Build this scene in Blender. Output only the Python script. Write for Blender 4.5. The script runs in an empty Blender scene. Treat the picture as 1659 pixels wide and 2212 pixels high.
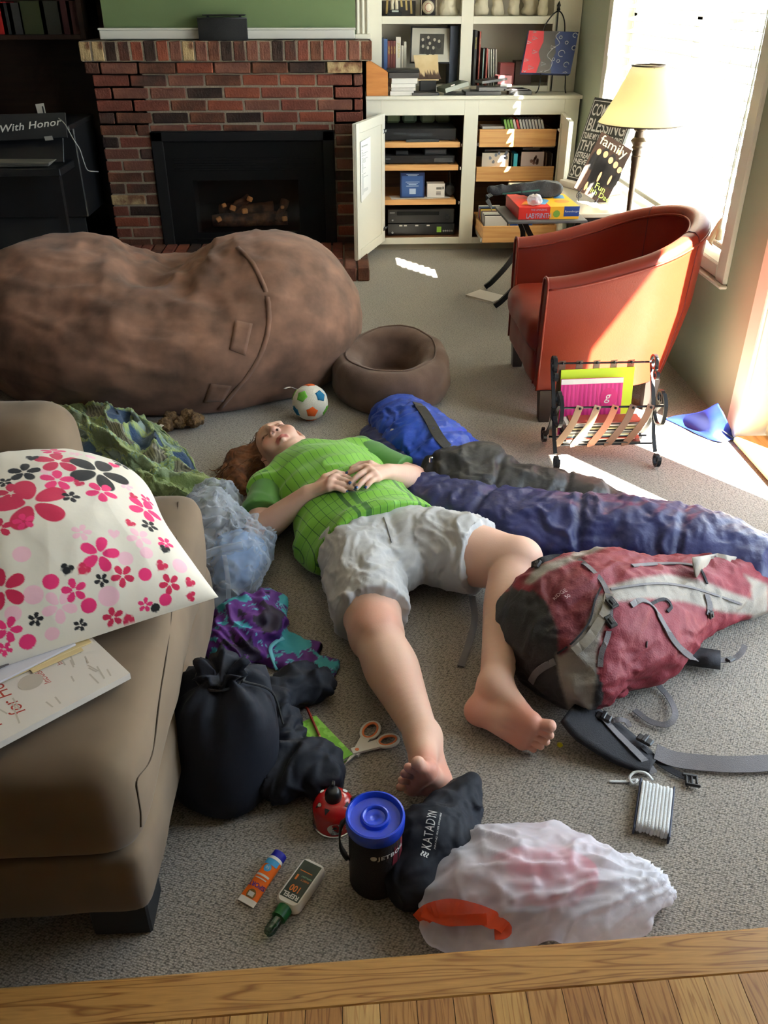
import bpy, bmesh, math, random
import numpy as np
from mathutils import Vector, Matrix, Euler
from mathutils.bvhtree import BVHTree
random.seed(7); np.random.seed(7)
SC = bpy.context.scene
COL = SC.collection
# ------------------------------------------------------------------ camera
PITCH, YAW, CAMH, FPX = math.radians(31.1), math.radians(2.65), 1.45, 1853.0
cd = bpy.data.cameras.new('camera'); cam = bpy.data.objects.new('camera', cd); COL.objects.link(cam)
cam.location = (0, 0, CAMH); cam.rotation_euler = (math.pi/2-PITCH, 0, -YAW)
cd.sensor_fit = 'VERTICAL'; cd.sensor_height = 24.0; cd.lens = FPX/2212*24.0
cd.clip_start = 0.02; cd.clip_end = 200
SC.camera = cam
# ------------------------------------------------------------------ light
SC.view_settings.view_transform = 'Standard'; SC.view_settings.look = 'None'
SC.view_settings.gamma = 1.0; SC.view_settings.use_curve_mapping = False
SC.view_settings.exposure = 0.1
w = bpy.data.worlds.new('sky'); SC.world = w; w.use_nodes = True
wn = w.node_tree.nodes; wl = w.node_tree.links
bg = wn['Background']; bg.inputs['Color'].default_value = (0.72, 0.84, 1.0, 1); bg.inputs['Strength'].default_value = 11.0
SUN_DIR = Vector((-0.595, 0.803, -0.985)).normalized()
sd = bpy.data.lights.new('sun', 'SUN'); so = bpy.data.objects.new('sun', sd); COL.objects.link(so)
so.location = (6, -4, 9); so.rotation_euler = SUN_DIR.to_track_quat('-Z', 'Y').to_euler()
sd.energy = 270.0; sd.angle = math.radians(0.55); sd.color = (1.0, 0.945, 0.84)
XR, YB = 1.48, 5.74                     # right wall plane, cabinet face plane
def portal(loc, rot, sx, sy, name):
    a = bpy.data.lights.new(name, 'AREA'); o = bpy.data.objects.new(name, a); COL.objects.link(o)
    a.shape = 'RECTANGLE'; a.size = sx; a.size_y = sy; a.cycles.is_portal = True
    o.location = loc; o.rotation_euler = rot; return o
portal((XR+.10, 1.91, 1.02), (0, math.pi/2, 0), 2.0, 1.92, 'door_portal')
portal((XR+.10, 4.25, 1.32), (0, math.pi/2, 0), 1.6, 1.95, 'window_portal')
# ------------------------------------------------------------------ survey: photo pixel + known plane -> world point
_th, _yw = PITCH, YAW
_fw = np.array([math.sin(_yw)*math.cos(_th), math.cos(_yw)*math.cos(_th), -math.sin(_th)])
_rt = np.array([math.cos(_yw), -math.sin(_yw), 0.0]); _up = np.cross(_rt, _fw); _C = np.array([0, 0, CAMH])
def _ray(px, py): return _fw+_rt*(px-829.5)/FPX-_up*(py-1106.0)/FPX
def sz(px, py, z=0.0):
    r = _ray(px, py); return Vector(_C+r*((z-CAMH)/r[2]))
def sy(px, py, y):
    r = _ray(px, py); return Vector(_C+r*(y/r[1]))
def sx(px, py, x):
    r = _ray(px, py); return Vector(_C+r*(x/r[0]))
V = Vector
# ------------------------------------------------------------------ materials
MATS = {}
def mat(name, col, rough=.6, metal=0., spec=.5, col2=None, nscale=8., ndetail=4., bump=0., bscale=60., trans=0., sheen=0., coat=0., ior=1.45, sss=0., coord='Object', stretch=None, alpha=1., vcol=None, n2=(.35, .65)):
    if name in MATS: return MATS[name]
    m = bpy.data.materials.new(name); m.use_nodes = True; MATS[name] = m
    N, L = m.node_tree.nodes, m.node_tree.links
    b = N['Principled BSDF']
    b.inputs['Base Color'].default_value = (*col, 1); b.inputs['Roughness'].default_value = rough
    b.inputs['Metallic'].default_value = metal; b.inputs['Specular IOR Level'].default_value = spec
    b.inputs['IOR'].default_value = ior
    if trans: b.inputs['Transmission Weight'].default_value = trans
    if sheen: b.inputs['Sheen Weight'].default_value = sheen; b.inputs['Sheen Roughness'].default_value = .5
    if coat: b.inputs['Coat Weight'].default_value = coat; b.inputs['Coat Roughness'].default_value = .15
    if alpha < 1: b.inputs['Alpha'].default_value = alpha
    if sss:
        b.inputs['Subsurface Weight'].default_value = sss; b.inputs['Subsurface Radius'].default_value = (1., .35, .2); b.inputs['Subsurface Scale'].default_value = .008
    tc = N.new('ShaderNodeTexCoord'); vec = tc.outputs[coord]
    if stretch:
        mp = N.new('ShaderNodeMapping'); mp.inputs['Scale'].default_value = stretch; L.new(vec, mp.inputs['Vector']); vec = mp.outputs['Vector']
    if vcol:
        a = N.new('ShaderNodeVertexColor'); a.layer_name = vcol; cur = a.outputs['Color']
        if col2 is not None:
            nz = N.new('ShaderNodeTexNoise'); nz.inputs['Scale'].default_value = nscale; nz.inputs['Detail'].default_value = ndetail; L.new(vec, nz.inputs['Vector'])
            rp = N.new('ShaderNodeValToRGB'); rp.color_ramp.elements[0].position = n2[0]; rp.color_ramp.elements[1].position = n2[1]
            rp.color_ramp.elements[0].color = (*col2, 1); rp.color_ramp.elements[1].color = (1, 1, 1, 1); L.new(nz.outputs['Fac'], rp.inputs['Fac'])
            mx = N.new('ShaderNodeMix'); mx.data_type = 'RGBA'; mx.blend_type = 'MULTIPLY'; mx.inputs['Factor'].default_value = 1
            L.new(cur, mx.inputs['A']); L.new(rp.outputs['Color'], mx.inputs['B']); cur = mx.outputs['Result']
        L.new(cur, b.inputs['Base Color'])
    elif col2 is not None:
        nz = N.new('ShaderNodeTexNoise'); nz.inputs['Scale'].default_value = nscale; nz.inputs['Detail'].default_value = ndetail; L.new(vec, nz.inputs['Vector'])
        rp = N.new('ShaderNodeValToRGB'); rp.color_ramp.elements[0].position = n2[0]; rp.color_ramp.elements[1].position = n2[1]
        rp.color_ramp.elements[0].color = (*col, 1); rp.color_ramp.elements[1].color = (*col2, 1)
        L.new(nz.outputs['Fac'], rp.inputs['Fac']); L.new(rp.outputs['Color'], b.inputs['Base Color'])
    if bump:
        n2_ = N.new('ShaderNodeTexNoise'); n2_.inputs['Scale'].default_value = bscale; n2_.inputs['Detail'].default_value = 3; L.new(vec, n2_.inputs['Vector'])
        bp = N.new('ShaderNodeBump'); bp.inputs['Strength'].default_value = bump; bp.inputs['Distance'].default_value = .01
        L.new(n2_.outputs['Fac'], bp.inputs['Height']); L.new(bp.outputs['Normal'], b.inputs['Normal'])
    return m
def S(r, g, b):                          # 0-255 sRGB -> linear
    f = lambda c: (c/255/12.92 if c <= 10 else ((c/255+.055)/1.055)**2.4)
    return (f(r), f(g), f(b))
# ------------------------------------------------------------------ things and parts
def wloc(o):
    p = V((0, 0, 0))
    while o is not None: p = p+o.location; o = o.parent
    return p
def tag(o, label=None, cat=None, group=None, kind=None):
    if label: o['label'] = label
    if cat: o['category'] = cat
    if group: o['group'] = group
    if kind: o['kind'] = kind
    return o
def thing(name, label, cat, loc=(0, 0, 0), group=None, kind=None):
    o = bpy.data.objects.new(name, None); COL.objects.link(o); o.location = loc; o.empty_display_size = .05
    return tag(o, label, cat, group, kind)
class MB:
    def __init__(s): s.v = []; s.f = []; s.mi = []; s.c = None
    def add(s, v, f, mi=0):
        o = len(s.v); s.v += [tuple(p) for p in v]; s.f += [tuple(int(i)+o for i in q) for q in f]; s.mi += [mi]*len(f); return s
    def box(s, c, size, rot=None, bev=0., mi=0, seg=1):
        bm = bmesh.new(); bmesh.ops.create_cube(bm, size=1)
        bmesh.ops.scale(bm, vec=size, verts=bm.verts)
        if bev > 0: bmesh.ops.bevel(bm, geom=bm.edges[:], offset=min(bev, min(size)*.49), segments=seg, profile=.5, affect='EDGES')
        R = rot if rot is not None else Matrix.Identity(3); c = V(c)
        bm.verts.index_update(); s.add([R@v.co+c for v in bm.verts], [[v.index for v in f.verts] for f in bm.faces], mi); bm.free(); return s
    def bx(s, x0, x1, y0, y1, z0, z1, bev=0., mi=0, seg=1):
        return s.box(((x0+x1)/2, (y0+y1)/2, (z0+z1)/2), (abs(x1-x0), abs(y1-y0), abs(z1-z0)), None, bev, mi, seg)
    def lathe(s, prof, c=(0, 0, 0), n=24, R=None, mi=0, sq=(1, 1)):
        R = R or Matrix.Identity(3); c = V(c); vs = []; fs = []; k = len(prof)
        for i in range(n):
            a = 2*math.pi*i/n
            for r, z in prof: vs.append(R@V((r*math.cos(a)*sq[0], r*math.sin(a)*sq[1], z))+c)
        for i in range(n):
            j = (i+1) % n
            for q in range(k-1): fs.append((i*k+q, j*k+q, j*k+q+1, i*k+q+1))
        if prof[0][0] > 1e-6: fs.append([i*k for i in range(n)][::-1])
        if prof[-1][0] > 1e-6: fs.append([i*k+k-1 for i in range(n)])
        return s.add(vs, fs, mi)
    def tube(s, path, r, n=8, closed=False, mi=0, cap=True):
        P = [V(p) for p in path]; m = len(P); rr = r if hasattr(r, '__len__') else [r]*m
        T = []
        for i in range(m):
            a = P[(i-1) % m] if (closed or i > 0) else P[i]; b = P[(i+1) % m] if (closed or i < m-1) else P[i]
            t = (b-a); T.append(t.normalized() if t.length > 1e-9 else V((0, 0, 1)))
        u = T[0].orthogonal().normalized(); vs = []
        for i in range(m):
            u = (u-T[i]*u.dot(T[i])); u = u.normalized() if u.length > 1e-6 else T[i].orthogonal().normalized()
            w_ = T[i].cross(u)
            for k in range(n):
                a = 2*math.pi*k/n; vs.append(P[i]+(u*math.cos(a)+w_*math.sin(a))*rr[i])
        fs = []
        for i in range(m if closed else m-1):
            j = (i+1) % m
            for k in range(n): fs.append((i*n+k, i*n+(k+1) % n, j*n+(k+1) % n, j*n+k))
        if cap and not closed: fs.append(list(range(n))[::-1]); fs.append([(m-1)*n+k for k in range(n)])
        return s.add(vs, fs, mi)
    def ribbon(s, path, wid, th, up=(0, 0, 1), mi=0):
        """flat strap: path of points, width across, thickness along 'up' (one vector or one per point)"""
        P = [V(p) for p in path]; m = len(P); vs = []
        for i in range(m):
            t = (P[min(i+1, m-1)]-P[max(i-1, 0)]).normalized(); u = V(up[i] if hasattr(up[0], '__len__') else up)
            a = t.cross(u); a = a.normalized() if a.length > 1e-6 else t.orthogonal().normalized(); nrm = a.cross(t).normalized()
            w_ = wid[i] if hasattr(wid, '__len__') else wid
            for sa, sn in ((-1, -1), (1, -1), (1, 1), (-1, 1)): vs.append(P[i]+a*(sa*w_/2)+nrm*(sn*th/2))
        fs = []
        for i in range(m-1):
            for k in range(4): fs.append((i*4+k, i*4+(k+1) % 4, i*4+4+(k+1) % 4, i*4+4+k))
        fs.append((3, 2, 1, 0)); fs.append(tuple((m-1)*4+k for k in range(4)))
        return s.add(vs, fs, mi)
    def prism(s, poly, fr, h, mi=0):
        """2-D outline poly in frame fr=(origin, xdir, ydir), extruded h along x cross y"""
        o, a, b = V(fr[0]), V(fr[1]), V(fr[2]); nn = a.cross(b).normalized(); k = len(poly)
        vs = [o+a*x+b*y for x, y in poly]+[o+a*x+b*y+nn*h for x, y in poly]
        fs = [list(range(k))[::-1], [k+i for i in range(k)]]+[(i, (i+1) % k, k+(i+1) % k, k+i) for i in range(k)]
        return s.add(vs, fs, mi)
    def sheet(s, fn, nu, nv, th=.002, mi=0, close_u=False):
        """grid surface fn(u,v) (u,v in 0..1) with real thickness"""
        G = np.array([[fn(i/(nu if close_u else nu-1), j/(nv-1)) for j in range(nv)] for i in range(nu)], float)
        return s.grid(G, th, mi, close_u)
    def grid(s, G, th=.002, mi=0, close_u=False):
        nu, nv = G.shape[:2]
        du = (np.roll(G, -1, 0)-np.roll(G, 1, 0)) if close_u else np.gradient(G, axis=0)
        dv = np.gradient(G, axis=1); nn = np.cross(du, dv); nn /= np.linalg.norm(nn, axis=2, keepdims=True)+1e-12
        A = (G+nn*th/2).reshape(-1, 3); B = (G-nn*th/2).reshape(-1, 3); n = nu*nv
        fs = []; rng = nu if close_u else nu-1
        for i in range(rng):
            i2 = (i+1) % nu
            for j in range(nv-1):
                a, b, c, d = i*nv+j, i2*nv+j, i2*nv+j+1, i*nv+j+1
                fs.append((a, b, c, d)); fs.append((n+d, n+c, n+b, n+a))
        for i in range(rng):
            i2 = (i+1) % nu
            fs.append((i*nv, n+i*nv, n+i2*nv, i2*nv)); fs.append((i2*nv+nv-1, n+i2*nv+nv-1, n+i*nv+nv-1, i*nv+nv-1))
        if not close_u:
            for j in range(nv-1):
                fs.append((j+1, n+j+1, n+j, j)); k = (nu-1)*nv; fs.append((k+j, n+k+j, n+k+j+1, k+j+1))
        return s.add(list(map(tuple, A))+list(map(tuple, B)), fs, mi)
    def tri(s): return sum(len(f)-2 for f in s.f)
def mesh_of(name, v, f, mats, mi=None, smooth=True, col=None):
    me = bpy.data.meshes.new(name)
    if isinstance(f, np.ndarray):
        v = np.asarray(v, np.float32); n = len(f); k = f.shape[1]
        me.vertices.add(len(v)); me.vertices.foreach_set('co', v.ravel())
        me.loops.add(n*k); me.loops.foreach_set('vertex_index', f.astype(np.int32).ravel())
        me.polygons.add(n); me.polygons.foreach_set('loop_start', np.arange(0, n*k, k, dtype=np.int32))
        me.update(calc_edges=True); me.validate()
    else:
        me.from_pydata([tuple(p) for p in v], [], f); me.update()
    for m in (mats if isinstance(mats, (list, tuple)) else [mats]): me.materials.append(m)
    if mi is not None and len(me.polygons) == len(mi): me.polygons.foreach_set('material_index', np.asarray(mi, np.int32))
    if smooth is True: me.polygons.foreach_set('use_smooth', np.ones(len(me.polygons), bool))
    if col is not None:
        a = me.color_attributes.new('Col', 'FLOAT_COLOR', 'POINT'); c = np.ones((len(me.vertices), 4), np.float32); c[:, :3] = col; a.data.foreach_set('color', c.ravel())
    return me
def part(name, mb, mats, parent=None, smooth=False, col=None, label=None, kind=None, local=False, auto=None):
    """one mesh object from an MB (or (verts, faces)) given in world coordinates; parented and re-based on its parent (or on its own foot point)"""
    v, f, mi = (mb.v, mb.f, mb.mi) if isinstance(mb, MB) else (mb[0], mb[1], None)
    v = np.asarray(v, float); base = V((0, 0, 0))
    if not local:
        if parent is not None: base = wloc(parent)
        else: lo, hi = v.min(0), v.max(0); base = V(((lo[0]+hi[0])/2, (lo[1]+hi[1])/2, lo[2]))
        v = v-np.array(base)
    me = mesh_of(name, v, f, mats, mi, smooth, col)
    if auto is not None:
        me.polygons.foreach_set('use_smooth', np.ones(len(me.polygons), bool)); me.set_sharp_from_angle(angle=math.radians(auto))
    o = bpy.data.objects.new(name, me); COL.objects.link(o)
    if parent is not None: o.parent = parent
    elif not local: o.location = base
    if label: o['label'] = label
    if kind: o['kind'] = kind
    return o
def single(name, mb, mats, label, cat, group=None, **k):
    return tag(part(name, mb, mats, **k), label, cat, group)
def struct(name, mb, mats, parent=None, **k):
    o = part(name, mb, mats, parent, **k)
    if parent is None: o['kind'] = 'structure'
    return o
def bx(*a, **k): return MB().bx(*a, **k)
def rotz(a): return Matrix.Rotation(a, 3, 'Z')
def frame_from(x, z):
    """3x3 rotation whose X column is x and Z column is close to z"""
    x = V(x).normalized(); z = V(z); y = z.cross(x).normalized(); z = x.cross(y).normalized()
    return Matrix((x, y, z)).transposed()
# ------------------------------------------------------------------ numpy noise
_perm = np.random.RandomState(3).permutation(256).astype(np.int64); _perm = np.concatenate([_perm, _perm, _perm])
_grd = np.random.RandomState(4).normal(size=(256, 3)); _grd /= np.linalg.norm(_grd, axis=1, keepdims=True)
def pn(P):
    P = np.asarray(P, float); I = np.floor(P).astype(np.int64); F = P-I; I &= 255; U = F*F*F*(F*(F*6-15)+10); out = 0
    for dx in (0, 1):
        for dy in (0, 1):
            for dz in (0, 1):
                h = _perm[_perm[_perm[(I[..., 0]+dx) & 255]+((I[..., 1]+dy) & 255)]+((I[..., 2]+dz) & 255)]
                g = _grd[h]; d = (g*(F-np.array([dx, dy, dz]))).sum(-1)
                wx = U[..., 0] if dx else 1-U[..., 0]; wy = U[..., 1] if dy else 1-U[..., 1]; wz = U[..., 2] if dz else 1-U[..., 2]
                out = out+wx*wy*wz*d
    return out*1.6
def fbm(P, o=3, g=.5):
    P = np.asarray(P, float); a = 1.; s = 0
    for i in range(o): s = s+a*pn(P*(2.03**i)+i*17.3); a *= g
    return s
def ridge(P, o=2):                        # sharp fold crests, 0..1
    P = np.asarray(P, float); s = 0; a = 1.
    for i in range(o): s = s+a*(1-np.abs(pn(P*(1.9**i)+i*9.1))*1.6); a *= .5
    return s/(2-.5**(o-1))
# ------------------------------------------------------------------ signed-distance modelling (one continuous skin per figure or soft body)
class SDF:
    def __init__(s, lo, hi, res):
        s.lo = np.array(lo, float); s.res = res; n = np.ceil((np.array(hi, float)-s.lo)/res).astype(int)+1
        s.n = n; s.F = np.full(tuple(n), .5, np.float32); s.ax = [s.lo[i]+res*np.arange(n[i]) for i in range(3)]
    def sub(s, lo, hi):
        a = np.clip(np.floor((np.array(lo)-s.lo)/s.res).astype(int), 0, s.n-1); b = np.clip(np.ceil((np.array(hi)-s.lo)/s.res).astype(int)+1, 1, s.n)
        sl = tuple(slice(a[i], max(b[i], a[i]+1)) for i in range(3))
        X = s.ax[0][sl[0]][:, None, None]; Y = s.ax[1][sl[1]][None, :, None]; Z = s.ax[2][sl[2]][None, None, :]
        return sl, X, Y, Z
    def merge(s, sl, d, k, op='u'):
        F = s.F[sl]
        if op == 'u':
            if k > 0:
                h = np.clip(.5+.5*(F-d)/k, 0, 1); s.F[sl] = d*h+F*(1-h)-k*h*(1-h)
            else: s.F[sl] = np.minimum(F, d)
        elif op == 's':                   # carve
            if k > 0:
                h = np.clip(.5-.5*(F+d)/k, 0, 1); s.F[sl] = F*(1-h)+(-d)*h+k*h*(1-h)
            else: s.F[sl] = np.maximum(F, -d)
    def cap(s, a, b, ra, rb=None, k=.01, op='u', flat=None):
        """tapered capsule; flat=(axis vector, factor) squashes it across one direction"""
        a = np.array(a, float); b = np.array(b, float); rb = ra if rb is None else rb; m = max(ra, rb)+k+3*s.res
        if flat: m = m*max(1, 1/flat[1])+0
        sl, X, Y, Z = s.sub(np.minimum(a, b)-m, np.maximum(a, b)+m); ab = b-a; L2 = float(ab@ab)+1e-12
        px, py, pz = X-a[0], Y-a[1], Z-a[2]; t = np.clip((px*ab[0]+py*ab[1]+pz*ab[2])/L2, 0, 1)
        qx, qy, qz = px-t*ab[0], py-t*ab[1], pz-t*ab[2]
        if flat:
            n = np.array(flat[0], float); n /= np.linalg.norm(n); f = flat[1]; e = (qx*n[0]+qy*n[1]+qz*n[2])
            d2 = qx*qx+qy*qy+qz*qz-e*e+(e/f)**2
            d = (np.sqrt(d2)-(ra+(rb-ra)*t))*min(1, f*1.0 if f < 1 else 1)
        else: d = np.sqrt(qx*qx+qy*qy+qz*qz)-(ra+(rb-ra)*t)
        s.merge(sl, d.astype(np.float32), k, op); return s
    def chain(s, pts, rad, k=.01, flat=None):
        for i in range(len(pts)-1): s.cap(pts[i], pts[i+1], rad[i], rad[i+1], k, 'u', flat)
        return s
    def limb(s, pts, rad, k=.012, n=7):
        """smooth tapering limb through joints"""
        P = [V((*p, 0)[:3]) if len(p) == 3 else V(p) for p in pts]; m = len(P); Q = bez(P, n); rr = np.interp(np.linspace(0, m-1, len(Q)), np.arange(m), rad)
        kk = np.array([.25, .5, .25])
        for _ in range(3): rr[1:-1] = np.convolve(rr, kk, 'valid')
        for i in range(len(Q)-1): s.cap(Q[i], Q[i+1], rr[i], rr[i+1], k if i == 0 else .0015)
        return s
    def ell(s, c, r, R=None, k=.01, op='u'):
        c = np.array(c, float); r = np.array(r, float); m = r.max()+k+3*s.res; sl, X, Y, Z = s.sub(c-m, c+m)
        R = np.array(R if R is not None else np.eye(3), float); px, py, pz = X-c[0], Y-c[1], Z-c[2]
        l = [px*R[0, i]+py*R[1, i]+pz*R[2, i] for i in range(3)]
        k0 = np.sqrt((l[0]/r[0])**2+(l[1]/r[1])**2+(l[2]/r[2])**2); k1 = np.sqrt((l[0]/r[0]**2)**2+(l[1]/r[1]**2)**2+(l[2]/r[2]**2)**2)+1e-9
        s.merge(sl, (k0*(k0-1)/k1).astype(np.float32), k, op); return s
    def box(s, c, half, R=None, r=.01, k=.01, op='u'):
        c = np.array(c, float); half = np.array(half, float); m = np.linalg.norm(half)+k+3*s.res; sl, X, Y, Z = s.sub(c-m, c+m)
        R = np.array(R if R is not None else np.eye(3), float); px, py, pz = X-c[0], Y-c[1], Z-c[2]
        q = [np.abs(px*R[0, i]+py*R[1, i]+pz*R[2, i])-half[i]+r for i in range(3)]
        d = np.sqrt(sum(np.maximum(a, 0)**2 for a in q))+np.minimum(np.maximum(np.maximum(q[0], q[1]), q[2]), 0)-r
        s.merge(sl, d.astype(np.float32), k, op); return s
    def plane(s, p, n):                   # keep the side n points away from (cut away n side)
        p = np.array(p, float); n = np.array(n, float); n /= np.linalg.norm(n)
        d = (s.ax[0][:, None, None]-p[0])*n[0]+(s.ax[1][None, :, None]-p[1])*n[1]+(s.ax[2][None, None, :]-p[2])*n[2]
        s.F = np.maximum(s.F, d.astype(np.float32)); return s
    def mesh(s, smooth=2):
        F = s.F; F[0] = F[-1] = .5; F[:, 0] = F[:, -1] = .5; F[:, :, 0] = F[:, :, -1] = .5
        I = F < 0; c = np.zeros(tuple(s.n-1), np.int8)
        for dx in (0, 1):
            for dy in (0, 1):
                for dz in (0, 1): c += I[dx:dx+s.n[0]-1, dy:dy+s.n[1]-1, dz:dz+s.n[2]-1]
        act = np.argwhere((c > 0) & (c < 8)); ids = np.full(tuple(s.n-1), -1, np.int32); ids[act[:, 0], act[:, 1], act[:, 2]] = np.arange(len(act))
        cor = {}
        for dx in (0, 1):
            for dy in (0, 1):
                for dz in (0, 1): cor[(dx, dy, dz)] = F[act[:, 0]+dx, act[:, 1]+dy, act[:, 2]+dz].astype(float)
        pos = np.zeros((len(act), 3)); cnt = np.zeros(len(act))
        for a in cor:
            for ax in range(3):
                if a[ax] == 0:
                    b = list(a); b[ax] = 1; fa, fb = cor[a], cor[tuple(b)]; mk = (fa < 0) != (fb < 0)
                    t = np.where(mk, fa/(fa-fb+1e-20), 0); p = np.zeros((len(act), 3))+np.array(a, float); p[:, ax] += t
                    pos[mk] += p[mk]; cnt[mk] += 1
        v = s.lo+(act+pos/cnt[:, None])*s.res; fs = []
        for ax in range(3):
            sl0 = [slice(1, -1)]*3; sl0[ax] = slice(0, -1); sl1 = [slice(1, -1)]*3; sl1[ax] = slice(1, None)
            A = I[tuple(sl0)]; B = I[tuple(sl1)]; E = np.argwhere(A != B); e = E.copy()
            for q in range(3):
                if q != ax: e[:, q] += 1
            u, w_ = (ax+1) % 3, (ax+2) % 3; q4 = []
            for du, dw in ((-1, -1), (0, -1), (0, 0), (-1, 0)):
                g = e.copy(); g[:, u] += du; g[:, w_] += dw; q4.append(ids[g[:, 0], g[:, 1], g[:, 2]])
            Q = np.stack(q4, 1); flip = ~A[E[:, 0], E[:, 1], E[:, 2]]; Q[flip] = Q[flip][:, ::-1]; fs.append(Q)
        f = np.concatenate(fs); f = f[(f >= 0).all(1)]
        return lap(v, f, smooth), f
def lap(v, f, it, lam=.5):
    k = f.shape[1]; a = np.concatenate([f[:, i] for i in range(k)]); b = np.concatenate([f[:, (i+1) % k] for i in range(k)]); n = len(v)
    deg = np.bincount(a, minlength=n)+np.bincount(b, minlength=n)+1e-9
    for _ in range(it):
        m = np.stack([(np.bincount(a, v[b, i], n)+np.bincount(b, v[a, i], n))/deg for i in range(3)], 1); v = v+(m-v)*lam
    return v
def normals(v, f):
    d1 = v[f[:, 2]]-v[f[:, 0]]; d2 = v[f[:, 3]]-v[f[:, 1]]; fn = np.cross(d1, d2); n = np.zeros_like(v)
    for i in range(4): 
        for q in range(3): n[:, q] += np.bincount(f[:, i], fn[:, q], len(v))
    return n/(np.linalg.norm(n, axis=1, keepdims=True)+1e-12)
def sstep(a, b, x): t = np.clip((x-a)/(b-a), 0, 1); return t*t*(3-2*t)
# ------------------------------------------------------------------ lettering and flat shapes laid on surfaces
def text_flat(s, size=1., ax='LEFT', xs=1., sp=1., bold=0.):
    c = bpy.data.curves.new('t', 'FONT'); c.body = s; c.size = size; c.align_x = ax; c.space_character = sp; c.resolution_u = 3; c.offset = bold
    o = bpy.data.objects.new('t', c); COL.objects.link(o); dg = bpy.context.evaluated_depsgraph_get(); dg.update()
    me = bpy.data.meshes.new_from_object(o.evaluated_get(dg)); v = [(p.co.x*xs, p.co.y) for p in me.vertices]; f = [tuple(p.vertices) for p in me.polygons]
    bpy.data.objects.remove(o); bpy.data.curves.remove(c); bpy.data.meshes.remove(me); return v, f
def put_flat(mb, shape, o, a, b, lift=.0006, mi=0):
    o, a, b = V(o), V(a), V(b); n = a.cross(b).normalized()
    return mb.add([o+a*x+b*y+n*lift for x, y in shape[0]], shape[1], mi)
def put_on(mb, shape, o, a, b, bvh, lift=.0008, mi=0, cut=None):
    """shape in plane (o,a,b), pushed along the plane normal onto the surface below"""
    o, a, b = V(o), V(a), V(b); n = a.cross(b).normalized(); bm = bmesh.new()
    vs = [bm.verts.new((x, y, 0)) for x, y in shape[0]]
    for f in shape[1]:
        try: bm.faces.new([vs[i] for i in f])
        except ValueError: pass
    if cut:
        bmesh.ops.triangulate(bm, faces=bm.faces[:])
        for _ in range(4):
            ed = [e for e in bm.edges if e.calc_length() > cut]
            if not ed: break
            bmesh.ops.subdivide_edges(bm, edges=ed, cuts=1); bmesh.ops.triangulate(bm, faces=bm.faces[:])
    out = []; bm.verts.index_update()
    for v in bm.verts:
        p = o+a*v.co.x+b*v.co.y; h = bvh.ray_cast(p+n*.3, -n, 1.)
        out.append((h[0]+h[1]*lift*(1 if h[1].dot(n) > 0 else -1)) if h[0] is not None else p)
    mb.add(out, [[v.index for v in f.verts] for f in bm.faces], mi); bm.free(); return mb
def disc(r, n=20, c=(0, 0), sq=1.): return [(c[0]+r*math.cos(2*math.pi*i/n), c[1]+r*sq*math.sin(2*math.pi*i/n)) for i in range(n)], [tuple(range(n))]
def rect(x0, y0, x1, y1): return [(x0, y0), (x1, y0), (x1, y1), (x0, y1)], [(0, 1, 2, 3)]
def bez(pts, n=16):
    """Catmull-Rom through pts"""
    P = [V(p) for p in pts]; P = [P[0]*2-P[1]]+P+[P[-1]*2-P[-2]]; out = []
    for i in range(1, len(P)-2):
        for k in range(n):
            t = k/n; a, b, c, d = P[i-1], P[i], P[i+1], P[i+2]
            out.append(.5*((2*b)+(c-a)*t+(2*a-5*b+4*c-d)*t*t+(3*b-a-3*c+d)*t**3))
    out.append(P[-2]); return out

_CW = V((0, 0, CAMH))
def bvh_of(mb): return BVHTree.FromPolygons([tuple(p) for p in mb[0]], [tuple(map(int, q)) for q in mb[1]])
def hit(bvh, px, py):
    """survey: where the line of sight through a photo pixel meets a surface -> (point, normal)"""
    h = bvh.ray_cast(_CW, V(_ray(px, py)).normalized()); return (h[0], h[1]) if h[0] is not None else (None, None)
def loft(mb, G, close_k=True, caps=True, mi=0):
    """skin through rings G[i][k]"""
    n, k = len(G), len(G[0]); vs = [p for r in G for p in r]; fs = []
    for i in range(n-1):
        for j in range(k if close_k else k-1):
            j2 = (j+1) % k; fs.append((i*k+j, i*k+j2, (i+1)*k+j2, (i+1)*k+j))
    if caps: fs.append(tuple(range(k))[::-1]); fs.append(tuple((n-1)*k+j for j in range(k)))
    return mb.add(vs, fs, mi)

def proj(v):
    d = np.asarray(v, float)-_C; zc = d@_fw; return 829.5+FPX*(d@_rt)/zc, 1106.0-FPX*(d@_up)/zc
def in_poly(x, y, poly):
    r = np.zeros(len(x), bool); n = len(poly)
    for i in range(n):
        x1, y1 = poly[i]; x2, y2 = poly[(i+1) % n]; c = (y1 > y) != (y2 > y); r ^= c & (x < (x2-x1)*(y-y1)/(y2-y1+1e-12)+x1)
    return r
def panel(v, n, col, poly, c):
    """dye a sewn panel: the surveyed outline, on the faces turned to the surveyor"""
    x, y = proj(v); m = sum(in_poly(x+a, y+b, poly).astype(float) for a in (-3, 0, 3) for b in (-3, 0, 3))/9*(((_C-v)*n).sum(1) > -.02); col[:] = col*(1-m[:, None])+np.array(c)*m[:, None]; return m
def strap(name, bvh, px, wid, th, m, parent, lift=.003, sub=6, label=None):
    P, Nn = on2(bvh, px, lift)
    if len(P) < 2: return None
    Q = bez(P, sub); Nq = []
    for q in Q:
        j = min(range(len(P)), key=lambda i: (P[i]-q).length); Nq.append(Nn[j])
    return part(name, MB().ribbon(Q, wid, th, Nq), m, parent, label=label)
def on2(bvh, px, lift):
    P = []; Nn = []
    for p in px:
        if len(p) == 2: h, n = hit(bvh, *p)
        else: h, n = sz(p[0], p[1], p[2]), V((0, -.3, 1)).normalized()
        if h is not None: P.append(h+n*lift); Nn.append(n)
    return P, Nn
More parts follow.
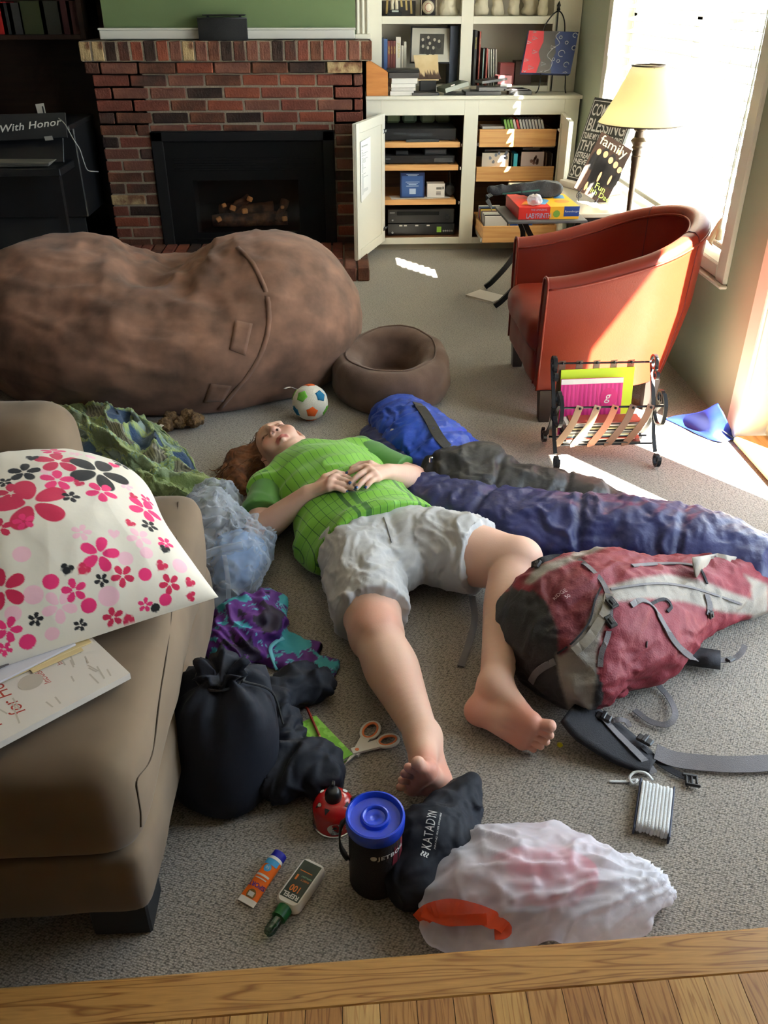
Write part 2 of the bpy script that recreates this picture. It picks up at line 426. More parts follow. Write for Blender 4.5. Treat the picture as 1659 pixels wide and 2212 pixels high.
# ================================================================== SETTING
m_white = mat('white_paint', S(226, 220, 202), .45, bump=.02, bscale=30)
m_trimw = mat('white_trim', S(225, 221, 210), .4)
m_green = mat('green_wall', S(88, 106, 70), .75, bump=.04, bscale=160)
m_sage = mat('sage_wall', S(150, 156, 136), .75, bump=.04, bscale=160)
m_ceil = mat('ceiling_paint', S(205, 200, 190), .9)
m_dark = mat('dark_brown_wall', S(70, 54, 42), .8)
m_black = mat('black_plastic', (.012, .012, .013), .35)
m_blackm = mat('black_matte', (.016, .016, .017), .7)
m_iron = mat('wrought_iron', (.014, .014, .016), .42, metal=.6)
m_chrome = mat('chrome', (.6, .6, .6), .2, metal=1.)
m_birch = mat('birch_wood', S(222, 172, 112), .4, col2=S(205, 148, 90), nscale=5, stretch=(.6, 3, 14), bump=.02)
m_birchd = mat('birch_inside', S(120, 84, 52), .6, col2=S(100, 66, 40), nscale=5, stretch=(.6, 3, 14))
m_darkwood = mat('dark_wood', S(46, 30, 22), .4, col2=S(33, 21, 16), nscale=4, stretch=(1, 1, 9))
def glass_mat(name, tint=(1, 1, 1), gl=.07):
    m = bpy.data.materials.new(name); m.use_nodes = True; N, L = m.node_tree.nodes, m.node_tree.links
    N.remove(N['Principled BSDF']); t = N.new('ShaderNodeBsdfTransparent'); t.inputs['Color'].default_value = (*tint, 1)
    g = N.new('ShaderNodeBsdfGlossy'); g.inputs['Roughness'].default_value = .02; x = N.new('ShaderNodeMixShader'); x.inputs[0].default_value = gl
    L.new(t.outputs[0], x.inputs[1]); L.new(g.outputs[0], x.inputs[2]); L.new(x.outputs[0], N['Material Output'].inputs['Surface']); return m
m_pane = glass_mat('window_pane_glass', (.94, .96, .95), .06)
m_fireglass = glass_mat('fireplace_glass', (.9, .88, .86), .03)
# carpet: loop pile in diagonal rows
def carpet():
    m = bpy.data.materials.new('berber_carpet'); m.use_nodes = True; N, L = m.node_tree.nodes, m.node_tree.links; b = N['Principled BSDF']
    b.inputs['Roughness'].default_value = .95; b.inputs['Specular IOR Level'].default_value = .1; b.inputs['Sheen Weight'].default_value = .25
    tc = N.new('ShaderNodeTexCoord'); mp = N.new('ShaderNodeMapping'); mp.inputs['Rotation'].default_value = (0, 0, .45); mp.inputs['Scale'].default_value = (185, 235, 1)
    L.new(tc.outputs['Object'], mp.inputs['Vector']); vo = N.new('ShaderNodeTexVoronoi'); vo.voronoi_dimensions = '2D'; vo.inputs['Scale'].default_value = 1.; vo.feature = 'SMOOTH_F1'; vo.inputs['Smoothness'].default_value = .35; vo.inputs['Randomness'].default_value = .4
    L.new(mp.outputs['Vector'], vo.inputs['Vector']); rp = N.new('ShaderNodeValToRGB'); rp.color_ramp.elements[0].position = .15; rp.color_ramp.elements[1].position = .8
    rp.color_ramp.elements[0].color = (*S(168, 159, 148), 1); rp.color_ramp.elements[1].color = (*S(118, 111, 103), 1); L.new(vo.outputs['Distance'], rp.inputs['Fac'])
    nz = N.new('ShaderNodeTexNoise'); nz.inputs['Scale'].default_value = 3.; nz.inputs['Detail'].default_value = 5; L.new(tc.outputs['Object'], nz.inputs['Vector'])
    r2 = N.new('ShaderNodeValToRGB'); r2.color_ramp.elements[0].color = (.86, .86, .86, 1); r2.color_ramp.elements[1].color = (1.06, 1.05, 1.03, 1); L.new(nz.outputs['Fac'], r2.inputs['Fac'])
    mx = N.new('ShaderNodeMix'); mx.data_type = 'RGBA'; mx.blend_type = 'MULTIPLY'; mx.inputs['Factor'].default_value = 1; L.new(rp.outputs['Color'], mx.inputs['A']); L.new(r2.outputs['Color'], mx.inputs['B'])
    mp2 = N.new('ShaderNodeMapping'); mp2.inputs['Rotation'].default_value = (0, 0, .45); mp2.inputs['Scale'].default_value = (150, 250, 1); L.new(tc.outputs['Object'], mp2.inputs['Vector']); pz = N.new('ShaderNodeTexNoise'); pz.inputs['Scale'].default_value = 1.; pz.inputs['Detail'].default_value = 1.5; L.new(mp2.outputs['Vector'], pz.inputs['Vector'])
    r3 = N.new('ShaderNodeValToRGB'); r3.color_ramp.elements[0].position = .36; r3.color_ramp.elements[0].color = (.48, .48, .48, 1); r3.color_ramp.elements[1].position = .52; L.new(pz.outputs['Fac'], r3.inputs['Fac']); m3 = N.new('ShaderNodeMix'); m3.data_type = 'RGBA'; m3.blend_type = 'MULTIPLY'; m3.inputs['Factor'].default_value = 1; L.new(mx.outputs['Result'], m3.inputs['A']); L.new(r3.outputs['Color'], m3.inputs['B'])  # dark pits: shade between the loops painted into the pile colour
    L.new(m3.outputs['Result'], b.inputs['Base Color']); iv = N.new('ShaderNodeMath'); iv.operation = 'SUBTRACT'; L.new(r3.outputs['Color'], iv.inputs[0]); L.new(vo.outputs['Distance'], iv.inputs[1])
    bp = N.new('ShaderNodeBump'); bp.inputs['Strength'].default_value = .45; bp.inputs['Distance'].default_value = .003; L.new(iv.outputs[0], bp.inputs['Height']); L.new(bp.outputs['Normal'], b.inputs['Normal']); return m
def oak(name, c1, c2, sc):
    m = bpy.data.materials.new(name); m.use_nodes = True; N, L = m.node_tree.nodes, m.node_tree.links; b = N['Principled BSDF']; b.inputs['Roughness'].default_value = .32
    tc = N.new('ShaderNodeTexCoord'); mp = N.new('ShaderNodeMapping'); mp.inputs['Scale'].default_value = sc; L.new(tc.outputs['Object'], mp.inputs['Vector'])
    nz = N.new('ShaderNodeTexNoise'); nz.inputs['Scale'].default_value = 1.; nz.inputs['Detail'].default_value = 2; nz.inputs['Distortion'].default_value = .6; L.new(mp.outputs['Vector'], nz.inputs['Vector'])
    mul = N.new('ShaderNodeMath'); mul.operation = 'MULTIPLY'; mul.inputs[1].default_value = 7; L.new(nz.outputs['Fac'], mul.inputs[0]); fr = N.new('ShaderNodeMath'); fr.operation = 'PINGPONG'; fr.inputs[1].default_value = .5; L.new(mul.outputs[0], fr.inputs[0])
    rp = N.new('ShaderNodeValToRGB'); e = rp.color_ramp.elements; e[0].position = .02; e[0].color = (*c2, 1); e[1].position = .22; e[1].color = (*c1, 1); L.new(fr.outputs[0], rp.inputs['Fac'])
    n2 = N.new('ShaderNodeTexNoise'); n2.inputs['Scale'].default_value = 9.; n2.inputs['Detail'].default_value = 4; L.new(mp.outputs['Vector'], n2.inputs['Vector'])
    mx = N.new('ShaderNodeMix'); mx.data_type = 'RGBA'; mx.blend_type = 'MULTIPLY'; mx.inputs['Factor'].default_value = .45; L.new(rp.outputs['Color'], mx.inputs['A']); L.new(n2.outputs['Fac'], mx.inputs['B']); L.new(mx.outputs['Result'], b.inputs['Base Color'])
    return m
struct('floor', bx(-2.75, XR+.02, .55, 6.3, -.12, 0), carpet())
# raised oak floor in the foreground: nosing board and planks beyond it
a0, a1 = V((-.64, .7875, .12)), V((1.0, .8465, .12)); ed = (a1-a0).normalized(); pn_ = V((ed.y, -ed.x, 0))
m_nose = oak('oak_nosing', S(196, 142, 76), S(150, 96, 44), (2.2, 34, 10))
hw = struct('floor_kitchen', bx(-2.75, 2.2, -2.95, .66, -.12, .095), mat('subfloor', S(90, 60, 30), .8))
nb = MB(); s0 = a0-ed*2.2; s1 = a0+ed*2.7
nb.prism([(0, 0), (0, .024), (.003, .028), (-.062, .028), (-.07, .024), (-.07, 0)][::-1], (s0+V((0, 0, -.028)), (-pn_)*1, (0, 0, 1)), -4.9)
nose = MB()
L_ = 4.9; prof = [(.0, -.024), (.004, -.006), (-.002, 0), (-.069, 0), (-.0715, -.002), (-.0715, -.024)]
vs = []; fs = []
for q in (0, 1):
    for x, z in prof: vs.append(s0+ed*L_*q-pn_*x+V((0, 0, z)))
k = len(prof); fs = [tuple(range(k)), tuple(range(2*k-1, k-1, -1))]+[(i, k+i, k+(i+1) % k, (i+1) % k) for i in range(k)]
nose.add(vs, fs)
trim = struct('trim_1', nose, m_nose)
tr2 = MB(); q0 = s0+pn_*.001; vs = [q0+ed*L_*t-pn_*d+V((0, 0, z)) for t in (0, 1) for d, z in ((-.03, -.025), (-.012, -.025), (-.012, -.121), (-.03, -.121))]
tr2.add(vs, [(0, 1, 2, 3), (7, 6, 5, 4), (0, 4, 5, 1), (1, 5, 6, 2), (2, 6, 7, 3), (3, 7, 4, 0)]); struct('trim_2', tr2, m_nose)
oaks = [oak('oak_plank_%d' % i, S(*c), S(*d), (46, 3, 10)) for i, (c, d) in enumerate((((205, 156, 90), (176, 120, 62)), ((188, 134, 74), (152, 98, 48)), ((214, 168, 104), (190, 136, 76)), ((176, 120, 64), (140, 88, 44))))]
rr = random.Random(5); x = -1.0
while x < 1.5:
    w_ = .057; p0 = a0+ed*(x+.64)+pn_*.0722; p1 = p0+ed*(w_-.0012); ln = 1.4
    d = V((0, -1, 0)); vs = [p0, p1, p1+d*ln, p0+d*ln]; vs = [v+V((0, 0, -.0004)) for v in vs]+[v+V((0, 0, -.02)) for v in vs]
    part('plank', MB().add(vs, [(3, 2, 1, 0), (4, 5, 6, 7), (0, 1, 5, 4), (1, 2, 6, 5), (2, 3, 7, 6), (3, 0, 4, 7)]), rr.choice(oaks), hw); x += w_
# walls
wl_ = MB(); wl_.bx(XR, XR+.16, 3.30, 6.3, -.05, .50); wl_.bx(XR, XR+.16, 3.30, 5.24, 2.16, 2.5); wl_.bx(XR, XR+.16, 2.90, 3.30, -.05, 2.5); wl_.bx(XR, XR+.16, 5.24, 6.3, .5, 2.5)
wl_.bx(XR, XR+.16, 0.95, 2.90, 2.06, 2.5); wl_.bx(XR, XR+.16, -2.95, 0.95, -.12, 2.5)
struct('wall_right', wl_, m_sage)
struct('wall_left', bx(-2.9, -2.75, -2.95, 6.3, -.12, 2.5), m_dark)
wb = MB(); wb.bx(-1.36, .10, 5.79, 6.28, 1.215, 2.5)
struct('wall_back', wb, m_green)
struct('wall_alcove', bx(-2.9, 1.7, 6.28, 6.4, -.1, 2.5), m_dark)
struct('wall_kitchen', bx(-2.9, 1.7, -2.95, -2.85, -.12, 2.5), m_sage)
struct('ceiling', bx(-2.9, 1.7, -2.95, 6.4, 2.48, 2.6), m_ceil)
bb = MB(); bb.prism([(0, 0), (.013, 0), (.013, .062), (.008, .075), (0, .075)], ((XR, 5.70, 0), (-1, 0, 0), (0, 0, 1)), 2.72)
struct('baseboard_right', bb, m_trimw)
# white trim board on the green wall above the brick
t = MB(); t.bx(-1.385, .095, 5.755, 5.792, 1.2265, 1.275, .004); t.bx(-1.39, .10, 5.748, 5.792, 1.273, 1.284, .003)
struct('trim_3', t, m_trimw)
# right window
wf = MB()
for (y0, y1, z0, z1) in ((3.235, 3.315, .485, 2.24), (5.225, 5.305, .485, 2.24), (3.315, 5.225, 2.15, 2.24)): wf.bx(XR-.018, XR+.002, y0, y1, z0, z1, .004)
wf.bx(XR-.018, XR+.002, 3.315, 5.225, .4925, .545, .004); wf.bx(XR-.030, XR+.001, 3.228, 5.312, .470, .4845, .004)
win = struct('window_1', wf, m_trimw)
sill = bx(XR-.012, XR+.15, 3.30, 5.24, .525, .548, .003); struct('sill', sill, m_trimw, win)
sash = MB()
for (y0, y1, z0, z1) in ((3.30, 3.35, .55, 2.16), (5.19, 5.24, .55, 2.16), (4.235, 4.305, .55, 2.16), (3.3, 5.24, .55, .60), (3.3, 5.24, 2.11, 2.16), (3.3, 5.24, 1.33, 1.37)): sash.bx(XR+.105, XR+.14, y0, y1, z0, z1, .003)
struct('sash', sash, m_trimw, win)
for (y0, y1) in ((3.35, 4.235), (4.305, 5.19)):
    for (z0, z1) in ((.6, 1.33), (1.37, 2.11)): struct('pane', bx(XR+.12, XR+.124, y0, y1, z0, z1), m_pane, win)
# glass door in the same wall, white casing and oak sill
dr = MB()
dr.bx(XR-.02, XR+.002, 2.865, 2.955, 0, 2.12, .004); dr.bx(XR-.02, XR+.002, 0.90, 2.955, 2.05, 2.13, .004); dr.bx(XR-.02, XR+.002, 0.895, 0.98, 0, 2.12, .004)
dr.bx(XR-.006, XR+.16, 2.86, 2.90, 0, 2.06, .002); dr.bx(XR-.006, XR+.16, 0.95, 1.0, 0, 2.06, .002); dr.bx(XR, XR+.16, 0.95, 2.9, 2.02, 2.06)
door = struct('door_1', dr, m_trimw)
fr = MB()
for (y0, y1, z0, z1) in ((2.68, 2.855, .03, 2.02), (1.95, 2.137, .03, 2.02), (2.137, 2.68, 1.94, 2.02), (2.137, 2.68, .03, .06)): fr.bx(XR+.09, XR+.13, y0, y1, z0, z1, .003)
struct('door_frame', fr, m_trimw, door)
fr = MB()
for (y0, y1, z0, z1) in ((1.797, 1.98, .03, 2.02), (1.005, 1.08, .03, 2.02), (1.08, 1.797, 1.94, 2.02), (1.08, 1.797, .03, .06)): fr.bx(XR+.045, XR+.085, y0, y1, z0, z1, .003)
struct('sliding_frame', fr, m_trimw, door)
struct('pane', bx(XR+.108, XR+.112, 2.137, 2.68, .06, 1.94), m_pane, door); struct('pane', bx(XR+.063, XR+.067, 1.08, 1.797, .06, 1.94), m_pane, door)
struct('threshold', bx(XR-.03, XR+.16, 0.96, 2.85, 0, .03, .008), mat('oak_sill', S(205, 160, 96), .4, col2=S(180, 130, 70), nscale=6, stretch=(12, 1, 6)), door)
# porch roof outside the glass door
struct('porch_roof', bx(XR+.16, 2.14, .2, 2.55, 2.3, 2.36), mat('porch_timber', S(160, 150, 135), .8))
struct('porch_eave', MB().prism([(2.142, .80), (4.6, -2.52), (1.66, -2.52), (1.66, .80)][::-1], ((0, 0, 2.31), (1, 0, 0), (0, 1, 0)), .05), MATS['porch_timber'])  # unseen slab added to keep the sun off the near door pane
struct('patio', bx(XR+.17, 14, -8, 14, -.3, -.22), mat('patio_deck', S(112, 114, 110), .9, col2=S(96, 98, 94), nscale=3))
# window blinds: every slat a part
m_slat = bpy.data.materials.new('blind_slat'); m_slat.use_nodes = True
bs = m_slat.node_tree.nodes['Principled BSDF']; bs.inputs['Base Color'].default_value = (*S(232, 228, 216), 1); bs.inputs['Roughness'].default_value = .45; bs.inputs['Transmission Weight'].default_value = 0
def blind(y0, y1, lab, zb):
    b = thing('window_blind', lab, 'blind', (XR+.05, (y0+y1)/2, .58), 'white slatted blinds on the side window'); base = None; z = 2.08; R = Matrix.Rotation(math.radians(-19), 3, 'Y'); me = None
    while z > zb:
        if me is None:
            G = MB().sheet(lambda u, v: (R@V(((u-.5)*.063, 0, .003*(1-(2*u-1)**2))))+V((0, (v-.5)*(y1-y0-.01), 0)), 5, 2, .0022)
            o = part('slat', G, m_slat, b, smooth=False, local=True); me = o.data
        else: o = bpy.data.objects.new('slat', me); COL.objects.link(o); o.parent = b
        o.location = (0, 0, z-.58); z -= .0565
    part('bottom_rail', MB().box((XR+.05, (y0+y1)/2, zb-.012), (.058, y1-y0-.01, .022), None, .004), m_trimw, b)
    part('head_rail', MB().bx(XR+.02, XR+.08, y0, y1, 2.10, 2.15, .003), m_trimw, b)
    for yy in (y0+.13, y1-.13):
        for xx in (XR+.02, XR+.082): part('ladder_cord', MB().tube([(xx, yy, zb-.01), (xx, yy, 2.1)], .0012, 4), m_trimw, b)
    return b
b1 = blind(3.325, 3.78, 'white slatted window blind over the near half of the window beside the sage wall', .60)
blind(3.94, 5.10, 'white slatted window blind over the far half of the window, behind the lamp', .60)
c = MB(); c.tube(bez([(XR+.006, 3.36, 2.1), (XR+.004, 3.37, 1.3), (XR+.0, 3.39, .95), (XR+.002, 3.40, .66)], 6), .0025, 6); c.tube(bez([(XR+.012, 3.38, 2.1), (XR+.010, 3.385, 1.2), (XR+.006, 3.41, .72)], 6), .0025, 6)
part('pull_cord', c, m_trimw, b1)
part('cord_tassel', MB().lathe([(.003, .0), (.010, -.01), (.013, -.045), (.0, -.05)], (XR+.002, 3.40, .665), 12).tube(bez([(XR+.004, 3.405, .7), (XR-.004, 3.43, .64), (XR-.002, 3.46, .60), (XR+.0, 3.44, .585)], 5), [.006, .008, .01, .012, .013, .014, .014, .013, .012, .011, .01, .008, .006, .004, .003, .002], 8), mat('cord_beige', S(220, 205, 170), .8), b1)
# ================================================================== FIREPLACE
fp = tag(bpy.data.objects.new('fireplace', None), 'red brick fireplace with black metal insert and soldier course cap', 'fireplace'); COL.objects.link(fp); fp.location = (-.65, 5.66, 0)
FY = 5.66
def brickmat(n, a, b, sc=9, s2=(.38, .62)): return mat('brick_'+n, S(*a), .95, spec=.2, col2=S(*b), nscale=sc, bump=.5, bscale=90, n2=s2)
BM = [brickmat('red', (116, 64, 52), (98, 57, 47)), brickmat('orange', (128, 70, 52), (112, 62, 48)), brickmat('brown', (104, 66, 50), (80, 52, 42)), brickmat('dark', (62, 46, 40), (46, 36, 33)),
      brickmat('burnt', (104, 60, 48), (66, 49, 43), 7), brickmat('pale', (176, 152, 112), (110, 78, 58), 14, (.42, .6)), brickmat('rose', (116, 76, 62), (98, 64, 54))]
bw = [4, 3, 3, 2, 3, 1, 3]
m_mortar = mat('mortar', S(128, 116, 100), .95, bump=.5, bscale=120)
core = MB(); core.bx(-1.43, -1.15, FY+.005, 6.28, 0, 1.12); core.bx(-.04, .12, FY+.005, 6.28, 0, 1.12); core.bx(-1.43, .12, FY+.005, 6.28, .745, 1.12); core.bx(-1.475, .175, FY-.036, 6.28, 1.120, 1.222)
core.bx(-1.15, -.04, FY+.25, 6.28, 0, .745)
part('mortar_core', core, m_mortar, fp)
brng = random.Random(11); _bc = {}
def brick(c, size, mi, parent=fp):
    key = (round(size[0], 3), round(size[1], 3), round(size[2], 3), mi, brng.randrange(2))
    if key not in _bc:
        r_ = random.Random(str(key)); mb = MB().box((0, 0, 0), size, None, .005, 0, 1); mb.v = [tuple(x+r_.uniform(-.0017, .0017) for x in p) for p in mb.v]
        _bc[key] = mesh_of('brick', mb.v, mb.f, BM[mi], None, False)
    o = bpy.data.objects.new('brick', _bc[key]); COL.objects.link(o); o.parent = parent; o.location = V(c)-wloc(parent)+V((0, brng.uniform(-.002, .002), 0)); return o
def pick(): return brng.choices(range(7), bw)[0]
CH = .0667; BH = .0575
def row(z0, segs, off, xl=-1.44, d=.10, y=FY):
    x = xl-(.218-off) if off else xl
    while x < segs[-1][1]:
        for (a, b) in segs:
            x0, x1 = max(x, a), min(x+.207, b)
            if x1-x0 > .03:
                w_ = round((x1-x0)*40)/40 if x1-x0 < .2 else .207; w_ = min(w_, x1-x0)
                cx_ = (x0+x1)/2; brick((cx_, y+d/2, z0+BH/2), (x1-x0, d, BH), pick())
        x += .2175
for i in range(17):
    z0 = 1.119-.0045-CH*(i+1)+.008
    if i == 0: row(z0, [(-1.468, .165)], .09, -1.468, .12, FY-.022); continue
    off = .0 if i % 2 else .105
    if z0 > .742: row(z0, [(-1.44, .135)], off)
    elif z0+BH > .752:
        row(z0, [(-1.44, -1.15), (-.04, .135)], off); xq = -1.145
        while xq < -.05: brick((min(xq+.1035, -.05), FY+.052, (.7445+z0+BH)/2), (min(.207, -.043-xq), .10, z0+BH-.7445), pick()); xq += .2175
    elif z0 > -.02: row(max(z0, 0.0), [(-1.44, -1.15), (-.04, .135)], off)
for i in range(23):                           # soldier course cap
    xx = -1.485+i*(1.68/23); brick((xx+.0365, 5.72, 1.172), (.0635, .20, .1), pick())
# low brick hearth
hc = part('hearth_core', bx(-1.4, .15, 5.06, 5.66, 0, .062), m_mortar, fp)
for i in range(21):
    xx = -1.43+i*.0755
    for j in range(3): brick((xx+.033, 5.14+j*.208, .040), (.0665, .2, .0795), pick())
# black metal insert
ins = MB()
x0, x1, zt = -1.148, -.043, .742
for (a, b, c, d) in ((x0, x0+.07, 0, zt), (x1-.07, x1, 0, zt), (x0, x1, zt-.055, zt)): ins.bx(a, b, FY-.012, FY+.03, c, d, .004)
m_ins = mat('insert_steel', (.010, .010, .0105), .75, spec=.15)
part('insert_frame', ins, m_ins, fp, label='charcoal painted steel frame')
ip = MB(); gx0, gx1, gz0, gz1 = -.925, -.275, .145, .462
for (a, b, c, d) in ((x0+.07, gx0, 0, zt-.055), (gx1, x1-.07, 0, zt-.055), (gx0, gx1, gz1, zt-.055), (gx0, gx1, 0, gz0)): ip.bx(a, b, FY+.004, FY+.02, c, d)
for z in (.10, .07, .04, .52, .55, .58): ip.bx(x0+.12, x1-.12, FY-.001, FY+.006, z, z+.012, .002)
part('face_panel', ip, mat('panel_black', (.005, .005, .005), .7, spec=.15), fp)
part('firebox', MB().bx(gx0-.02, gx1+.02, FY+.235, FY+.245, .08, .5).bx(gx0-.02, gx0-.01, FY+.02, FY+.24, .08, .5).bx(gx1+.01, gx1+.02, FY+.02, FY+.24, .08, .5).bx(gx0-.02, gx1+.02, FY+.02, FY+.24, .08, .10), mat('soot', (.02, .018, .016), .9), fp)
part('glass', bx(gx0, gx1, FY+.012, FY+.015, gz0, gz1), m_fireglass, fp)
m_log = mat('ceramic_log', S(112, 76, 54), .9, col2=S(60, 44, 36), nscale=18, bump=.6); m_chip = mat('log_end', S(196, 136, 84), .9)
def log(p, q, r):
    pts = [V(p).lerp(V(q), i/5)+V((0, 0, brng.uniform(-.006, .006))) for i in range(6)]
    return part('log', MB().tube(pts, [r*brng.uniform(.85, 1.1) for _ in pts], 10), m_log, fp, smooth=True)
for p, q, r in (((-.84, FY+.10, .20), (-.36, FY+.13, .21), .042), ((-.80, FY+.17, .25), (-.45, FY+.16, .27), .035), ((-.72, FY+.08, .27), (-.60, FY+.15, .33), .026), ((-.42, FY+.08, .2), (-.37, FY+.15, .31), .026)): log(p, q, r)
for p, r in (((-.795, FY+.065, .215), .02), ((-.70, FY+.058, .285), .022), ((-.625, FY+.06, .265), .021), ((-.375, FY+.062, .215), .02), ((-.59, FY+.08, .335), .02), ((-.755, FY+.07, .3), .017), ((-.385, FY+.07, .285), .014)):
    part('log_chip', MB().box((p[0], p[1], p[2]), (r*1.7, r, r*1.5), rotz(.3)@Matrix.Rotation(brng.uniform(-.5, .5), 3, 'Y'), .005), m_chip, fp)
# speaker on the brick cap and the thin tray behind
sp = thing('speaker', 'small black speaker with a curved front standing on the brick fireplace cap', 'speaker', (-.667, 5.71, 1.2225))
ol = [(-.138, .05)]+[(-.138+.276*i/10, -.02-.028*math.sin(math.pi*i/10)) for i in range(11)]+[(.138, .05)]
part('grille', MB().prism(ol, ((-.667, 5.71, 1.2235), (1, 0, 0), (0, 1, 0)), .108), mat('speaker_cloth', (.012, .012, .013), .95, bump=.4, bscale=400), sp, auto=40)
ol2 = [(x*1.01, y*1.02) for x, y in ol]
part('top_panel', MB().prism(ol2, ((-.667, 5.71, 1.3315), (1, 0, 0), (0, 1, 0)), .006), m_black, sp, auto=40)
tr = thing('tray', 'thin black glass tray lying on the speaker on the brick cap', 'tray', (-.66, 5.735, 1.338))
part('plate', bx(-.78, -.535, 5.72, 5.782, 1.346, 1.352, .002), m_black, tr)
for xx in (-.75, -.565): part('foot', MB().lathe([(.008, 0), (.006, .009)], (xx, 5.745, 1.3378), 10), m_blackm, tr)
# ================================================================== BUILT-IN CABINETS
cab = thing('built_in_cabinet', 'cream built-in media cabinet with both doors open beside the fireplace', 'cabinet', (.8, 5.74, 0))
C0, C1 = .156, 1.463; FZ0, FZ1 = .085, .818
ff = MB()
for (a, b, c, d) in ((C0, .247, .045, .905), (.757, .843, .045, .905), (1.372, C1, .045, .905), (.247, .757, FZ1, .905), (.843, 1.372, FZ1, .905), (.247, .757, .045, FZ0), (.843, 1.372, .045, FZ0)): ff.bx(a, b, 5.722, 5.742, c, d, .0015)
part('face_frame', ff, m_white, cab)
bd = MB()
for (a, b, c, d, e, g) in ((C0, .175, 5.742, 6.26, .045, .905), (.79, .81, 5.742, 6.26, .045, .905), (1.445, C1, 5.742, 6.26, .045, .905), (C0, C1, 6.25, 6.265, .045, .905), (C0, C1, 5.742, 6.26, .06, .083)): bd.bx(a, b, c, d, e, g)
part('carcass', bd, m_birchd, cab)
part('worktop', MB().bx(C0-.002, C1+.012, 5.71, 6.26, .905, .925, .002), m_white, cab)
part('toe_kick', bx(C0, C1, 5.765, 5.79, 0, .046), mat('kick_paint', S(190, 180, 160), .6), cab)
for z0, z1, w1 in ((.630, .662, .742), (.495, .527, .738), (.286, .318, .730)):
    part('pull_out_shelf', MB().bx(.255, w1, 5.752, 6.20, z0, z1, .002), m_birch, cab)
    for xx in (.248, .747): part('runner', bx(xx, xx+.008, 5.75, 6.2, z0+.004, z0+.022), m_chrome, cab)
# roll-out drawers in the right half
def drawer(x0, x1, yf, z0, zf):
    d = part('drawer', MB().bx(x0, x1, yf, yf+.014, z0, zf, .002).bx(x0, x0+.012, yf+.014, yf+.42, z0, zf-.012).bx(x1-.012, x1, yf+.014, yf+.42, z0, zf-.012).bx(x0, x1, yf+.41, yf+.42, z0, zf).bx(x0+.012, x1-.012, yf+.014, yf+.41, z0+.006, z0+.012), m_birch, cab)
    for xx in (x0-.009, x1+.001): part('slide', MB().bx(xx, xx+.008, yf+.01, yf+.42, z0+.004, z0+.026, .001).bx(xx+.002, xx+.006, yf+.2, 6.2, z0+.01, z0+.02), m_chrome, d)
    return d
drawer(.862, 1.345, 5.752, .630, .733); drawer(.854, 1.35, 5.752, .425, .514); drawer(.865, 1.34, 5.42, .122, .222)
# doors
def cdoor(hx, hy, ang, wid, s, label):
    """s=+1 door extends along +x from hinge when ang=0"""
    R = Matrix.Rotation(ang, 3, 'Z'); H = V((hx, hy, 0)); T = lambda x, y, z: H+R@V((x*s, y, z)); z0, z1 = .073, .832
    def bb(x0, x1, y0, y1, c, d): m = MB().bx(x0, x1, y0, y1, c, d, .002); m.v = [tuple(T(*p)) for p in m.v]; m.f = [tuple(q) if s > 0 else tuple(q[::-1]) for q in m.f]; return m
    d = part('cabinet_door', bb(0, wid, 0, .012, z0, z1), m_white, cab, label=label); st = MB()
    for a in ((0, .055, z0, z1), (wid-.055, wid, z0, z1), (.055, wid-.055, z0, z0+.055), (.055, wid-.055, z1-.055, z1)):
        m = bb(a[0], a[1], .012, .020, a[2], a[3]); st.add(m.v, m.f)
        m = bb(a[0], a[1], -.006, .0, a[2], a[3]); st.add(m.v, m.f)
    part('rail', st, m_white, d)
    for z in (.155, .735):
        m = bb(.004, .045, .020, .026, z-.012, z+.012); k = bb(-.03, .012, .016, .03, z-.007, z+.007); m.add(k.v, k.f); part('hinge', m, m_chrome, d)
    return d, T
hinge = V((.247, 5.716)); free = V((-.010, 5.02)); av = (free-hinge.to_2d() if False else V((free.x-hinge.x, free.y-hinge.y)))
angL = math.atan2(av.y, av.x)
dL, TL = cdoor(.252, 5.716, angL, .53, 1, 'cabinet door standing open over the brick hearth, list taped inside')
pp = MB(); 
def onL(x, z, y=.0215): return TL(x, y, z)
pv = [onL(.29, .43), onL(.47, .40), onL(.47, .73), onL(.29, .74)]
nrm = (TL(.3, .03, .5)-TL(.3, .02, .5)).normalized()
part('paper_list', MB().add(pv+[p+nrm*.0012 for p in pv], [(0, 1, 2, 3), (7, 6, 5, 4), (0, 4, 5, 1), (1, 5, 6, 2), (2, 6, 7, 3), (3, 7, 4, 0)]), mat('list_paper', S(238, 234, 226), .8), dL, label='white printed list taped inside the door')
tx = MB(); xd = (onL(.3, .5)-onL(.4, .5)).normalized(); zd = V((0, 0, 1))
rl = random.Random(2); base = onL(.455, 0)+nrm*.0016
put_flat(tx, text_flat('Media Cabinet Inventory', .011, bold=.0004), onL(.455, .70)+nrm*.0016, xd, zd, 0)
z = .682
while z > .44:
    if rl.random() > .14: put_flat(tx, rect(0, 0, rl.choice((.02, .025, .03, .03, .07, .11)), .0022), onL(.455, z)+nrm*.0016, xd, zd, 0)
    z -= .0062
part('lettering', tx, mat('print_grey', S(158, 156, 150), .8), dL, kind='stuff')
dR, TR = cdoor(1.368, 5.716, math.radians(-(180-48))+math.pi, .53, -1, 'cabinet door swung open against the sage wall') if False else cdoor(1.372, 5.714, math.radians(83), .45, -1, 'cabinet door swung open beside the sage wall')
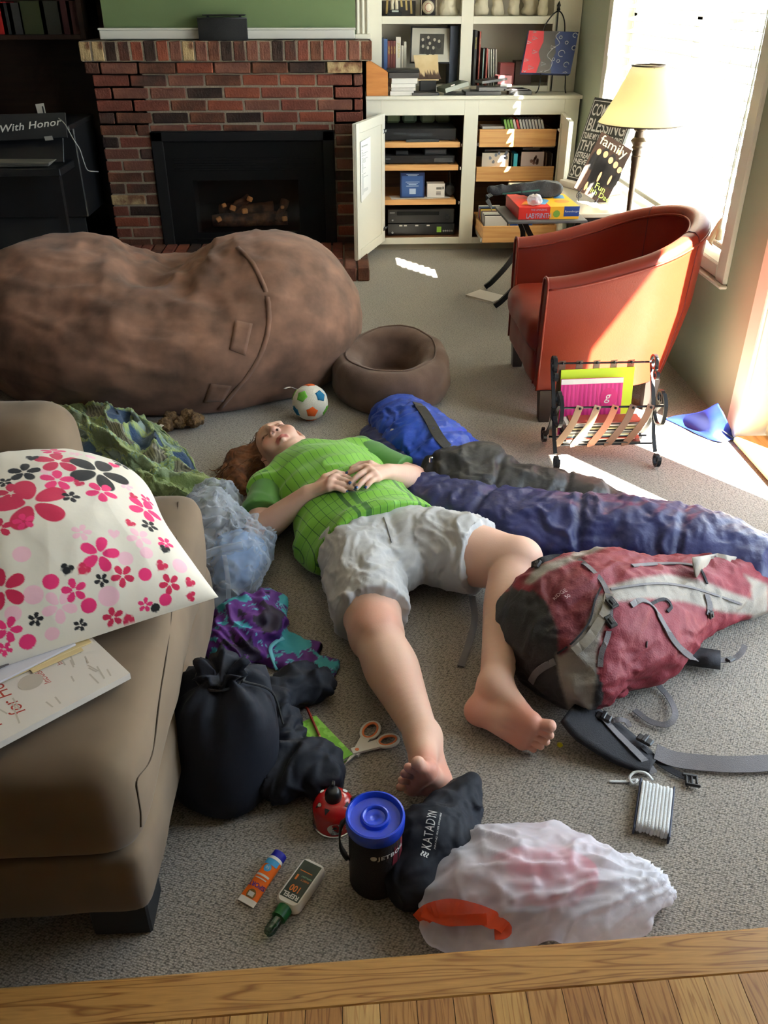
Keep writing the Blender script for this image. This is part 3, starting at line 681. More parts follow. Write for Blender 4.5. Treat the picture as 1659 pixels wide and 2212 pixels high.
# upper shelves
UY = 5.95
up = thing('bookcase', 'cream built-in bookcase above the media cabinet worktop', 'bookcase', (.85, UY, .925)); u = MB()
for (a, b, c, d) in ((.19, .262, .926, 2.4), (.744, .817, .926, 2.4), (1.306, 1.475, .926, 2.4), (.262, .744, 1.297, 1.338), (.817, 1.306, 1.297, 1.338), (.262, .744, .926, .96), (.817, 1.306, .926, .96)): u.bx(a, b, UY, UY+.02, c, d, .0015)
part('face_frame', u, m_white, up)
part('back_panel', bx(.19, 1.475, 6.255, 6.275, .926, 2.4), mat('shelf_back', S(196, 188, 172), .7), up)
for xx in (.195, .772, 1.455): part('side_panel', bx(xx, xx+.018, UY+.02, 6.255, .926, 2.4), m_white, up)
for a, b in ((.213, .772), (.79, 1.455)):
    part('shelf', bx(a, b, UY+.02, 6.255, 1.312, 1.336), m_white, up); part('shelf', bx(a, b, UY+.02, 6.255, .93, .955), m_white, up)
fl = MB(); fl.bx(.100, .192, 5.80, UY+.02, 1.225, 2.4)
for i in range(3): fl.bx(.106+i*.029, .123+i*.029, 5.785, 5.80, 1.25, 2.4, .005)
fl.bx(.096, .192, 5.78, 5.81, 1.225, 1.25, .002); struct('trim_4', fl, m_white)
# ================================================================== SOFA CHAISE, PILLOW, BOOK
m_sofa = mat('taupe_microsuede', S(126, 106, 84), .85, col2=S(104, 86, 67), nscale=3.5, sheen=.12, bump=.05, bscale=14, n2=(.3, .7))
m_seam = mat('seam_thread', S(70, 56, 42), .9)
sofa = thing('sofa', 'taupe microsuede sofa chaise in the left foreground with pillow and books on it', 'sofa', (-1.0, 1.4, 0))
def soft_box(name, lo, hi, r, puff, res, seed, parent, mat_, smooth=2):
    lo = np.array(lo); hi = np.array(hi); c = (lo+hi)/2; h = (hi-lo)/2; s = SDF(lo-.05, hi+.05, res); s.box(c, h, None, r, 0); v, f = s.mesh(smooth)
    q = (v-c)/h; n = normals(v, f); e = np.clip(1-np.sort(np.abs(q), 1)[:, 1], 0, 1); v = v+n*(puff*np.sqrt(e))[:, None]+n*(fbm(v*5+seed, 2)*.006)[:, None]
    return part(name, (v, f), mat_, parent, smooth=True)
so_ = soft_box('seat_cushion', (-1.75, .925, .235), (-.356, 1.80, .437), .042, .016, .014, 3, sofa, m_sofa)
soft_box('base', (-1.73, .925, .085), (-.354, 1.80, .240), .022, .006, .014, 9, sofa, m_sofa)
soft_box('armrest', (-1.75, 1.79, .085), (-.665, 2.01, .605), .075, .012, .016, 15, sofa, m_sofa)
soft_box('back', (-2.1, .93, .085), (-1.70, 2.01, .80), .07, .01, .025, 21, sofa, m_sofa)
sl_ = wloc(sofa); bv_ = bvh_of(([v.co+sl_ for v in so_.data.vertices], [tuple(p.vertices) for p in so_.data.polygons]))
sp_ = [hit(bv_, *p) for p in ((385, 1085), (380, 1180), (372, 1300), (358, 1420), (345, 1500), (333, 1600), (322, 1645), (296, 1682), (297, 1715), (303, 1755), (304, 1785), (299, 1815), (292, 1840))]; sp_ = [a+b*.0008 for a, b in sp_ if a is not None]
if len(sp_) > 3: part('seam', MB().tube(bez(sp_, 5), .0015, 5), m_seam, sofa)
for x_, y_ in ((-.425, .995), (-.425, 1.72), (-1.6, .995)): part('foot', bx(x_-.052, x_+.052, y_-.045, y_+.045, 0, .092, .004), m_blackm, sofa)
# pillow: cotton print of flowers, hearts and dots
A, B, C_, D = (np.array(p) for p in ((-.252, 1.318, .475), (-.525, 1.735, .575), (-1.10, 1.50, .56), (-.83, 1.00, .475)))
nu, nv = 520, 400
ez_ = lambda n: .55*(1-np.cos(np.pi*np.linspace(0, 1, n)))/2+.45*np.linspace(0, 1, n)
u = ez_(nu)[:, None, None]; v_ = ez_(nv)[None, :, None]
def pil(u, v_, up):
    pin = .02; uu = u+(0)*v_; P = (A*(1-u)+D*u)*(1-v_)+(B*(1-u)+C_*u)*v_
    bu, bv = 1-(2*u-1)**2, 1-(2*v_-1)**2
    cen = (A+B+C_+D)/4; P = P+(cen-P)*(pin*(bu*(1-bv)+bv*(1-bu)))
    P = P+np.array([.020, .006, 0])*np.exp(-((v_-.70)/.2)**2)*(1-u)**3; P = P+(cen-P)*.10*np.exp(-(u**2+(1-v_)**2)/.03)
    prof = (np.clip(1-np.abs(2*u-1)**2.3, 0, 1)**.55)*(np.clip(1-np.abs(2*v_-1)**2.3, 0, 1)**.55)
    return P, prof
P, prof = pil(u, v_, 1)
nz = fbm(np.concatenate([P[..., :2]*5, P[..., 2:]*5], -1), 3)[..., None]
rad = np.abs(2*v_-1)*.5+np.abs(2*u-1)*.5
fold = (ridge(np.concatenate([P[..., :1]*9+P[..., 1:2]*3, P[..., 1:2]*4, P[..., 2:]*2], -1), 2)[..., None]-.6)*.012*np.clip(rad*1.5-.2, 0, 1)*prof
top = P+np.array([0.05, -.08, 1.])*(.150*prof+.006*nz*prof+fold)
us, vs_ = ez_(60)[:, None, None], ez_(50)[None, :, None]
Pb, pb = pil(us, vs_, -1); bot = Pb-np.array([0, 0, 1.])*(.030*pb)
bot[..., 2] = np.maximum(bot[..., 2], .462)
tv = top.reshape(-1, 3); I = np.arange(nu*nv).reshape(nu, nv); tf = np.stack([I[:-1, :-1], I[:-1, 1:], I[1:, 1:], I[1:, :-1]], -1).reshape(-1, 4)
J = np.arange(60*50).reshape(60, 50)+nu*nv; bf = np.stack([J[:-1, :-1], J[1:, :-1], J[1:, 1:], J[:-1, 1:]], -1).reshape(-1, 4)
if True:
    a_ = tv[tf[0, 1]]-tv[tf[0, 0]]; b_ = tv[tf[0, 2]]-tv[tf[0, 0]]
    if np.cross(a_, b_)[2] < 0: tf = tf[:, ::-1]; bf = bf[:, ::-1]
cb = bvh_of((top[::8, ::8].reshape(-1, 3), np.stack([np.arange(65*50).reshape(65, 50)[:-1, :-1], np.arange(65*50).reshape(65, 50)[:-1, 1:], np.arange(65*50).reshape(65, 50)[1:, 1:], np.arange(65*50).reshape(65, 50)[1:, :-1]], -1).reshape(-1, 4)))
colp = np.ones((nu*nv, 3))*np.array(S(236, 226, 210))
PK, P2, KK, PL = S(236, 44, 116), S(206, 30, 78), S(26, 22, 24), S(248, 196, 208)
def stamp(px, py, R, col, kind, ang=0.):
    h, n = hit(cb, px, py)
    if h is None: return
    if n.z < 0: n = -n
    view = h-_CW; view = view-n*view.dot(n)
    if view.length < 1e-6: return
    # size: spread over the cloth so that the photo's size is met at this distance
    dist = (h-_CW).length; r = R*dist/FPX*1.12; ya = view.normalized(); xa = ya.cross(n).normalized(); q = tv-np.array(h); x = q@np.array(xa)/r; y = q@np.array(ya)/r; near = (np.abs(x) < 1.3) & (np.abs(y) < 1.3)
    x, y = x[near], y[near]
    if kind == 'd': m = 1-sstep(.96, 1.04, np.hypot(x, y))
    elif kind == 'h':
        ca, sa = math.cos(ang), math.sin(ang); X_, Y_ = (x*ca-y*sa)*1.15, (x*sa+y*ca)*1.15+.1; e = (X_**2+Y_**2-.6)**3-X_**2*Y_**3*1.6; m = 1-sstep(-.03, .03, e)
    else:
        m = np.zeros(len(x))
        for k in range(5):
            a = ang+k*2*math.pi/5+math.pi/2; cx_, cy_ = math.cos(a), math.sin(a); l = x*cx_+y*cy_; t = -x*cy_+y*cx_; e = ((l-.57)/.43)**2+(t/(.20+.14*np.clip(l, 0, 1)))**2; m = np.maximum(m, 1-sstep(.93, 1.07, e))
    cc = colp[near]; colp[near] = cc*(1-m[:, None])+np.array(col)*m[:, None]
for (x, y, R, c, k) in ((410, 1690, 100, PL, 'f'), (520, 640, 40, PL, 'f'), (870, 860, 45, PL, 'f'), (960, 1215, 78, PL, 'f'), (625, 660, 30, PL, 'd'), (865, 1360, 45, PL, 'd'), (1010, 1320, 40, PL, 'd'), (230, 1610, 55, PL, 'd'), (750, 1620, 60, PL, 'd'), (1240, 1410, 50, PL, 'd'), (90, 1740, 45, PL, 'd'), (320, 1050, 35, PL, 'd'), (785, 1195, 40, PL, 'h'), (360, 1880, 40, PL, 'd'), (340, 770, 60, PL, 'f'), (560, 1180, 60, PL, 'f'), (150, 1330, 50, PL, 'd'),
    (365, 620, 72, PK, 'f'), (400, 690, 130, P2, 'f'), (165, 765, 92, KK, 'f'), (680, 765, 185, KK, 'f'), (30, 835, 45, KK, 'f'), (395, 820, 98, PK, 'f'), (75, 910, 90, P2, 'f'), (215, 975, 215, P2, 'f'), (487, 935, 54, KK, 'f'), (165, 1105, 62, PK, 'f'), (0, 1150, 72, P2, 'f'), (700, 900, 95, PK, 'f'), (1000, 1020, 120, PK, 'f'), (1015, 960, 52, PK, 'f'), (1030, 1135, 57, KK, 'f'), (685, 1330, 116, PK, 'f'), (1140, 1255, 56, PK, 'f'), (700, 1510, 43, KK, 'f'), (845, 1480, 70, P2, 'f'), (1170, 1535, 66, P2, 'f'), (512, 1580, 73, PK, 'f'), (1000, 1680, 45, PK, 'f'), (780, 1765, 62, P2, 'f'), (245, 1780, 43, KK, 'f'), (553, 1820, 40, KK, 'f'), (55, 1850, 76, PK, 'f'), (30, 1985, 46, PK, 'f'), (20, 1570, 130, P2, 'f'), (735, 628, 55, PK, 'f'), (840, 715, 62, KK, 'f'), (560, 590, 60, P2, 'f'),
    (710, 655, 32, PK, 'd'), (350, 1520, 46, PK, 'd'), (1000, 1470, 40, PK, 'd'), (612, 1685, 45, PK, 'd'), (190, 1935, 46, PK, 'd'), (1140, 1645, 38, PK, 'd'), (1070, 1700, 28, KK, 'd'),
    (220, 670, 42, KK, 'h'), (540, 845, 38, P2, 'h'), (785, 720, 40, PK, 'h'), (915, 930, 34, P2, 'h'), (895, 1120, 40, P2, 'h'), (460, 1440, 44, KK, 'h'), (570, 1440, 46, P2, 'h'), (1110, 1415, 44, P2, 'h'), (1305, 1530, 40, P2, 'h'), (1310, 1620, 36, P2, 'h'), (1135, 1300, 40, KK, 'h'), (880, 1770, 42, P2, 'h')):
    stamp(x/3.19, y/3.19+780, R/3.19, c, k, ((x*7+y*3) % 40-20)/60)
colp = np.concatenate([colp, np.ones((3000, 3))*np.array(S(230, 220, 204))])
m_pillow = mat('printed_cotton', (1, 1, 1), .85, vcol='Col', sheen=.2, bump=.08, bscale=30)
single('pillow', (np.concatenate([tv, bot.reshape(-1, 3)]), np.concatenate([tf, bf])), m_pillow, 'white bed pillow printed with pink and black flowers, hearts and dots on the chaise', 'pillow', smooth=True, col=colp)
# guide book under the pillow edge and the folders lying on it
bz = .4555; cR = V((-.379, 1.121, bz)); d1 = V((-.748, -.664, 0)); d2 = V((-.606, .795, 0)); d1 = d1.normalized(); d2 = V((d1.y, -d1.x, 0)); Rb = frame_from(d1, (0, 0, 1))
bk = thing('guide_book', 'white paperback guide book with red title lettering lying on the chaise', 'book', tuple(cR+d1*.14+d2*.11))
m_paper = mat('paper_white', S(226, 216, 206), .7); m_pages = mat('page_edges', S(214, 204, 188), .9)
def obox(o, a, b, x0, x1, y0, y1, z0, z1, mb=None, bev=.0, mi=0):
    """box in frame (origin o, x dir a, y dir b)"""
    a, b = V(a).normalized(), V(b).normalized(); n = a.cross(b); R = Matrix((a, b, n)).transposed(); mb = mb or MB(); return mb.box(V(o)+R@V(((x0+x1)/2, (y0+y1)/2, (z0+z1)/2)), (abs(x1-x0), abs(y1-y0), abs(z1-z0)), R, bev, mi)
dd2 = -d2 if d1.cross(d2).z < 0 else d2; sg = 1 if dd2 == d2 else -1
def rb(x0, x1, y0, y1, z0, z1, mb=None, bev=0.): return obox(cR, d1, d2, x0, x1, y0, y1, (z0 if d1.cross(d2).z > 0 else -z1), (z1 if d1.cross(d2).z > 0 else -z0), mb, bev)
part('cover', rb(0, .285, 0, .215, .0105, .0118), m_paper, bk); part('cover', rb(0, .285, 0, .215, -.0005, .0008), m_paper, bk); part('spine', rb(0, .285, -.0012, .0, -.0005, .0118), m_paper, bk); part('page_block', rb(.003, .282, .001, .212, .0008, .0105), m_pages, bk)
tx = MB(); O = cR+V((0, 0, .0119)); m_red = mat('print_red', S(178, 60, 44), .7)
def shear(t, k=.22): return [(x+y*k, y) for x, y in t[0]], t[1]
for s_, up_, al, size in (('for Homeschool', .165, .035, .034), ('High School', .205, .03, .034), ('Complete Guide', .243, .025, .034), ('Includes', .105, .07, .016), ('by', .07, .1, .013)):
    put_flat(tx, shear(text_flat(s_, size)), O+d1*up_+d2*al, d2, d1, 0)
part('lettering', tx, m_red, bk, kind='stuff')
tx = MB(); rl = random.Random(4)
for i in range(46): put_flat(tx, rect(0, 0, rl.uniform(.015, .04), .0028), O+d1*rl.uniform(.01, .27)+d2*rl.uniform(.006, .17)+V((0, 0, -.0001)), (d2+d1*rl.uniform(-.3, .3)).normalized(), (d1-d2*0).normalized(), .0002)
tx.add(*(lambda p: ([tuple(O+d1*(.13+x)+d2*(.095+y)+V((0, 0, .0004))) for x, y in p[0]], p[1]))(disc(.020, 24)))
part('print', tx, mat('print_pale', S(196, 184, 170), .8), bk, kind='stuff')
m_man = mat('manila', S(226, 200, 148), .7); m_env = mat('envelope_white', S(216, 212, 220), .6); m_greyp = mat('grey_booklet', S(110, 100, 96), .6)
fz = .0122
for i, (nm, lab, x0, x1, y0, y1, th, mm, rot) in enumerate((('folder', 'manila folder with a handwritten tab lying on the guide book', .015, .33, .115, .36, .003, m_man, .06), ('envelope', 'white envelopes lying between the folders on the guide book', .03, .33, .125, .36, .004, m_env, -.02), ('booklet', 'grey booklet lying on the envelopes beside the pillow', .07, .36, .147, .38, .004, m_greyp, .03), ('folder', 'upper manila folder lying against the pillow edge', .06, .36, .163, .38, .003, m_man, .05), ('magazine', 'dark printed magazine half under the pillow on top of the folders', .12, .36, .178, .38, .004, m_greyp, .0))):
    a_ = (d1*math.cos(rot)+d2*math.sin(rot)).normalized(); b_ = (d2*math.cos(rot)-d1*math.sin(rot)).normalized(); zz = (fz, fz+th) if d1.cross(d2).z > 0 else (-fz-th, -fz)
    mb = obox(cR, a_, b_, x0, x1, y0, y1, zz[0], zz[1], None, .0008)
    o_ = single(nm, mb, mm, lab, nm if nm != 'booklet' else 'booklet')
    if nm == 'folder':
        mb = obox(cR, a_, b_, x0+.02, x0+.11, y0-.011, y0+.001, zz[0]+.0006, zz[1]-.0006, None, .0004); part('tab', mb, m_man, o_)
    fz += th+.0004
# ================================================================== BEAN BAG
s = SDF((-1.75, 2.98, -.02), (.18, 4.5, .75), .018)
s.ell((-.80, 3.66, .22), (.84, .60, .27), None, 0); s.ell((-.78, 3.66, .10), (.80, .54, .24), None, .06); s.ell((-1.20, 3.68, .345), (.40, .42, .24), None, .12); s.ell((-.34, 3.72, .32), (.37, .44, .27), None, .10)
s.ell((-.36, 3.68, .22), (.42, .44, .26), None, .08)
s.ell((-.76, 3.76, .72), (.20, .60, .25), None, .12, 's'); s.plane((0, 0, .004), (0, 0, -1))
v, f = s.mesh(3); n = normals(v, f)
up = np.clip((v[:, 2]-.05)/.4, 0, 1)
creases = np.stack([v[:, 0]*3.2, v[:, 1]*3, v[:, 2]*15+v[:, 0]*2], 1); dipd = np.exp(-((v[:, 0]+.72)/.42)**2)*sstep(.28, .5, v[:, 2])
amp = .011*np.exp(-((v[:, 0]+.85)/.45)**2)+.004
v = v+n*((ridge(creases, 2)-.62)*amp*up*2.1+fbm(v*4, 2)*.012+(ridge(np.stack([v[:, 0]*9, v[:, 1]*4, v[:, 2]*3], 1), 2)-.6)*.026*dipd)[:, None]
v[:, 2] = np.maximum(v[:, 2], .002)
m_bean = mat('brown_suede', S(136, 98, 78), .85, col2=S(84, 60, 46), nscale=8, ndetail=7, sheen=.08, n2=(.30, .70), bump=.08, bscale=25)
bean = thing('bean_bag', 'huge mottled brown suede bean bag lounger in front of the fireplace', 'bean bag', (-.8, 3.75, 0))
part('bag', (v, f), m_bean, bean, smooth=True); bb_ = bvh_of((v, f))
def on(bvh, pts, lift=.002):
    out = []; ns = []
    for p in pts:
        h, n = hit(bvh, *p)
        if h is not None: out.append(h+n*lift); ns.append(n)
    return out, ns
pp_, nn_ = on(bb_, [(513, 535), (530, 550), (547, 570), (560, 595), (572, 622), (580, 655), (582, 690), (578, 722), (568, 755), (553, 785), (535, 812), (512, 838), (492, 862), (472, 884)], .003)
if len(pp_) > 3: part('end_panel_flap', MB().ribbon(pp_, .018, .004, nn_), m_bean, bean, smooth=True)
def quadpatch(bvh, px, lift=.003, mb=None):
    q = [hit(bvh, *p) for p in px]
    if any(a[0] is None for a in q): return None
    n = sum((a[1] for a in q), V((0, 0, 0))).normalized(); G = [[None]*6 for _ in range(6)]
    mb = mb or MB(); P0 = [[hit(bvh, px[0][0]*(1-i/5)*(1-j/5)+px[1][0]*(i/5)*(1-j/5)+px[2][0]*(i/5)*(j/5)+px[3][0]*(1-i/5)*(j/5), px[0][1]*(1-i/5)*(1-j/5)+px[1][1]*(i/5)*(1-j/5)+px[2][1]*(i/5)*(j/5)+px[3][1]*(1-i/5)*(j/5)) for j in range(6)] for i in range(6)]
    if any(c[0] is None for r in P0 for c in r): return None
    return mb.grid(np.array([[tuple(c[0]+c[1]*lift) for c in r] for r in P0]), .003)
for px in (((508, 692), (546, 700), (530, 768), (496, 756)), ((455, 828), (500, 833), (482, 866), (440, 868))):
    q = quadpatch(bb_, px)
    if q: part('sewn_tag', q, m_bean, bean, smooth=True)
pp_, nn_ = on(bb_, [(640, 503), (665, 508), (690, 518), (712, 533), (730, 552), (744, 578), (752, 605)], .001)
if len(pp_) > 3: part('seam', MB().tube(pp_, .003, 6), m_bean, bean)
pp_, nn_ = on(bb_, [(343, 540), (352, 548), (362, 556)], .006)
if len(pp_) > 2: part('handle_loop', MB().ribbon(pp_, .02, .004, nn_), m_bean, bean)
# ================================================================== RED TUB CHAIR
m_red_l = mat('red_leather', S(120, 36, 19), .42, spec=.35, col2=S(110, 31, 17), nscale=3, bump=.06, bscale=220, n2=(.3, .7))
m_leg = mat('dark_leg', (.02, .012, .01), .4)
ch = thing('armchair', 'red leather tub armchair with dark wooden legs beside the window', 'armchair', (1.05, 3.38, 0))
YC = 3.375; 
def plan(t, off):
    """U path: t 0..1 from near arm front to far arm front, off = outward offset"""
    hw = .335+off; straight = .34; arc = math.pi*.335; Ltot = 2*straight+arc; d = t*Ltot; x0 = .735; xa = x0+straight
    if d < straight: return V((x0+d, YC-hw, 0)), V((0, -1, 0))
    if d > straight+arc: return V((xa-(d-straight-arc), YC+hw, 0)), V((0, 1, 0))
    a = (d-straight)/.335; return V((xa+hw*math.sin(a)*.96, YC-hw*math.cos(a), 0)), V((math.sin(a), -math.cos(a), 0))
def ringU(t, inner=.0):
    tt = .5-abs(t-.5); rise = float(sstep(.0, .5, tt)); H = .565+.175*rise**.85; G = []
    tap = .085*(.25+.75*rise)
    sect = [(0-tap, .135), (-tap*.55, .28), (-tap*.18, .42), (0.0, H-.05), (.004, H-.03), (-.004, H-.008), (-.022, H+.004), (-.045, H+.004), (-.062, H-.006), (-.072, H-.03), (-.07, H-.06), (-.075, .44), (-.085, .30), (-.095, .135)]
    for o, z in sect:
        p, n = plan(t, o); G.append(V((p.x, p.y, z)))
    return G
NT = 56; G = [ringU(i/NT) for i in range(NT+1)]
sh_ = MB(); loft(sh_, [r[::-1] for r in G]); part('shell', sh_, m_red_l, ch, auto=50)
def piping(k, name='piping'):
    return part(name, MB().tube([G[i][k] for i in range(NT+1)], .0045, 6), m_red_l, ch, smooth=True)
piping(4); piping(9)
for i in (0, NT): part('piping', MB().tube([G[i][k]+V((-.002, 0, 0)) for k in range(len(G[0]))], .005, 6), m_red_l, ch, smooth=True)
part('seam', MB().tube([G[NT//2+9][k]+(V((.001, 0, .001))) for k in range(2, 12)], .0025, 5), mat('dark_red_seam', S(80, 18, 20), .6), ch)
part('seam', MB().tube([G[NT//2-9][k]+(V((.001, 0, .001))) for k in range(0, 12)], .0025, 5), MATS['dark_red_seam'], ch)
soft_box('seat_cushion', (.70, YC-.262, .26), (1.20, YC+.262, .395), .05, .012, .018, 40, ch, m_red_l)
soft_box('seat_base', (.722, YC-.262, .13), (1.10, YC+.262, .27), .02, .004, .018, 44, ch, m_red_l)
for x_, y_ in ((.775, YC-.295), (.775, YC+.295), (1.22, YC-.2), (1.22, YC+.2)):
    part('leg', MB().add([(x_+sx_*w_, y_+sy_*w_, z) for z, w_ in ((0, .02), (.137, .029)) for sx_, sy_ in ((-1, -1), (1, -1), (1, 1), (-1, 1))], [(3, 2, 1, 0), (4, 5, 6, 7), (0, 1, 5, 4), (1, 2, 6, 5), (2, 3, 7, 6), (3, 0, 4, 7)]), m_leg, ch)
# ================================================================== MAGAZINE RACK
rk = thing('magazine_rack', 'wrought iron scroll magazine rack with brown leather straps in the sunlight', 'magazine rack', (.92, 2.77, 0))
def spiral(c, r0, r1, a0, a1, n, pl='yz', x=0):
    out = []
    for i in range(n+1):
        t = i/n; a = a0+(a1-a0)*t; r = r0+(r1-r0)*t; out.append(V((x, c[0]+r*math.cos(a), c[1]+r*math.sin(a))))
    return out
def flatbar(path, mb): return mb.ribbon(path, .013, .007, [V((0, (path[min(i+1, len(path)-1)]-path[max(i-1, 0)]).z, -(path[min(i+1, len(path)-1)]-path[max(i-1, 0)]).y)) for i in range(len(path))])
for X_ in (.735, 1.095):
    mb = MB()
    # near side upright: foot scroll near floor at far side, S-curve up to the near top scroll
    foot_n = spiral((2.665, .034), .010, .030, math.radians(200), math.radians(-170-50), 18, x=X_)
    p1 = bez([(X_, 2.69, .05), (X_, 2.735, .10), (X_, 2.765, .165), (X_, 2.80, .22), (X_, 2.845, .285), (X_, 2.868, .325)], 6)
    sc1 = spiral((2.838, .328), .032, .008, 0, math.radians(450), 26, x=X_)
    flatbar(p1, mb); flatbar(foot_n, mb); flatbar(sc1, mb)
    foot_f = spiral((2.875, .034), .010, .030, math.radians(-20), math.radians(400), 18, x=X_)
    p2 = bez([(X_, 2.85, .05), (X_, 2.805, .10), (X_, 2.775, .155), (X_, 2.745, .19), (X_, 2.705, .232)], 6)
    sc2 = spiral((2.728, .245), .030, .008, math.radians(200), math.radians(-250), 26, x=X_)
    flatbar(p2, mb); flatbar(foot_f, mb); flatbar(sc2, mb)
    loop = bez([(X_, 2.79, .20), (X_, 2.73, .15), (X_, 2.672, .17), (X_, 2.668, .235), (X_, 2.70, .268)], 6); flatbar(loop, mb)
    sc3 = spiral((2.80, .30), .022, .006, math.radians(60), math.radians(-330), 20, x=X_); flatbar(sc3, mb)
    part('scroll_frame', mb, m_iron, rk)
part('collar', bx(.727, .743, 2.752, 2.79, .145, .19, .003), m_iron, rk); part('collar', bx(1.087, 1.103, 2.752, 2.79, .145, .19, .003), m_iron, rk)
for (y_, z_) in ((2.69, .228), (2.865, .322), (2.735, .062), (2.80, .062)): part('rod', MB().tube([(.735, y_, z_), (1.095, y_, z_)], .004, 8), m_iron, rk)
m_straps = [mat('strap_tan', S(150, 120, 96), .5), mat('strap_tan2', S(150, 120, 96), .5), mat('strap_rust', S(160, 92, 66), .5), mat('strap_brown', S(92, 62, 48), .5), mat('strap_brown2', S(110, 78, 62), .5)]
for i in range(5):
    xa = .80+i*.062; xb = xa-.052
    pth = bez([(xa, 2.682, .238), (xa-.004, 2.680, .225), (xa-.02, 2.690, .16), (xb, 2.722, .075), (xb-.002, 2.735, .058)], 5)
    st_ = part('leather_strap', MB().ribbon(pth, .024, .0025, (0, -1, .35)), m_straps[i], rk); part('rivet', MB().lathe([(0.0, .0), (.005, .0), (.0045, .003), (.0, .0045)], (xa, 2.678, .229), 10, Matrix.Rotation(math.radians(80), 3, 'X')), m_iron, st_)
    pth = bez([(xa-.03, 2.862, .332), (xa-.03, 2.863, .318), (xa-.036, 2.848, .24), (xa-.05, 2.82, .12), (xa-.055, 2.802, .06)], 5)
    st_ = part('leather_strap', MB().ribbon(pth, .024, .0025, (0, -1, .35)), m_straps[(i+3) % 5], rk); part('rivet', MB().lathe([(0.0, .0), (.005, .0), (.0045, .003), (.0, .0045)], (xa-.03, 2.858, .325), 10, Matrix.Rotation(math.radians(80), 3, 'X')), m_iron, st_)
# contents of the rack
def leaf(name, lab, x0, x1, ylo, yhi, zlo, zhi, th, mm, tilt=0., cat='magazine', grp=None):
    a = V((1, 0, tilt)).normalized(); b = V((0, yhi-ylo, zhi-zlo)).normalized(); o = V((x0, ylo, zlo)); mb = obox(o, a, b, 0, x1-x0, 0, math.hypot(yhi-ylo, zhi-zlo), -th/2, th/2, None, .0006); return single(name, mb, mm, lab, cat, grp), o, a, b
m_lime = mat('lime_card', S(198, 220, 40), .5); m_pink = mat('pink_stripe', S(214, 50, 130), .5)
leaf('folder', 'lime green card folder standing at the back of the magazine rack', .765, 1.03, 2.812, 2.852, .075, .302, .004, m_lime, .03, 'folder')
fo, o_, a_, b_ = leaf('gift_bag', 'pink striped paper gift bag with a white top band in the rack', .762, .985, 2.79, 2.824, .075, .278, .008, m_pink, .02, 'gift bag')
nn = a_.cross(b_); nn = nn if nn.y < 0 else -nn; st = MB()
for i in range(14): put_flat(st, rect(.006+i*.0155, .0, .013+i*.0155, .185), o_+nn*.0046, a_, b_, 0)
part('stripes', st, mat('pink_dark', S(186, 36, 108), .5), fo, kind='stuff')
part('white_band', MB().add([o_+nn*.0048+a_*x+b_*y for x, y in ((0, .187), (.223, .187), (.223, .2055), (0, .2055))], [(0, 1, 2, 3)]), m_paper, fo)
st = MB(); st.add([o_+nn*.005+a_*(.175+x)+b_*(.135+y*1.1) for x, y in disc(.032, 24)[0]], disc(.032, 24)[1]); part('oval_badge', st, mat('badge_pink', S(200, 30, 110), .5), fo)
st = MB(); put_flat(st, shear(text_flat('g', .045)), o_+nn*.0056+a_*.160+b_*.125, a_, b_, 0); part('lettering', st, m_paper, fo)
part('price_label', MB().add([o_+nn*.005+a_*x+b_*y for x, y in ((.012, .01), (.06, .01), (.06, .055), (.012, .055))], [(0, 1, 2, 3)]), m_paper, fo)
rm = random.Random(8); cols = [(40, 36, 34), (190, 182, 170), (214, 208, 196), (150, 60, 44), (70, 92, 104), (206, 190, 150), (120, 116, 110), (228, 224, 214), (60, 52, 50), (176, 164, 120)]
for i in range(14):
    z = .068+i*.0068; x0 = .765+rm.uniform(0, .02); w_ = rm.uniform(.22, .28)
    c = cols[i % 10]; ms_ = mat('magazine_%d' % (i % 10), S(*c), .5)
    ang = rm.uniform(-.05, .05); a = V((1, ang, .02)).normalized(); b = V((-ang, 1, .0)).normalized(); th = rm.uniform(.004, .006)
    single('magazine', obox((x0, 2.728-i*.0012, z), a, b, 0, w_, 0, .062, 0, th, None, .0006), ms_, ('charcoal', 'stone grey', 'cream', 'rust red', 'slate blue', 'straw yellow', 'mid grey', 'bright white', 'near black', 'khaki', 'second charcoal', 'second stone grey', 'second cream', 'upper rust red')[i]+' magazine in the pile behind the rack straps', 'magazine', 'magazines piled in the rack')
# ================================================================== PET BED, BALL, DOG TOY
s = SDF((-.12, 3.05, -.01), (.56, 3.85, .28), .009); cx_, cy_ = .185, 3.385
for i in range(28):
    a, b = 2*math.pi*i/28, 2*math.pi*(i+1)/28
    def rp(t, z, q=0): 
        lift = .05*max(0, math.cos(t-1.2)); return (cx_+(.180+q)*math.cos(t), cy_+(.190+q)*math.sin(t), z+lift)
    s.cap(rp(a, .055), rp(b, .055), .066, .066, .02); s.cap(rp(a, .115, .006), rp(b, .115, .006), .055, .055, .02)
s.ell((cx_, cy_, .02), (.19, .20, .045), None, .03); s.plane((0, 0, .003), (0, 0, -1)); v, f = s.mesh(2); n = normals(v, f); v = v+n*(fbm(v*9, 2)*.006)[:, None]
m_pet = mat('brown_plush', S(104, 82, 70), .95, col2=S(86, 66, 56), nscale=10, sheen=.12, bump=.15, bscale=300)
pb = thing('pet_bed', 'brown plush round pet bed on the carpet beside the bean bag', 'pet bed', (cx_, cy_, 0)); part('bolster', (v, f), m_pet, pb, smooth=True); bp_ = bvh_of((v, f))
pts = [V((cx_+.187*math.cos(t), cy_+.197*math.sin(t), 0)) for t in np.linspace(0, 2*math.pi, 40)[:-1]]; pl = []
for p in pts:
    h = bp_.ray_cast(p+V((0, 0, .5)), V((0, 0, -1)))
    if h[0] is not None: pl.append(h[0]+V((0, 0, .001)))
part('piping', MB().tube(pl, .004, 6, True), m_pet, pb, smooth=True)
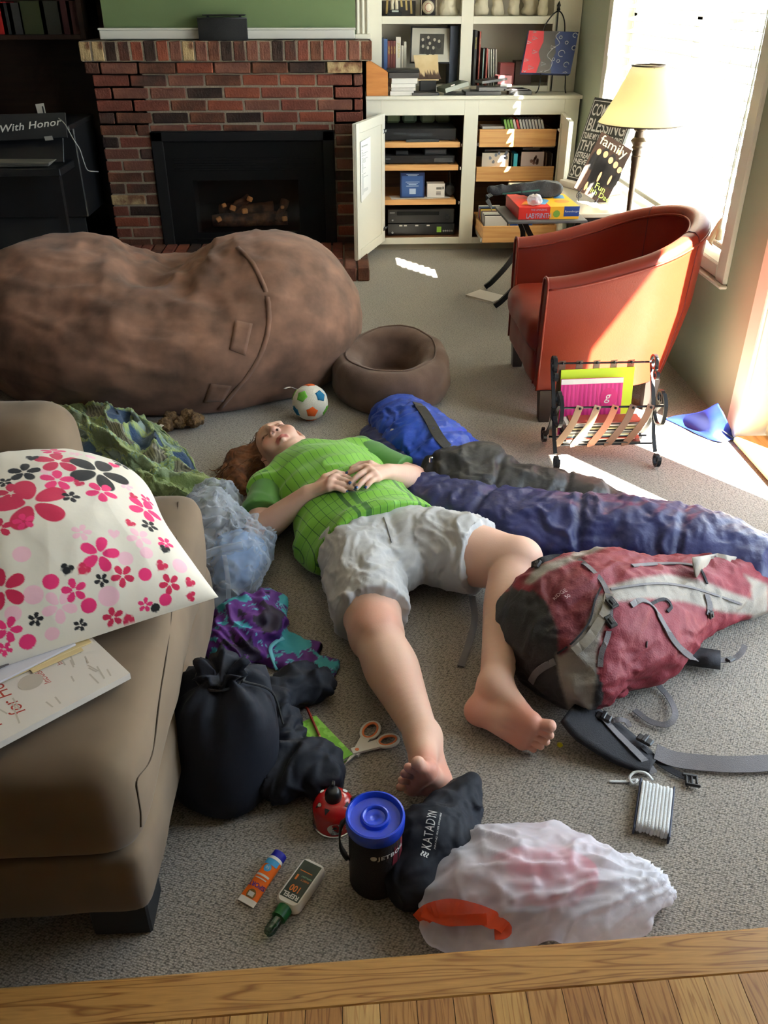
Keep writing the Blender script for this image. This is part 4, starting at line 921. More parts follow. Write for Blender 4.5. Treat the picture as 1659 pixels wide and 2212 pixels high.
bc = V((-.147, 3.135, .071)); m_ballw = mat('plush_white', S(222, 214, 196), .95, bump=.5, bscale=500, sheen=.4)
ball = thing('toy_ball', 'plush white toy ball with orange, green and blue pentagon patches on the carpet', 'ball', (bc.x, bc.y, 0))
bm = bmesh.new(); bmesh.ops.create_icosphere(bm, subdivisions=4, radius=.07); bm.verts.index_update(); ph = (1+5**.5)/2
ico = [V(p).normalized() for p in ((-1, ph, 0), (1, ph, 0), (-1, -ph, 0), (1, -ph, 0), (0, -1, ph), (0, 1, ph), (0, -1, -ph), (0, 1, -ph), (ph, 0, -1), (ph, 0, 1), (-ph, 0, -1), (-ph, 0, 1))]
Rball = Euler((.35, .2, .75)).to_matrix(); ico = [Rball@p for p in ico]
vv = [(bc+v.co*(1+.02*pn(np.array([v.co])*60)[0])) for v in bm.verts]; part('body', MB().add(vv, [[v.index for v in q.verts] for q in bm.faces]), m_ballw, ball, smooth=True); bm.free()
pm = [mat('plush_orange', S(226, 98, 36), .95, bump=.5, bscale=500), mat('plush_green', S(112, 180, 62), .95, bump=.5, bscale=500), mat('plush_blue', S(30, 112, 150), .95, bump=.5, bscale=500)]
def pcol(c):
    (x,), (y,) = proj([bc+c*.07]); (x0,), (y0,) = proj([bc]); return min(((-10, -12, 1), (20, -15, 2), (-3, 25, 0), (-32, 8, 2), (0, -32, 0), (30, 20, 1)), key=lambda t: (x-x0-t[0])**2+(y-y0-t[1])**2)[2]
for i, c in enumerate(ico):
    t = c.orthogonal().normalized(); b = c.cross(t); R = [[bc+(c*math.cos(a)+(t*math.cos(p)+b*math.sin(p))*math.sin(a)).normalized()*(.0725 if k < 4 else .069) for p in np.linspace(0, 2*math.pi, 11)[:-1]] for k, a in ((0, .001), (1, .12), (2, .22), (3, .33), (4, .36))]
    for r in R:
        for q in range(1, 10, 2): r[q] = (r[q-1]+r[(q+1) % 10])/2
    mb = MB(); loft(mb, R, True, True); part('pentagon_patch', mb, pm[pcol(c)], ball, smooth=True)
part('care_tag', MB().ribbon(bez([bc+V((-.052, .02, .048)), bc+V((-.075, .01, .062)), bc+V((-.098, 0, .06))], 4), .02, .001, (0, .3, 1)), m_paper, ball)
dt = V((-.652, 3.055, 0)); s = SDF(dt-V((.14, .14, .01)), dt+V((.14, .14, .13)), .004); rr = random.Random(3)
for (x, y, z, r) in ((-.05, -.02, .03, .03), (-.035, .02, .045, .026), (0, 0, .032, .026), (.05, .015, .035, .032), (.06, -.012, .045, .024), (.03, .03, .05, .026), (-.06, 0, .02, .022), (.075, .03, .03, .02)): s.ell(dt+V((x, y, z)), (r, r, r*.95), None, .008)
v, f = s.mesh(1); n = normals(v, f); v = v+n*(fbm(v*85, 2)*.006)[:, None]; v[:, 2] = np.maximum(v[:, 2], .001)
dg_ = thing('dog_toy', 'fuzzy brown bone-shaped dog toy on the carpet against the bean bag', 'toy', tuple(dt)); part('body', (v, f), mat('fuzzy_brown', S(128, 100, 66), .95, col2=S(84, 62, 40), nscale=60, bump=.6, bscale=300), dg_, smooth=True)
part('care_tag', MB().ribbon(bez([dt+V((-.055, -.045, .045)), dt+V((-.075, -.068, .035)), dt+V((-.08, -.078, .012))], 4), .018, .001, (-.5, -.6, .5)), m_paper, dg_)
# ================================================================== PERSON lying on the carpet
per = thing('person', 'person in a green jersey and grey shorts asleep on the carpet, barefoot, hands folded', 'person', (0, 2.0, 0))
s = SDF((-.46, 1.08, -.01), (.60, 2.92, .30), .0034)
na = np.array
# --- head frame: a = her left, b = crown, c = face
hc = na((-.2325, 2.689, .096)); a_ = na((.7701, .4823, .4175)); b_ = na((-.5501, .8335, .0517)); c_ = np.cross(a_, b_); b_ = np.cross(c_, a_); RH = np.stack([a_, b_, c_], 1)
h = lambda x, y, z: hc+a_*x+b_*y+c_*z
nb_ = na((-.130, 2.540, .085))
s.ell(h(0, .028, -.008), (.075, .086, .092), RH, 0); s.ell(h(0, -.028, .028), (.065, .088, .064), RH, .02)
for q in (-1, 1):
    s.cap(h(.056*q, -.04, .0), h(.020*q, -.098, .058), .022, .019, .018); s.ell(h(.037*q, -.032, .066), (.028, .027, .022), RH, .02)
s.ell(h(0, -.104, .064), (.025, .019, .022), RH, .015); s.cap(h(0, -.07, .0), h(0, -.10, .035), .045, .028, .02)
s.chain([h(0, -.045, -.02), (hc+b_*-.1+c_*-.02+nb_)/2, nb_], [.058, .054, .060], .02)
for q in (-1, 1): s.cap(h(.010*q, .031, .087), h(.046*q, .028, .070), .009, .008, .012)
for q in (-1, 1): s.ell(h(.031*q, .009, .094), (.018, .012, .012), RH, .010, 's')
for q in (-1, 1): s.ell(h(.031*q, .008, .0755), (.0165, .0125, .0125), RH, .004)
for q in (-1, 1): s.cap(h(.017*q, .001, .0855), h(.045*q, .003, .0775), .0021, .0018, .002, 's')
s.cap(h(0, .026, .086), h(0, -.022, .106), .0095, .0125, .008); s.ell(h(0, -.026, .109), (.0135, .0125, .012), RH, .006)
for q in (-1, 1): s.ell(h(.0135*q, -.029, .100), (.0085, .0095, .010), RH, .005)
for q in (-1, 1): s.cap(h(.0072*q, -.0345, .104), h(.0078*q, -.0385, .1055), .0043, .0045, .001, 's')
s.chain([h(-.023, -.065, .081), h(-.008, -.0605, .0905), h(0, -.0615, .0915), h(.008, -.0605, .0905), h(.023, -.065, .081)], [.004, .0062, .006, .0062, .004], .005)
s.chain([h(-.020, -.072, .081), h(0, -.0755, .0895), h(.020, -.072, .081)], [.0045, .0075, .0045], .005)
s.chain([h(-.024, -.0672, .0865), h(0, -.0675, .0965), h(.024, -.0672, .0865)], [.0016, .0022, .0016], .0015)
s.cap(h(-.024, -.068, .088), h(0, -.068, .0985), .0024, .0026, .001, 's'); s.cap(h(0, -.068, .0985), h(.024, -.068, .088), .0026, .0024, .001, 's')
for q in (-1, 1): s.ell(h(.079*q, -.004, -.004), (.010, .031, .019), RH, .006); s.ell(h(.088*q, -.002, .001), (.006, .019, .010), RH, .004, 's'); s.ell(h(.078*q, -.031, .004), (.008, .009, .009), RH, .004)
# --- trunk
Z1 = (0, 0, 1)
s.chain([(-.10, 2.50, .098), (-.065, 2.42, .105), (.02, 2.23, .105), (.095, 2.06, .10)], [.125, .158, .150, .170], .03, (Z1, .60))
s.chain([(-.255, 2.43, .085), nb_, (.04, 2.615, .088)], [.055, .06, .055], .04)
# --- arms
elR, wrR = sz(562, 1148, .062), sz(666, 1066, .192); shR = V((-.262, 2.425, .082)); shL = V((.05, 2.625, .085)); elL, wrL = sz(893, 1036, .075), sz(838, 1020, .215)
s.limb([shR, (shR+elR)/2, elR], [.056, .05, .043], .03); s.limb([elR, elR.lerp(wrR, .3), elR.lerp(wrR, .75), wrR], [.043, .043, .031, .026], .02)
s.limb([shL, (shL+elL)/2, elL], [.056, .05, .043], .03); s.limb([elL, elL.lerp(wrL, .3), elL.lerp(wrL, .75), wrL], [.044, .043, .031, .026], .02)
NAILS = []
def hand(wr, kn, ti, thumb, arch):
    kn = [sz(*k) for k in kn]; ti = [sz(*t) for t in ti]; up = V((0, -.35, 1)).normalized()
    for i, k in enumerate(kn): s.cap(wr, k, .019, .0125, .010, 'u', (tuple(up), .8))
    for i in range(3): s.cap(kn[i], kn[i+1], .0115, .0115, .008)
    for i, (k, t) in enumerate(zip(kn, ti)):
        d = t-k; m1 = k+d*.45+up*arch; m2 = k+d*.76+up*arch*.75; r = (.0094, .0097, .0092, .0082)[i]
        f = [(k, r+.0012), (m1, r), (m2, r*.93), (t, r*.82)]
        for j in range(3): s.cap(f[j][0], f[j+1][0], f[j][1], f[j+1][1], .0012 if j else .004)
        nd = (t-m2).normalized(); un = (up-nd*up.dot(nd)).normalized(); NAILS.append((t+un*(r*.80-.001)+nd*.001, nd, un, r*.56))
    p = [wr.lerp(kn[0], .25)]+[sz(*q) for q in thumb]; s.chain(p, [.015, .0125, .0105, .0085][:len(p)], .004)
hand(wrR, [(731, 1028, .232), (721, 1033, .238), (714, 1042, .236), (711, 1053, .228)], [(764, 1041, .222), (770, 1050, .224), (765, 1058, .222), (748, 1063, .220)], [(703, 1032, .232), (725, 1022, .232), (742, 1024, .228)], .007)
hand(wrL, [(789, 1010, .246), (797, 1015, .252), (806, 1024, .250), (814, 1033, .242)], [(752, 1022, .236), (757, 1044, .240), (771, 1054, .238), (791, 1053, .236)], [(800, 1003, .242), (778, 1004, .236), (760, 1012, .232)], .008)
# --- legs
hpR, hpL = V((.02, 2.02, .10)), V((.17, 2.065, .10)); knR = V((.058, 1.665, .088)); anR = V((.147, 1.335, .07))
s.limb([hpR, hpR.lerp(knR, .5), knR.lerp(hpR, .2), knR], [.10, .088, .075, .066], .02)
s.limb([knR, knR.lerp(anR, .14), knR.lerp(anR, .36), knR.lerp(anR, .66), anR], [.065, .061, .067, .050, .035], .02); s.ell(knR+V((0, -.01, .052)), (.036, .045, .02), None, .03)
knL = V((.435, 1.875, .148)); anL = V((.326, 1.478, .082))
s.limb([hpL, hpL.lerp(knL, .5), knL.lerp(hpL, .2), knL], [.10, .092, .08, .066], .02); s.limb([knL, knL.lerp(anL, .15), knL.lerp(anL, .38), knL.lerp(anL, .7), anL], [.066, .061, .062, .047, .036], .025)
s.ell(knL+V((.02, -.01, .03)), (.045, .045, .04), None, .03)
# --- feet
def foot(an, heel, balls, tips, rb, rt):
    s.cap(an, heel, .034, .031, .02); mid = [an.lerp(b, .5)+V((0, 0, .0)) for b in balls]
    s.cap(an, balls[0], .033, .020, .02); s.cap(an, (balls[0]+balls[-1])/2, .033, .019, .02); s.cap(heel, balls[-1], .027, .018, .02); s.cap(heel, balls[0], .025, .019, .012)
    for i in range(len(balls)-1): s.cap(balls[i], balls[i+1], rb[i], rb[i+1], .008)
    for i, (b, t) in enumerate(zip(balls, tips)):
        s.cap(b, b.lerp(t, .5), rb[i]*.80, rt[i]*.84, .002); s.cap(b.lerp(t, .5), t, rt[i]*.84, rt[i], .0005)
RB = [.0215, .017, .016, .0155, .015]; RT = [.0145, .0098, .0093, .0088, .0088]
bR0, bR4 = sz(921, 1664, .125), sz(889, 1700, .058); heR = sz(943, 1688, .034)
tp = [sz(*q) for q in ((903, 1649, .172), (882, 1658, .150), (874, 1671, .125), (868, 1685, .098), (864, 1700, .07))]
foot(anR, heR, [bR0.lerp(bR4, i/4) for i in range(5)], tp, RB, RT)
bL0, bL4 = sz(1148, 1560, .082), sz(1128, 1603, .026); heL = sz(1034, 1536, .040)
tp = [sz(*q) for q in ((1188, 1568, .088), (1188, 1588, .066), (1180, 1602, .047), (1168, 1612, .030), (1152, 1618, .017))]
foot(anL, heL, [bL0.lerp(bL4, i/4) for i in range(5)], tp, RB, RT)
s.plane((0, 0, .002), (0, 0, -1))
v, f = s.mesh(1)
SK = na(S(224, 184, 162)); RED = na(S(206, 138, 118)); LIP = na(S(178, 104, 94)); col = np.tile(SK, (len(v), 1))
def blend(c, w): 
    global col
    col = col*(1-w[:, None])+na(c)*w[:, None]
dist = lambda p: np.linalg.norm(v-na(p), axis=1)
blend(RED, .8*np.maximum.reduce([sstep(.09, .02, dist(t)) for t in (heR, bR0, bR4, heL, bL0, bL4)])); blend(RED, .55*np.maximum(sstep(.085, .03, dist(knR+V((0, 0, .05)))), sstep(.09, .03, dist(elL))))
for q in (-1, 1): blend(RED, .6*sstep(.04, .01, dist(h(.038*q, -.03, .085)))); blend(RED, .5*sstep(.04, .015, dist(h(.08*q, 0, 0))))
blend(RED, .6*sstep(.03, .008, dist(h(0, -.027, .115)))); hx, hy, hz = (v-hc)@a_, (v-hc)@b_, (v-hc)@c_
blend(LIP, (sstep(.012, .006, np.abs(hy+.068))*sstep(.028, .020, np.abs(hx))*sstep(.076, .084, hz)))
BROW = na(S(150, 98, 66)); blend(BROW, .7*sstep(.006, .003, np.abs(hy-.036-(.03-np.abs(np.abs(hx)-.03))*.12))*sstep(.03, .02, np.abs(np.abs(hx)-.029))*sstep(.06, .07, hz))
blend(na(S(96, 56, 44)), .8*sstep(.0035, .0015, np.abs(hy-.0015))*sstep(.017, .013, np.abs(np.abs(hx)-.031))*sstep(.066, .072, hz))
blend(na(S(60, 28, 24)), sstep(.0062, .004, np.minimum(dist(h(.0078, -.0365, .104)), dist(h(-.0078, -.0365, .104)))))
fb = fbm(v*14, 3); blend(RED, np.clip(.10+.12*fb, 0, 1))
m_skin = mat('skin', (1, 1, 1), .5, vcol='Col', sss=.15, spec=.35, bump=.05, bscale=260)
body = part('body', (v, f), m_skin, per, smooth=True, col=col)
m_nail = mat('nail_polish', S(54, 84, 128), .15, metal=.3, coat=.6)
for p, nd, un, r in NAILS:
    R = frame_from(nd, un); mb = MB(); vs = []
    G = [[p+R@V(((i/4-.5)*r*2.1, (j/4-.5)*r*1.75, -((j/4-.5)**2)*r*1.5-(.0012 if i in (0, 4) else 0)+.0008)) for j in range(5)] for i in range(5)]
    part('fingernail', mb.grid(na([[tuple(q) for q in rr_] for rr_ in G]), .0012), m_nail, per, smooth=True, label='dark blue polished fingernail')
# --- hair
hs = SDF(hc-.24, hc+.22, .0045)
hs.ell(h(0, .038, -.016), (.080, .088, .090), RH, 0); hs.ell(h(-.05, .0, -.05), (.05, .08, .045), RH, .03); hs.plane(h(0, .066, .056), c_*.8-b_*.6); hs.plane(h(0, -.055, 0), -b_)
for q in (-1, 1): hs.ell(h(.085*q, -.005, .01), (.022, .030, .028), RH, .008, 's')
hs.plane(h(0, .0, .040), c_-b_*1.0); 
pts = [h(-.06, .03, -.06), V((-.36, 2.70, .035)), V((-.385, 2.62, .025)), V((-.36, 2.54, .018))]; hs.chain([tuple(p) for p in pts], [.06, .05, .04, .022], .04); hs.chain([tuple(h(-.07, .05, -.03)), (-.40, 2.74, .03), (-.43, 2.68, .02)], [.045, .03, .018], .03)
hs.plane((0, 0, .003), (0, 0, -1)); hv, hf = hs.mesh(2); hn = normals(hv, hf)
hv = hv+hn*((ridge(np.stack([(hv@a_)*60+fbm(hv*12, 2)*2, (hv@b_)*7, (hv@c_)*30], 1), 2)-.6)*.009)[:, None]; hv[:, 2] = np.maximum(hv[:, 2], .002)
m_hair = mat('red_brown_hair', S(134, 86, 54), .5, col2=S(84, 50, 32), nscale=40, stretch=(1, 1, 1), spec=.4)
hair = part('hair', (hv, hf), m_hair, per, smooth=True); mb = MB(); rr = random.Random(9)
for i in range(150):
    t = rr.random(); p0 = h(rr.uniform(-.085, -.02), rr.uniform(-.03, .1), rr.uniform(-.08, -.02)); p0[2] = max(p0[2], .012)
    e = V((rr.uniform(-.47, -.34), rr.uniform(2.52, 2.72), rr.uniform(.004, .02))); m_ = V(p0).lerp(e, .5)+V((rr.uniform(-.03, .03), rr.uniform(-.03, .03), rr.uniform(.015, .05)))
    e2 = e+V((rr.uniform(-.03, .04), rr.uniform(-.045, .015), rr.uniform(-.003, .01))); e2.z = max(e2.z, .003)
    mb.tube(bez([V(p0), m_, e, e2], 4), .0011, 4, cap=False)
for i in range(50):
    p0 = h(rr.uniform(-.07, .07), rr.uniform(.06, .11), rr.uniform(.0, .04)); p1 = V(h(rr.uniform(-.08, .08), rr.uniform(.11, .14), rr.uniform(-.05, .0))); p1.z = max(p1.z, .01); e = p1+V((rr.uniform(-.04, .03), rr.uniform(-.01, .05), -.02)); e.z = max(e.z, .004)
    mb.tube(bez([V(p0), p1, e], 4), .001, 4, cap=False)
part('stray_hair', mb, m_hair, per, smooth=True, kind='stuff')
# --- jersey (body of the shirt, sleeves, collar)
tx_, sx_ = na((.404, -.915, 0.)), na((.915, .404, 0.))
def jersey_mat(name, c, lines):
    m = bpy.data.materials.new(name); m.use_nodes = True; N, L = m.node_tree.nodes, m.node_tree.links; b = N['Principled BSDF']; b.inputs['Roughness'].default_value = .6; b.inputs['Sheen Weight'].default_value = .2
    if not lines: b.inputs['Base Color'].default_value = (*c, 1); return m
    g = N.new('ShaderNodeVertexColor'); g.layer_name = 'Col'; sp = N.new('ShaderNodeSeparateColor'); L.new(g.outputs['Color'], sp.inputs['Color'])
    def math_(op, a, b_=None):
        n = N.new('ShaderNodeMath'); n.operation = op
        for i, x in enumerate((a, b_)):
            if x is None: continue
            if isinstance(x, (int, float)): n.inputs[i].default_value = x
            else: L.new(x, n.inputs[i])
        return n.outputs[0]
    lat = math_('SUBTRACT', sp.outputs[0], .5); axl = sp.outputs[1]                  # metres across / along the shirt, stored per vertex
    def line(x, per_, w): return math_('LESS_THAN', math_('FRACT', math_('DIVIDE', math_('ADD', x, 5.0), per_)), w/per_)
    def band(x, c0, w): return math_('LESS_THAN', math_('ABSOLUTE', math_('SUBTRACT', x, c0)), w)
    l1 = line(lat, .021, .0016); l2 = math_('MULTIPLY', line(axl, .034, .0016), math_('GREATER_THAN', axl, .42)); b1 = math_('MAXIMUM', band(lat, -.055, .008), math_('MAXIMUM', band(lat, -.085, .0055), math_('MAXIMUM', band(lat, .105, .006), band(lat, .128, .004))))
    b1 = math_('MULTIPLY', b1, math_('GREATER_THAN', axl, .36)); fac = math_('MAXIMUM', math_('MAXIMUM', l1, l2), b1)
    mx = N.new('ShaderNodeMix'); mx.data_type = 'RGBA'; L.new(fac, mx.inputs['Factor']); mx.inputs['A'].default_value = (*c, 1); mx.inputs['B'].default_value = (*S(52, 108, 30), 1); L.new(mx.outputs['Result'], b.inputs['Base Color']); return m
m_j1 = jersey_mat('jersey_green', S(116, 180, 48), True); m_j2 = jersey_mat('jersey_dark_green', S(64, 122, 40), False)
ts = SDF((-.42, 1.88, -.01), (.34, 2.76, .30), .0055)
ts.chain([(-.105, 2.51, .098), (-.065, 2.42, .110), (.02, 2.22, .108), (.10, 2.045, .106)], [.136, .170, .168, .206], .03, (Z1, .63)); ts.chain([(-.262, 2.425, .086), (-.14, 2.55, .09), (.046, 2.615, .09)], [.068, .066, .066], .05)
ts.ell((-.095, 2.12, .055), (.07, .10, .06), None, .06); ts.ell((.20, 2.2, .06), (.07, .09, .06), None, .05)
ts.plane((.064, 2.080, 0), (tx_[0]-.02, tx_[1], -.16)); ts.cap(nb_, h(0, -.12, -.01), .066, .064, .012, 's'); ts.ell(nb_*.25+h(0, -.10, .015)*.75, (.078, .078, .078), None, .006, 's'); ts.plane((0, 0, .003), (0, 0, -1))
tv_, tf_ = ts.mesh(2); n = normals(tv_, tf_); ax_ = (tv_-na((-.165, 2.60, 0)))@tx_; la = (tv_-na((.02, 2.25, 0)))@sx_
w_ = sstep(.0, .05, tv_[:, 2]); wr_ = fbm(tv_*6, 2)*.35; q = np.stack([la*3+ax_*4+wr_, ax_*11-la*6+wr_, tv_[:, 2]*3], 1)
tv_ = tv_+n*((ridge(q, 1)-.55)*.013*w_+fbm(tv_*5, 2)*.006)[:, None]
bell = np.exp(-((ax_-.36)/.05)**2)*np.exp(-((la+.02)/.14)**2); tv_[:, 2] += bell*(np.sin(ax_*150+la*20)*.005)*w_
cc = np.stack([la+.5, ax_, ax_*0], 1)
shirt = part('jersey', (tv_, tf_), m_j1, per, smooth=True, col=cc)
def sleeve(sh, el, t1, r0, r1, seed):
    d = na(el-sh); L_ = np.linalg.norm(d); d /= L_; e = na(sh)+d*L_*t1; q = SDF(np.minimum(na(sh), e)-.12, np.maximum(na(sh), e)+.12, .005)
    q.cap(na(sh)+d*.0, e+d*.05, r0+.005, r1+.004, 0); q.plane(e, d); q.plane((0, 0, .003), (0, 0, -1)); v_, f_ = q.mesh(2); nn = normals(v_, f_); al = (v_-na(sh))@d
    v_ = v_+nn*(np.maximum((ridge(np.stack([v_[:, 0]*6+seed, al*8, v_[:, 2]*10], 1), 2)-.55)*.014, -.0015))[:, None]; v_[:, 2] = np.maximum(v_[:, 2], .003); return part('sleeve', (v_, f_), m_j2, per, smooth=True)
sleeve(shR+V((.01, 0, .004)), elR, .72, .062, .066, 1.); sleeve(shL+V((-.01, 0, .006)), elL, .80, .062, .060, 5.)
ring = []
for i in range(40):
    t = 2*math.pi*i/40; d = na(h(0, -.12, -.01))-nb_; d /= np.linalg.norm(d); u_ = np.cross(d, (0, 0, 1)); u_ /= np.linalg.norm(u_); w2 = np.cross(d, u_); ring.append(V(nb_+d*.012+u_*.074*math.cos(t)+w2*.072*math.sin(t)))
ring = [V((p.x, p.y, max(p.z, .012))) for p in ring]; part('collar', MB().tube(ring, .0095, 8, True), m_j2, per, smooth=True)
# --- shorts
m_sh = mat('grey_cotton', S(186, 184, 182), .8, sheen=.15, bump=.05, bscale=200)
ss = SDF((-.16, 1.62, -.01), (.47, 2.22, .30), .0055)
ss.chain([(.045, 2.15, .10), (.095, 2.04, .10)], [.150, .172], .03, (Z1, .60))
hemR = hpR.lerp(knR, .80); hemL = hpL.lerp(knL, .68)
ss.limb([hpR, hpR.lerp(knR, .5), hemR+(knR-hpR)*.12], [.108, .106, .097], .03); ss.limb([hpL, hpL.lerp(knL, .5), hemL+(knL-hpL)*.14], [.108, .111, .102], .03)
ss.plane(hemR, (knR-hpR).normalized()+V((.2, 0, .15)))if False else None
F0 = ss.F.copy(); X = ss.ax[0][:, None, None]; Y = ss.ax[1][None, :, None]; Z = ss.ax[2][None, None, :]
dR_ = (knR-hpR).normalized(); pR = ((X-hemR.x)*dR_.x+(Y-hemR.y)*dR_.y+(Z-hemR.z)*dR_.z); sideR = (X < .17+(2.0-Y)*.12)
dL_ = (knL-hpL).normalized(); pL = ((X-hemL.x)*dL_.x+(Y-hemL.y)*dL_.y+(Z-hemL.z)*dL_.z)
ss.F = np.where(sideR, np.maximum(ss.F, pR), np.maximum(ss.F, pL)).astype(np.float32)
top_ = -((X-.045)*tx_[0]+(Y-2.145)*tx_[1]); ss.F = np.maximum(ss.F, top_.astype(np.float32)); ss.plane((0, 0, .003), (0, 0, -1))
v_, f_ = ss.mesh(2); n = normals(v_, f_); w_ = sstep(.0, .06, v_[:, 2])
wv = fbm(v_*5, 2)[:, None]*.5; v_ = v_+n*((ridge(v_*na((9, 5, 6))+wv, 1)-.55)*.012*w_+(ridge(v_*na((20, 13, 14))+3+wv*2, 1)-.55)*.007*w_+(ridge(v_*na((38, 26, 28))+5+wv*4, 2)**2-.4)*.005*w_)[:, None]
cr = np.exp(-((v_[:, 0]-.115-(2.02-v_[:, 1])*.18)/.012)**2)*sstep(1.88, 1.95, v_[:, 1]); v_[:, 2] -= cr*.004*w_; v_[:, 2] = np.maximum(v_[:, 2], .003)
sho = part('shorts', (v_, f_), m_sh, per, smooth=True); bs_ = bvh_of((v_, f_))
P_, N_ = on2(bs_, [(829, 1118), (835, 1135), (841, 1155), (846, 1172)], .0015)
if len(P_) > 2: part('fly_seam', MB().tube(P_, .0015, 5), mat('seam_grey', S(120, 118, 116), .9), per)
# ================================================================== SLEEPING BAG
sb = thing('sleeping_bag', 'crumpled blue and navy mummy sleeping bag with charcoal lining on the carpet', 'sleeping bag', (.6, 2.4, 0))
m_sb1 = mat('ripstop_blue', S(24, 70, 178), .42, col2=S(18, 56, 150), nscale=5, bump=.3, bscale=38); m_sb2 = mat('ripstop_navy', S(40, 46, 96), .45, col2=S(34, 38, 82), nscale=5, bump=.3, bscale=38)
m_sb3 = mat('lining_charcoal', S(44, 44, 46), .5, col2=S(34, 34, 37), nscale=6, bump=.3, bscale=38)
def quilt(name, chains, ells, m, res, amp, seed, seamlen, parent, lo, hi, cuts=()):
    q = SDF(lo, hi, res)
    for pts, rad, fl in chains:
        P = bez([V(p) for p in pts], 6); rr = np.interp(np.linspace(0, len(pts)-1, len(P)), np.arange(len(pts)), rad)
        for i in range(len(P)-1): q.cap(P[i], P[i+1], rr[i], rr[i+1], .02 if i == 0 else .003, 'u', (Z1, fl))
    for c, r, k in ells: q.ell(c, r, None, k)
    for c, r, k in cuts: q.ell(c, r, None, k, 's')
    q.plane((0, 0, .003), (0, 0, -1)); v, f = q.mesh(2); n = normals(v, f); w_ = sstep(.0, .04, v[:, 2])
    wv = fbm(v*6+seed, 2)[:, None]*.6
    d = (ridge(v*np.array((8, 7, 9))+seed+wv, 2)-.6)*amp+(ridge(v*np.array((24, 22, 22))+seed+wv*2, 2)-.6)*amp*.35
    v = v+n*(d*w_)[:, None]
    if seamlen:                          # quilted baffles: the skin is drawn in along seam lines across the bag
        pts = np.array([tuple(p) for p in bez([V(p) for p in chains[0][0]], 12)]); L_ = np.concatenate([[0], np.cumsum(np.linalg.norm(np.diff(pts, axis=0), axis=1))])
        j = ((v[:, None, ::8 if False else 1]-pts[None])**2).sum(-1).argmin(1) if len(v) < 60000 else np.concatenate([((c[:, None]-pts[None])**2).sum(-1).argmin(1) for c in np.array_split(v, 12)])
        s_ = L_[j]+((v-pts[j])*np.gradient(pts, axis=0)[j]/(np.linalg.norm(np.gradient(pts, axis=0)[j], axis=1, keepdims=True)+1e-9)).sum(1)
        ph = np.abs(((s_/seamlen+.3+.05*fbm(v*5, 1)) % 1)-.5)*2; v = v-n*(np.exp(-((1-ph)/.09)**2)*.010*w_)[:, None]
    v[:, 2] = np.maximum(v[:, 2], .002); part(name, (v, f), m, parent, smooth=True); return v, f
hv1 = quilt('hood', [([(.205, 3.06, .06), (.205, 2.96, .075), (.24, 2.82, .09), (.30, 2.66, .085), (.35, 2.60, .06)], [.085, .125, .14, .15, .12], .62), ([(.36, 2.70, .06), (.44, 2.62, .06), (.50, 2.57, .05)], [.09, .075, .05], .8)], [], m_sb1, .0065, .016, 2., .16, sb, (-.05, 2.4, -.01), (.62, 3.3, .26))
quilt('hood_side', [([(.10, 2.93, .03), (.12, 2.80, .05), (.17, 2.66, .06), (.21, 2.56, .05)], [.05, .075, .09, .08], .7)], [], m_sb2, .008, .016, 5., 0, sb, (-.05, 2.4, -.01), (.40, 3.1, .2))
quilt('lining', [([(.34, 2.52, .07), (.46, 2.52, .075), (.53, 2.50, .05)], [.11, .11, .08], .85), ([(.40, 2.42, .05), (.58, 2.41, .06), (.76, 2.35, .05), (.90, 2.30, .035)], [.13, .11, .10, .055], .75)], [], m_sb3, .008, .015, 8., .21, sb, (.12, 2.1, -.01), (1.1, 2.75, .24))
quilt('shell', [([(.26, 2.38, .05), (.42, 2.25, .06), (.60, 2.16, .075), (.80, 2.10, .085), (.98, 2.02, .09), (1.09, 1.93, .085)], [.12, .14, .15, .155, .155, .135], .66)], [], m_sb2, .008, .018, 12., .29, sb, (.05, 1.7, -.01), (1.32, 2.65, .24))
bh_ = bvh_of(hv1)
o_ = strap('draft_stripe', bh_, [(900, 872), (915, 890), (928, 910), (945, 940), (965, 965), (985, 975)], .035, .004, m_sb3, sb)
part('zip_pull', MB().box(sz(931, 993, .17), (.012, .008, .022), None, .003), m_chrome, sb); part('cord_lock', MB().box(sz(848, 930, .14), (.016, .012, .012), None, .004), m_paper, sb)
part('drawcord', MB().tube(bez([sz(818, 915, .05), sz(806, 912, .02), sz(800, 922, .005), sz(812, 928, .006), sz(826, 922, .05)], 5), .0025, 6), m_blackm, sb)
# ================================================================== BACKPACK
m_bpr = mat('pack_cloth', (1, 1, 1), .62, vcol='Col', bump=.2, bscale=240, col2=(.86, .86, .86), nscale=9)
R_, G_, D_, C2_ = S(124, 30, 44), S(142, 134, 124), S(46, 44, 44), S(104, 24, 36)
m_grey = mat('webbing_grey', S(112, 108, 110), .7, bump=.3, bscale=500); m_lgrey = mat('ripstop_grey', S(146, 138, 128), .6, bump=.15, bscale=60); m_padd = mat('pad_dark', S(38, 37, 42), .8, bump=.2, bscale=300); m_buck = mat('buckle_plastic', S(44, 42, 42), .4)
bpk = thing('backpack', 'red and grey hiking backpack lying on its side on the carpet by the bare foot', 'backpack', (.72, 1.72, 0))
d_ = np.array((.875, .484, 0)); p_ = np.array((-.484, .875, 0)); cb_ = np.array((.735, 1.735, 0)); RB_ = np.stack([d_, p_, np.array((0, 0, 1.))], 1)
W = lambda l, p, z: cb_+d_*l+p_*p+np.array((0, 0, z))
q = SDF((.26, 1.32, -.01), (1.36, 2.25, .36), .0055)
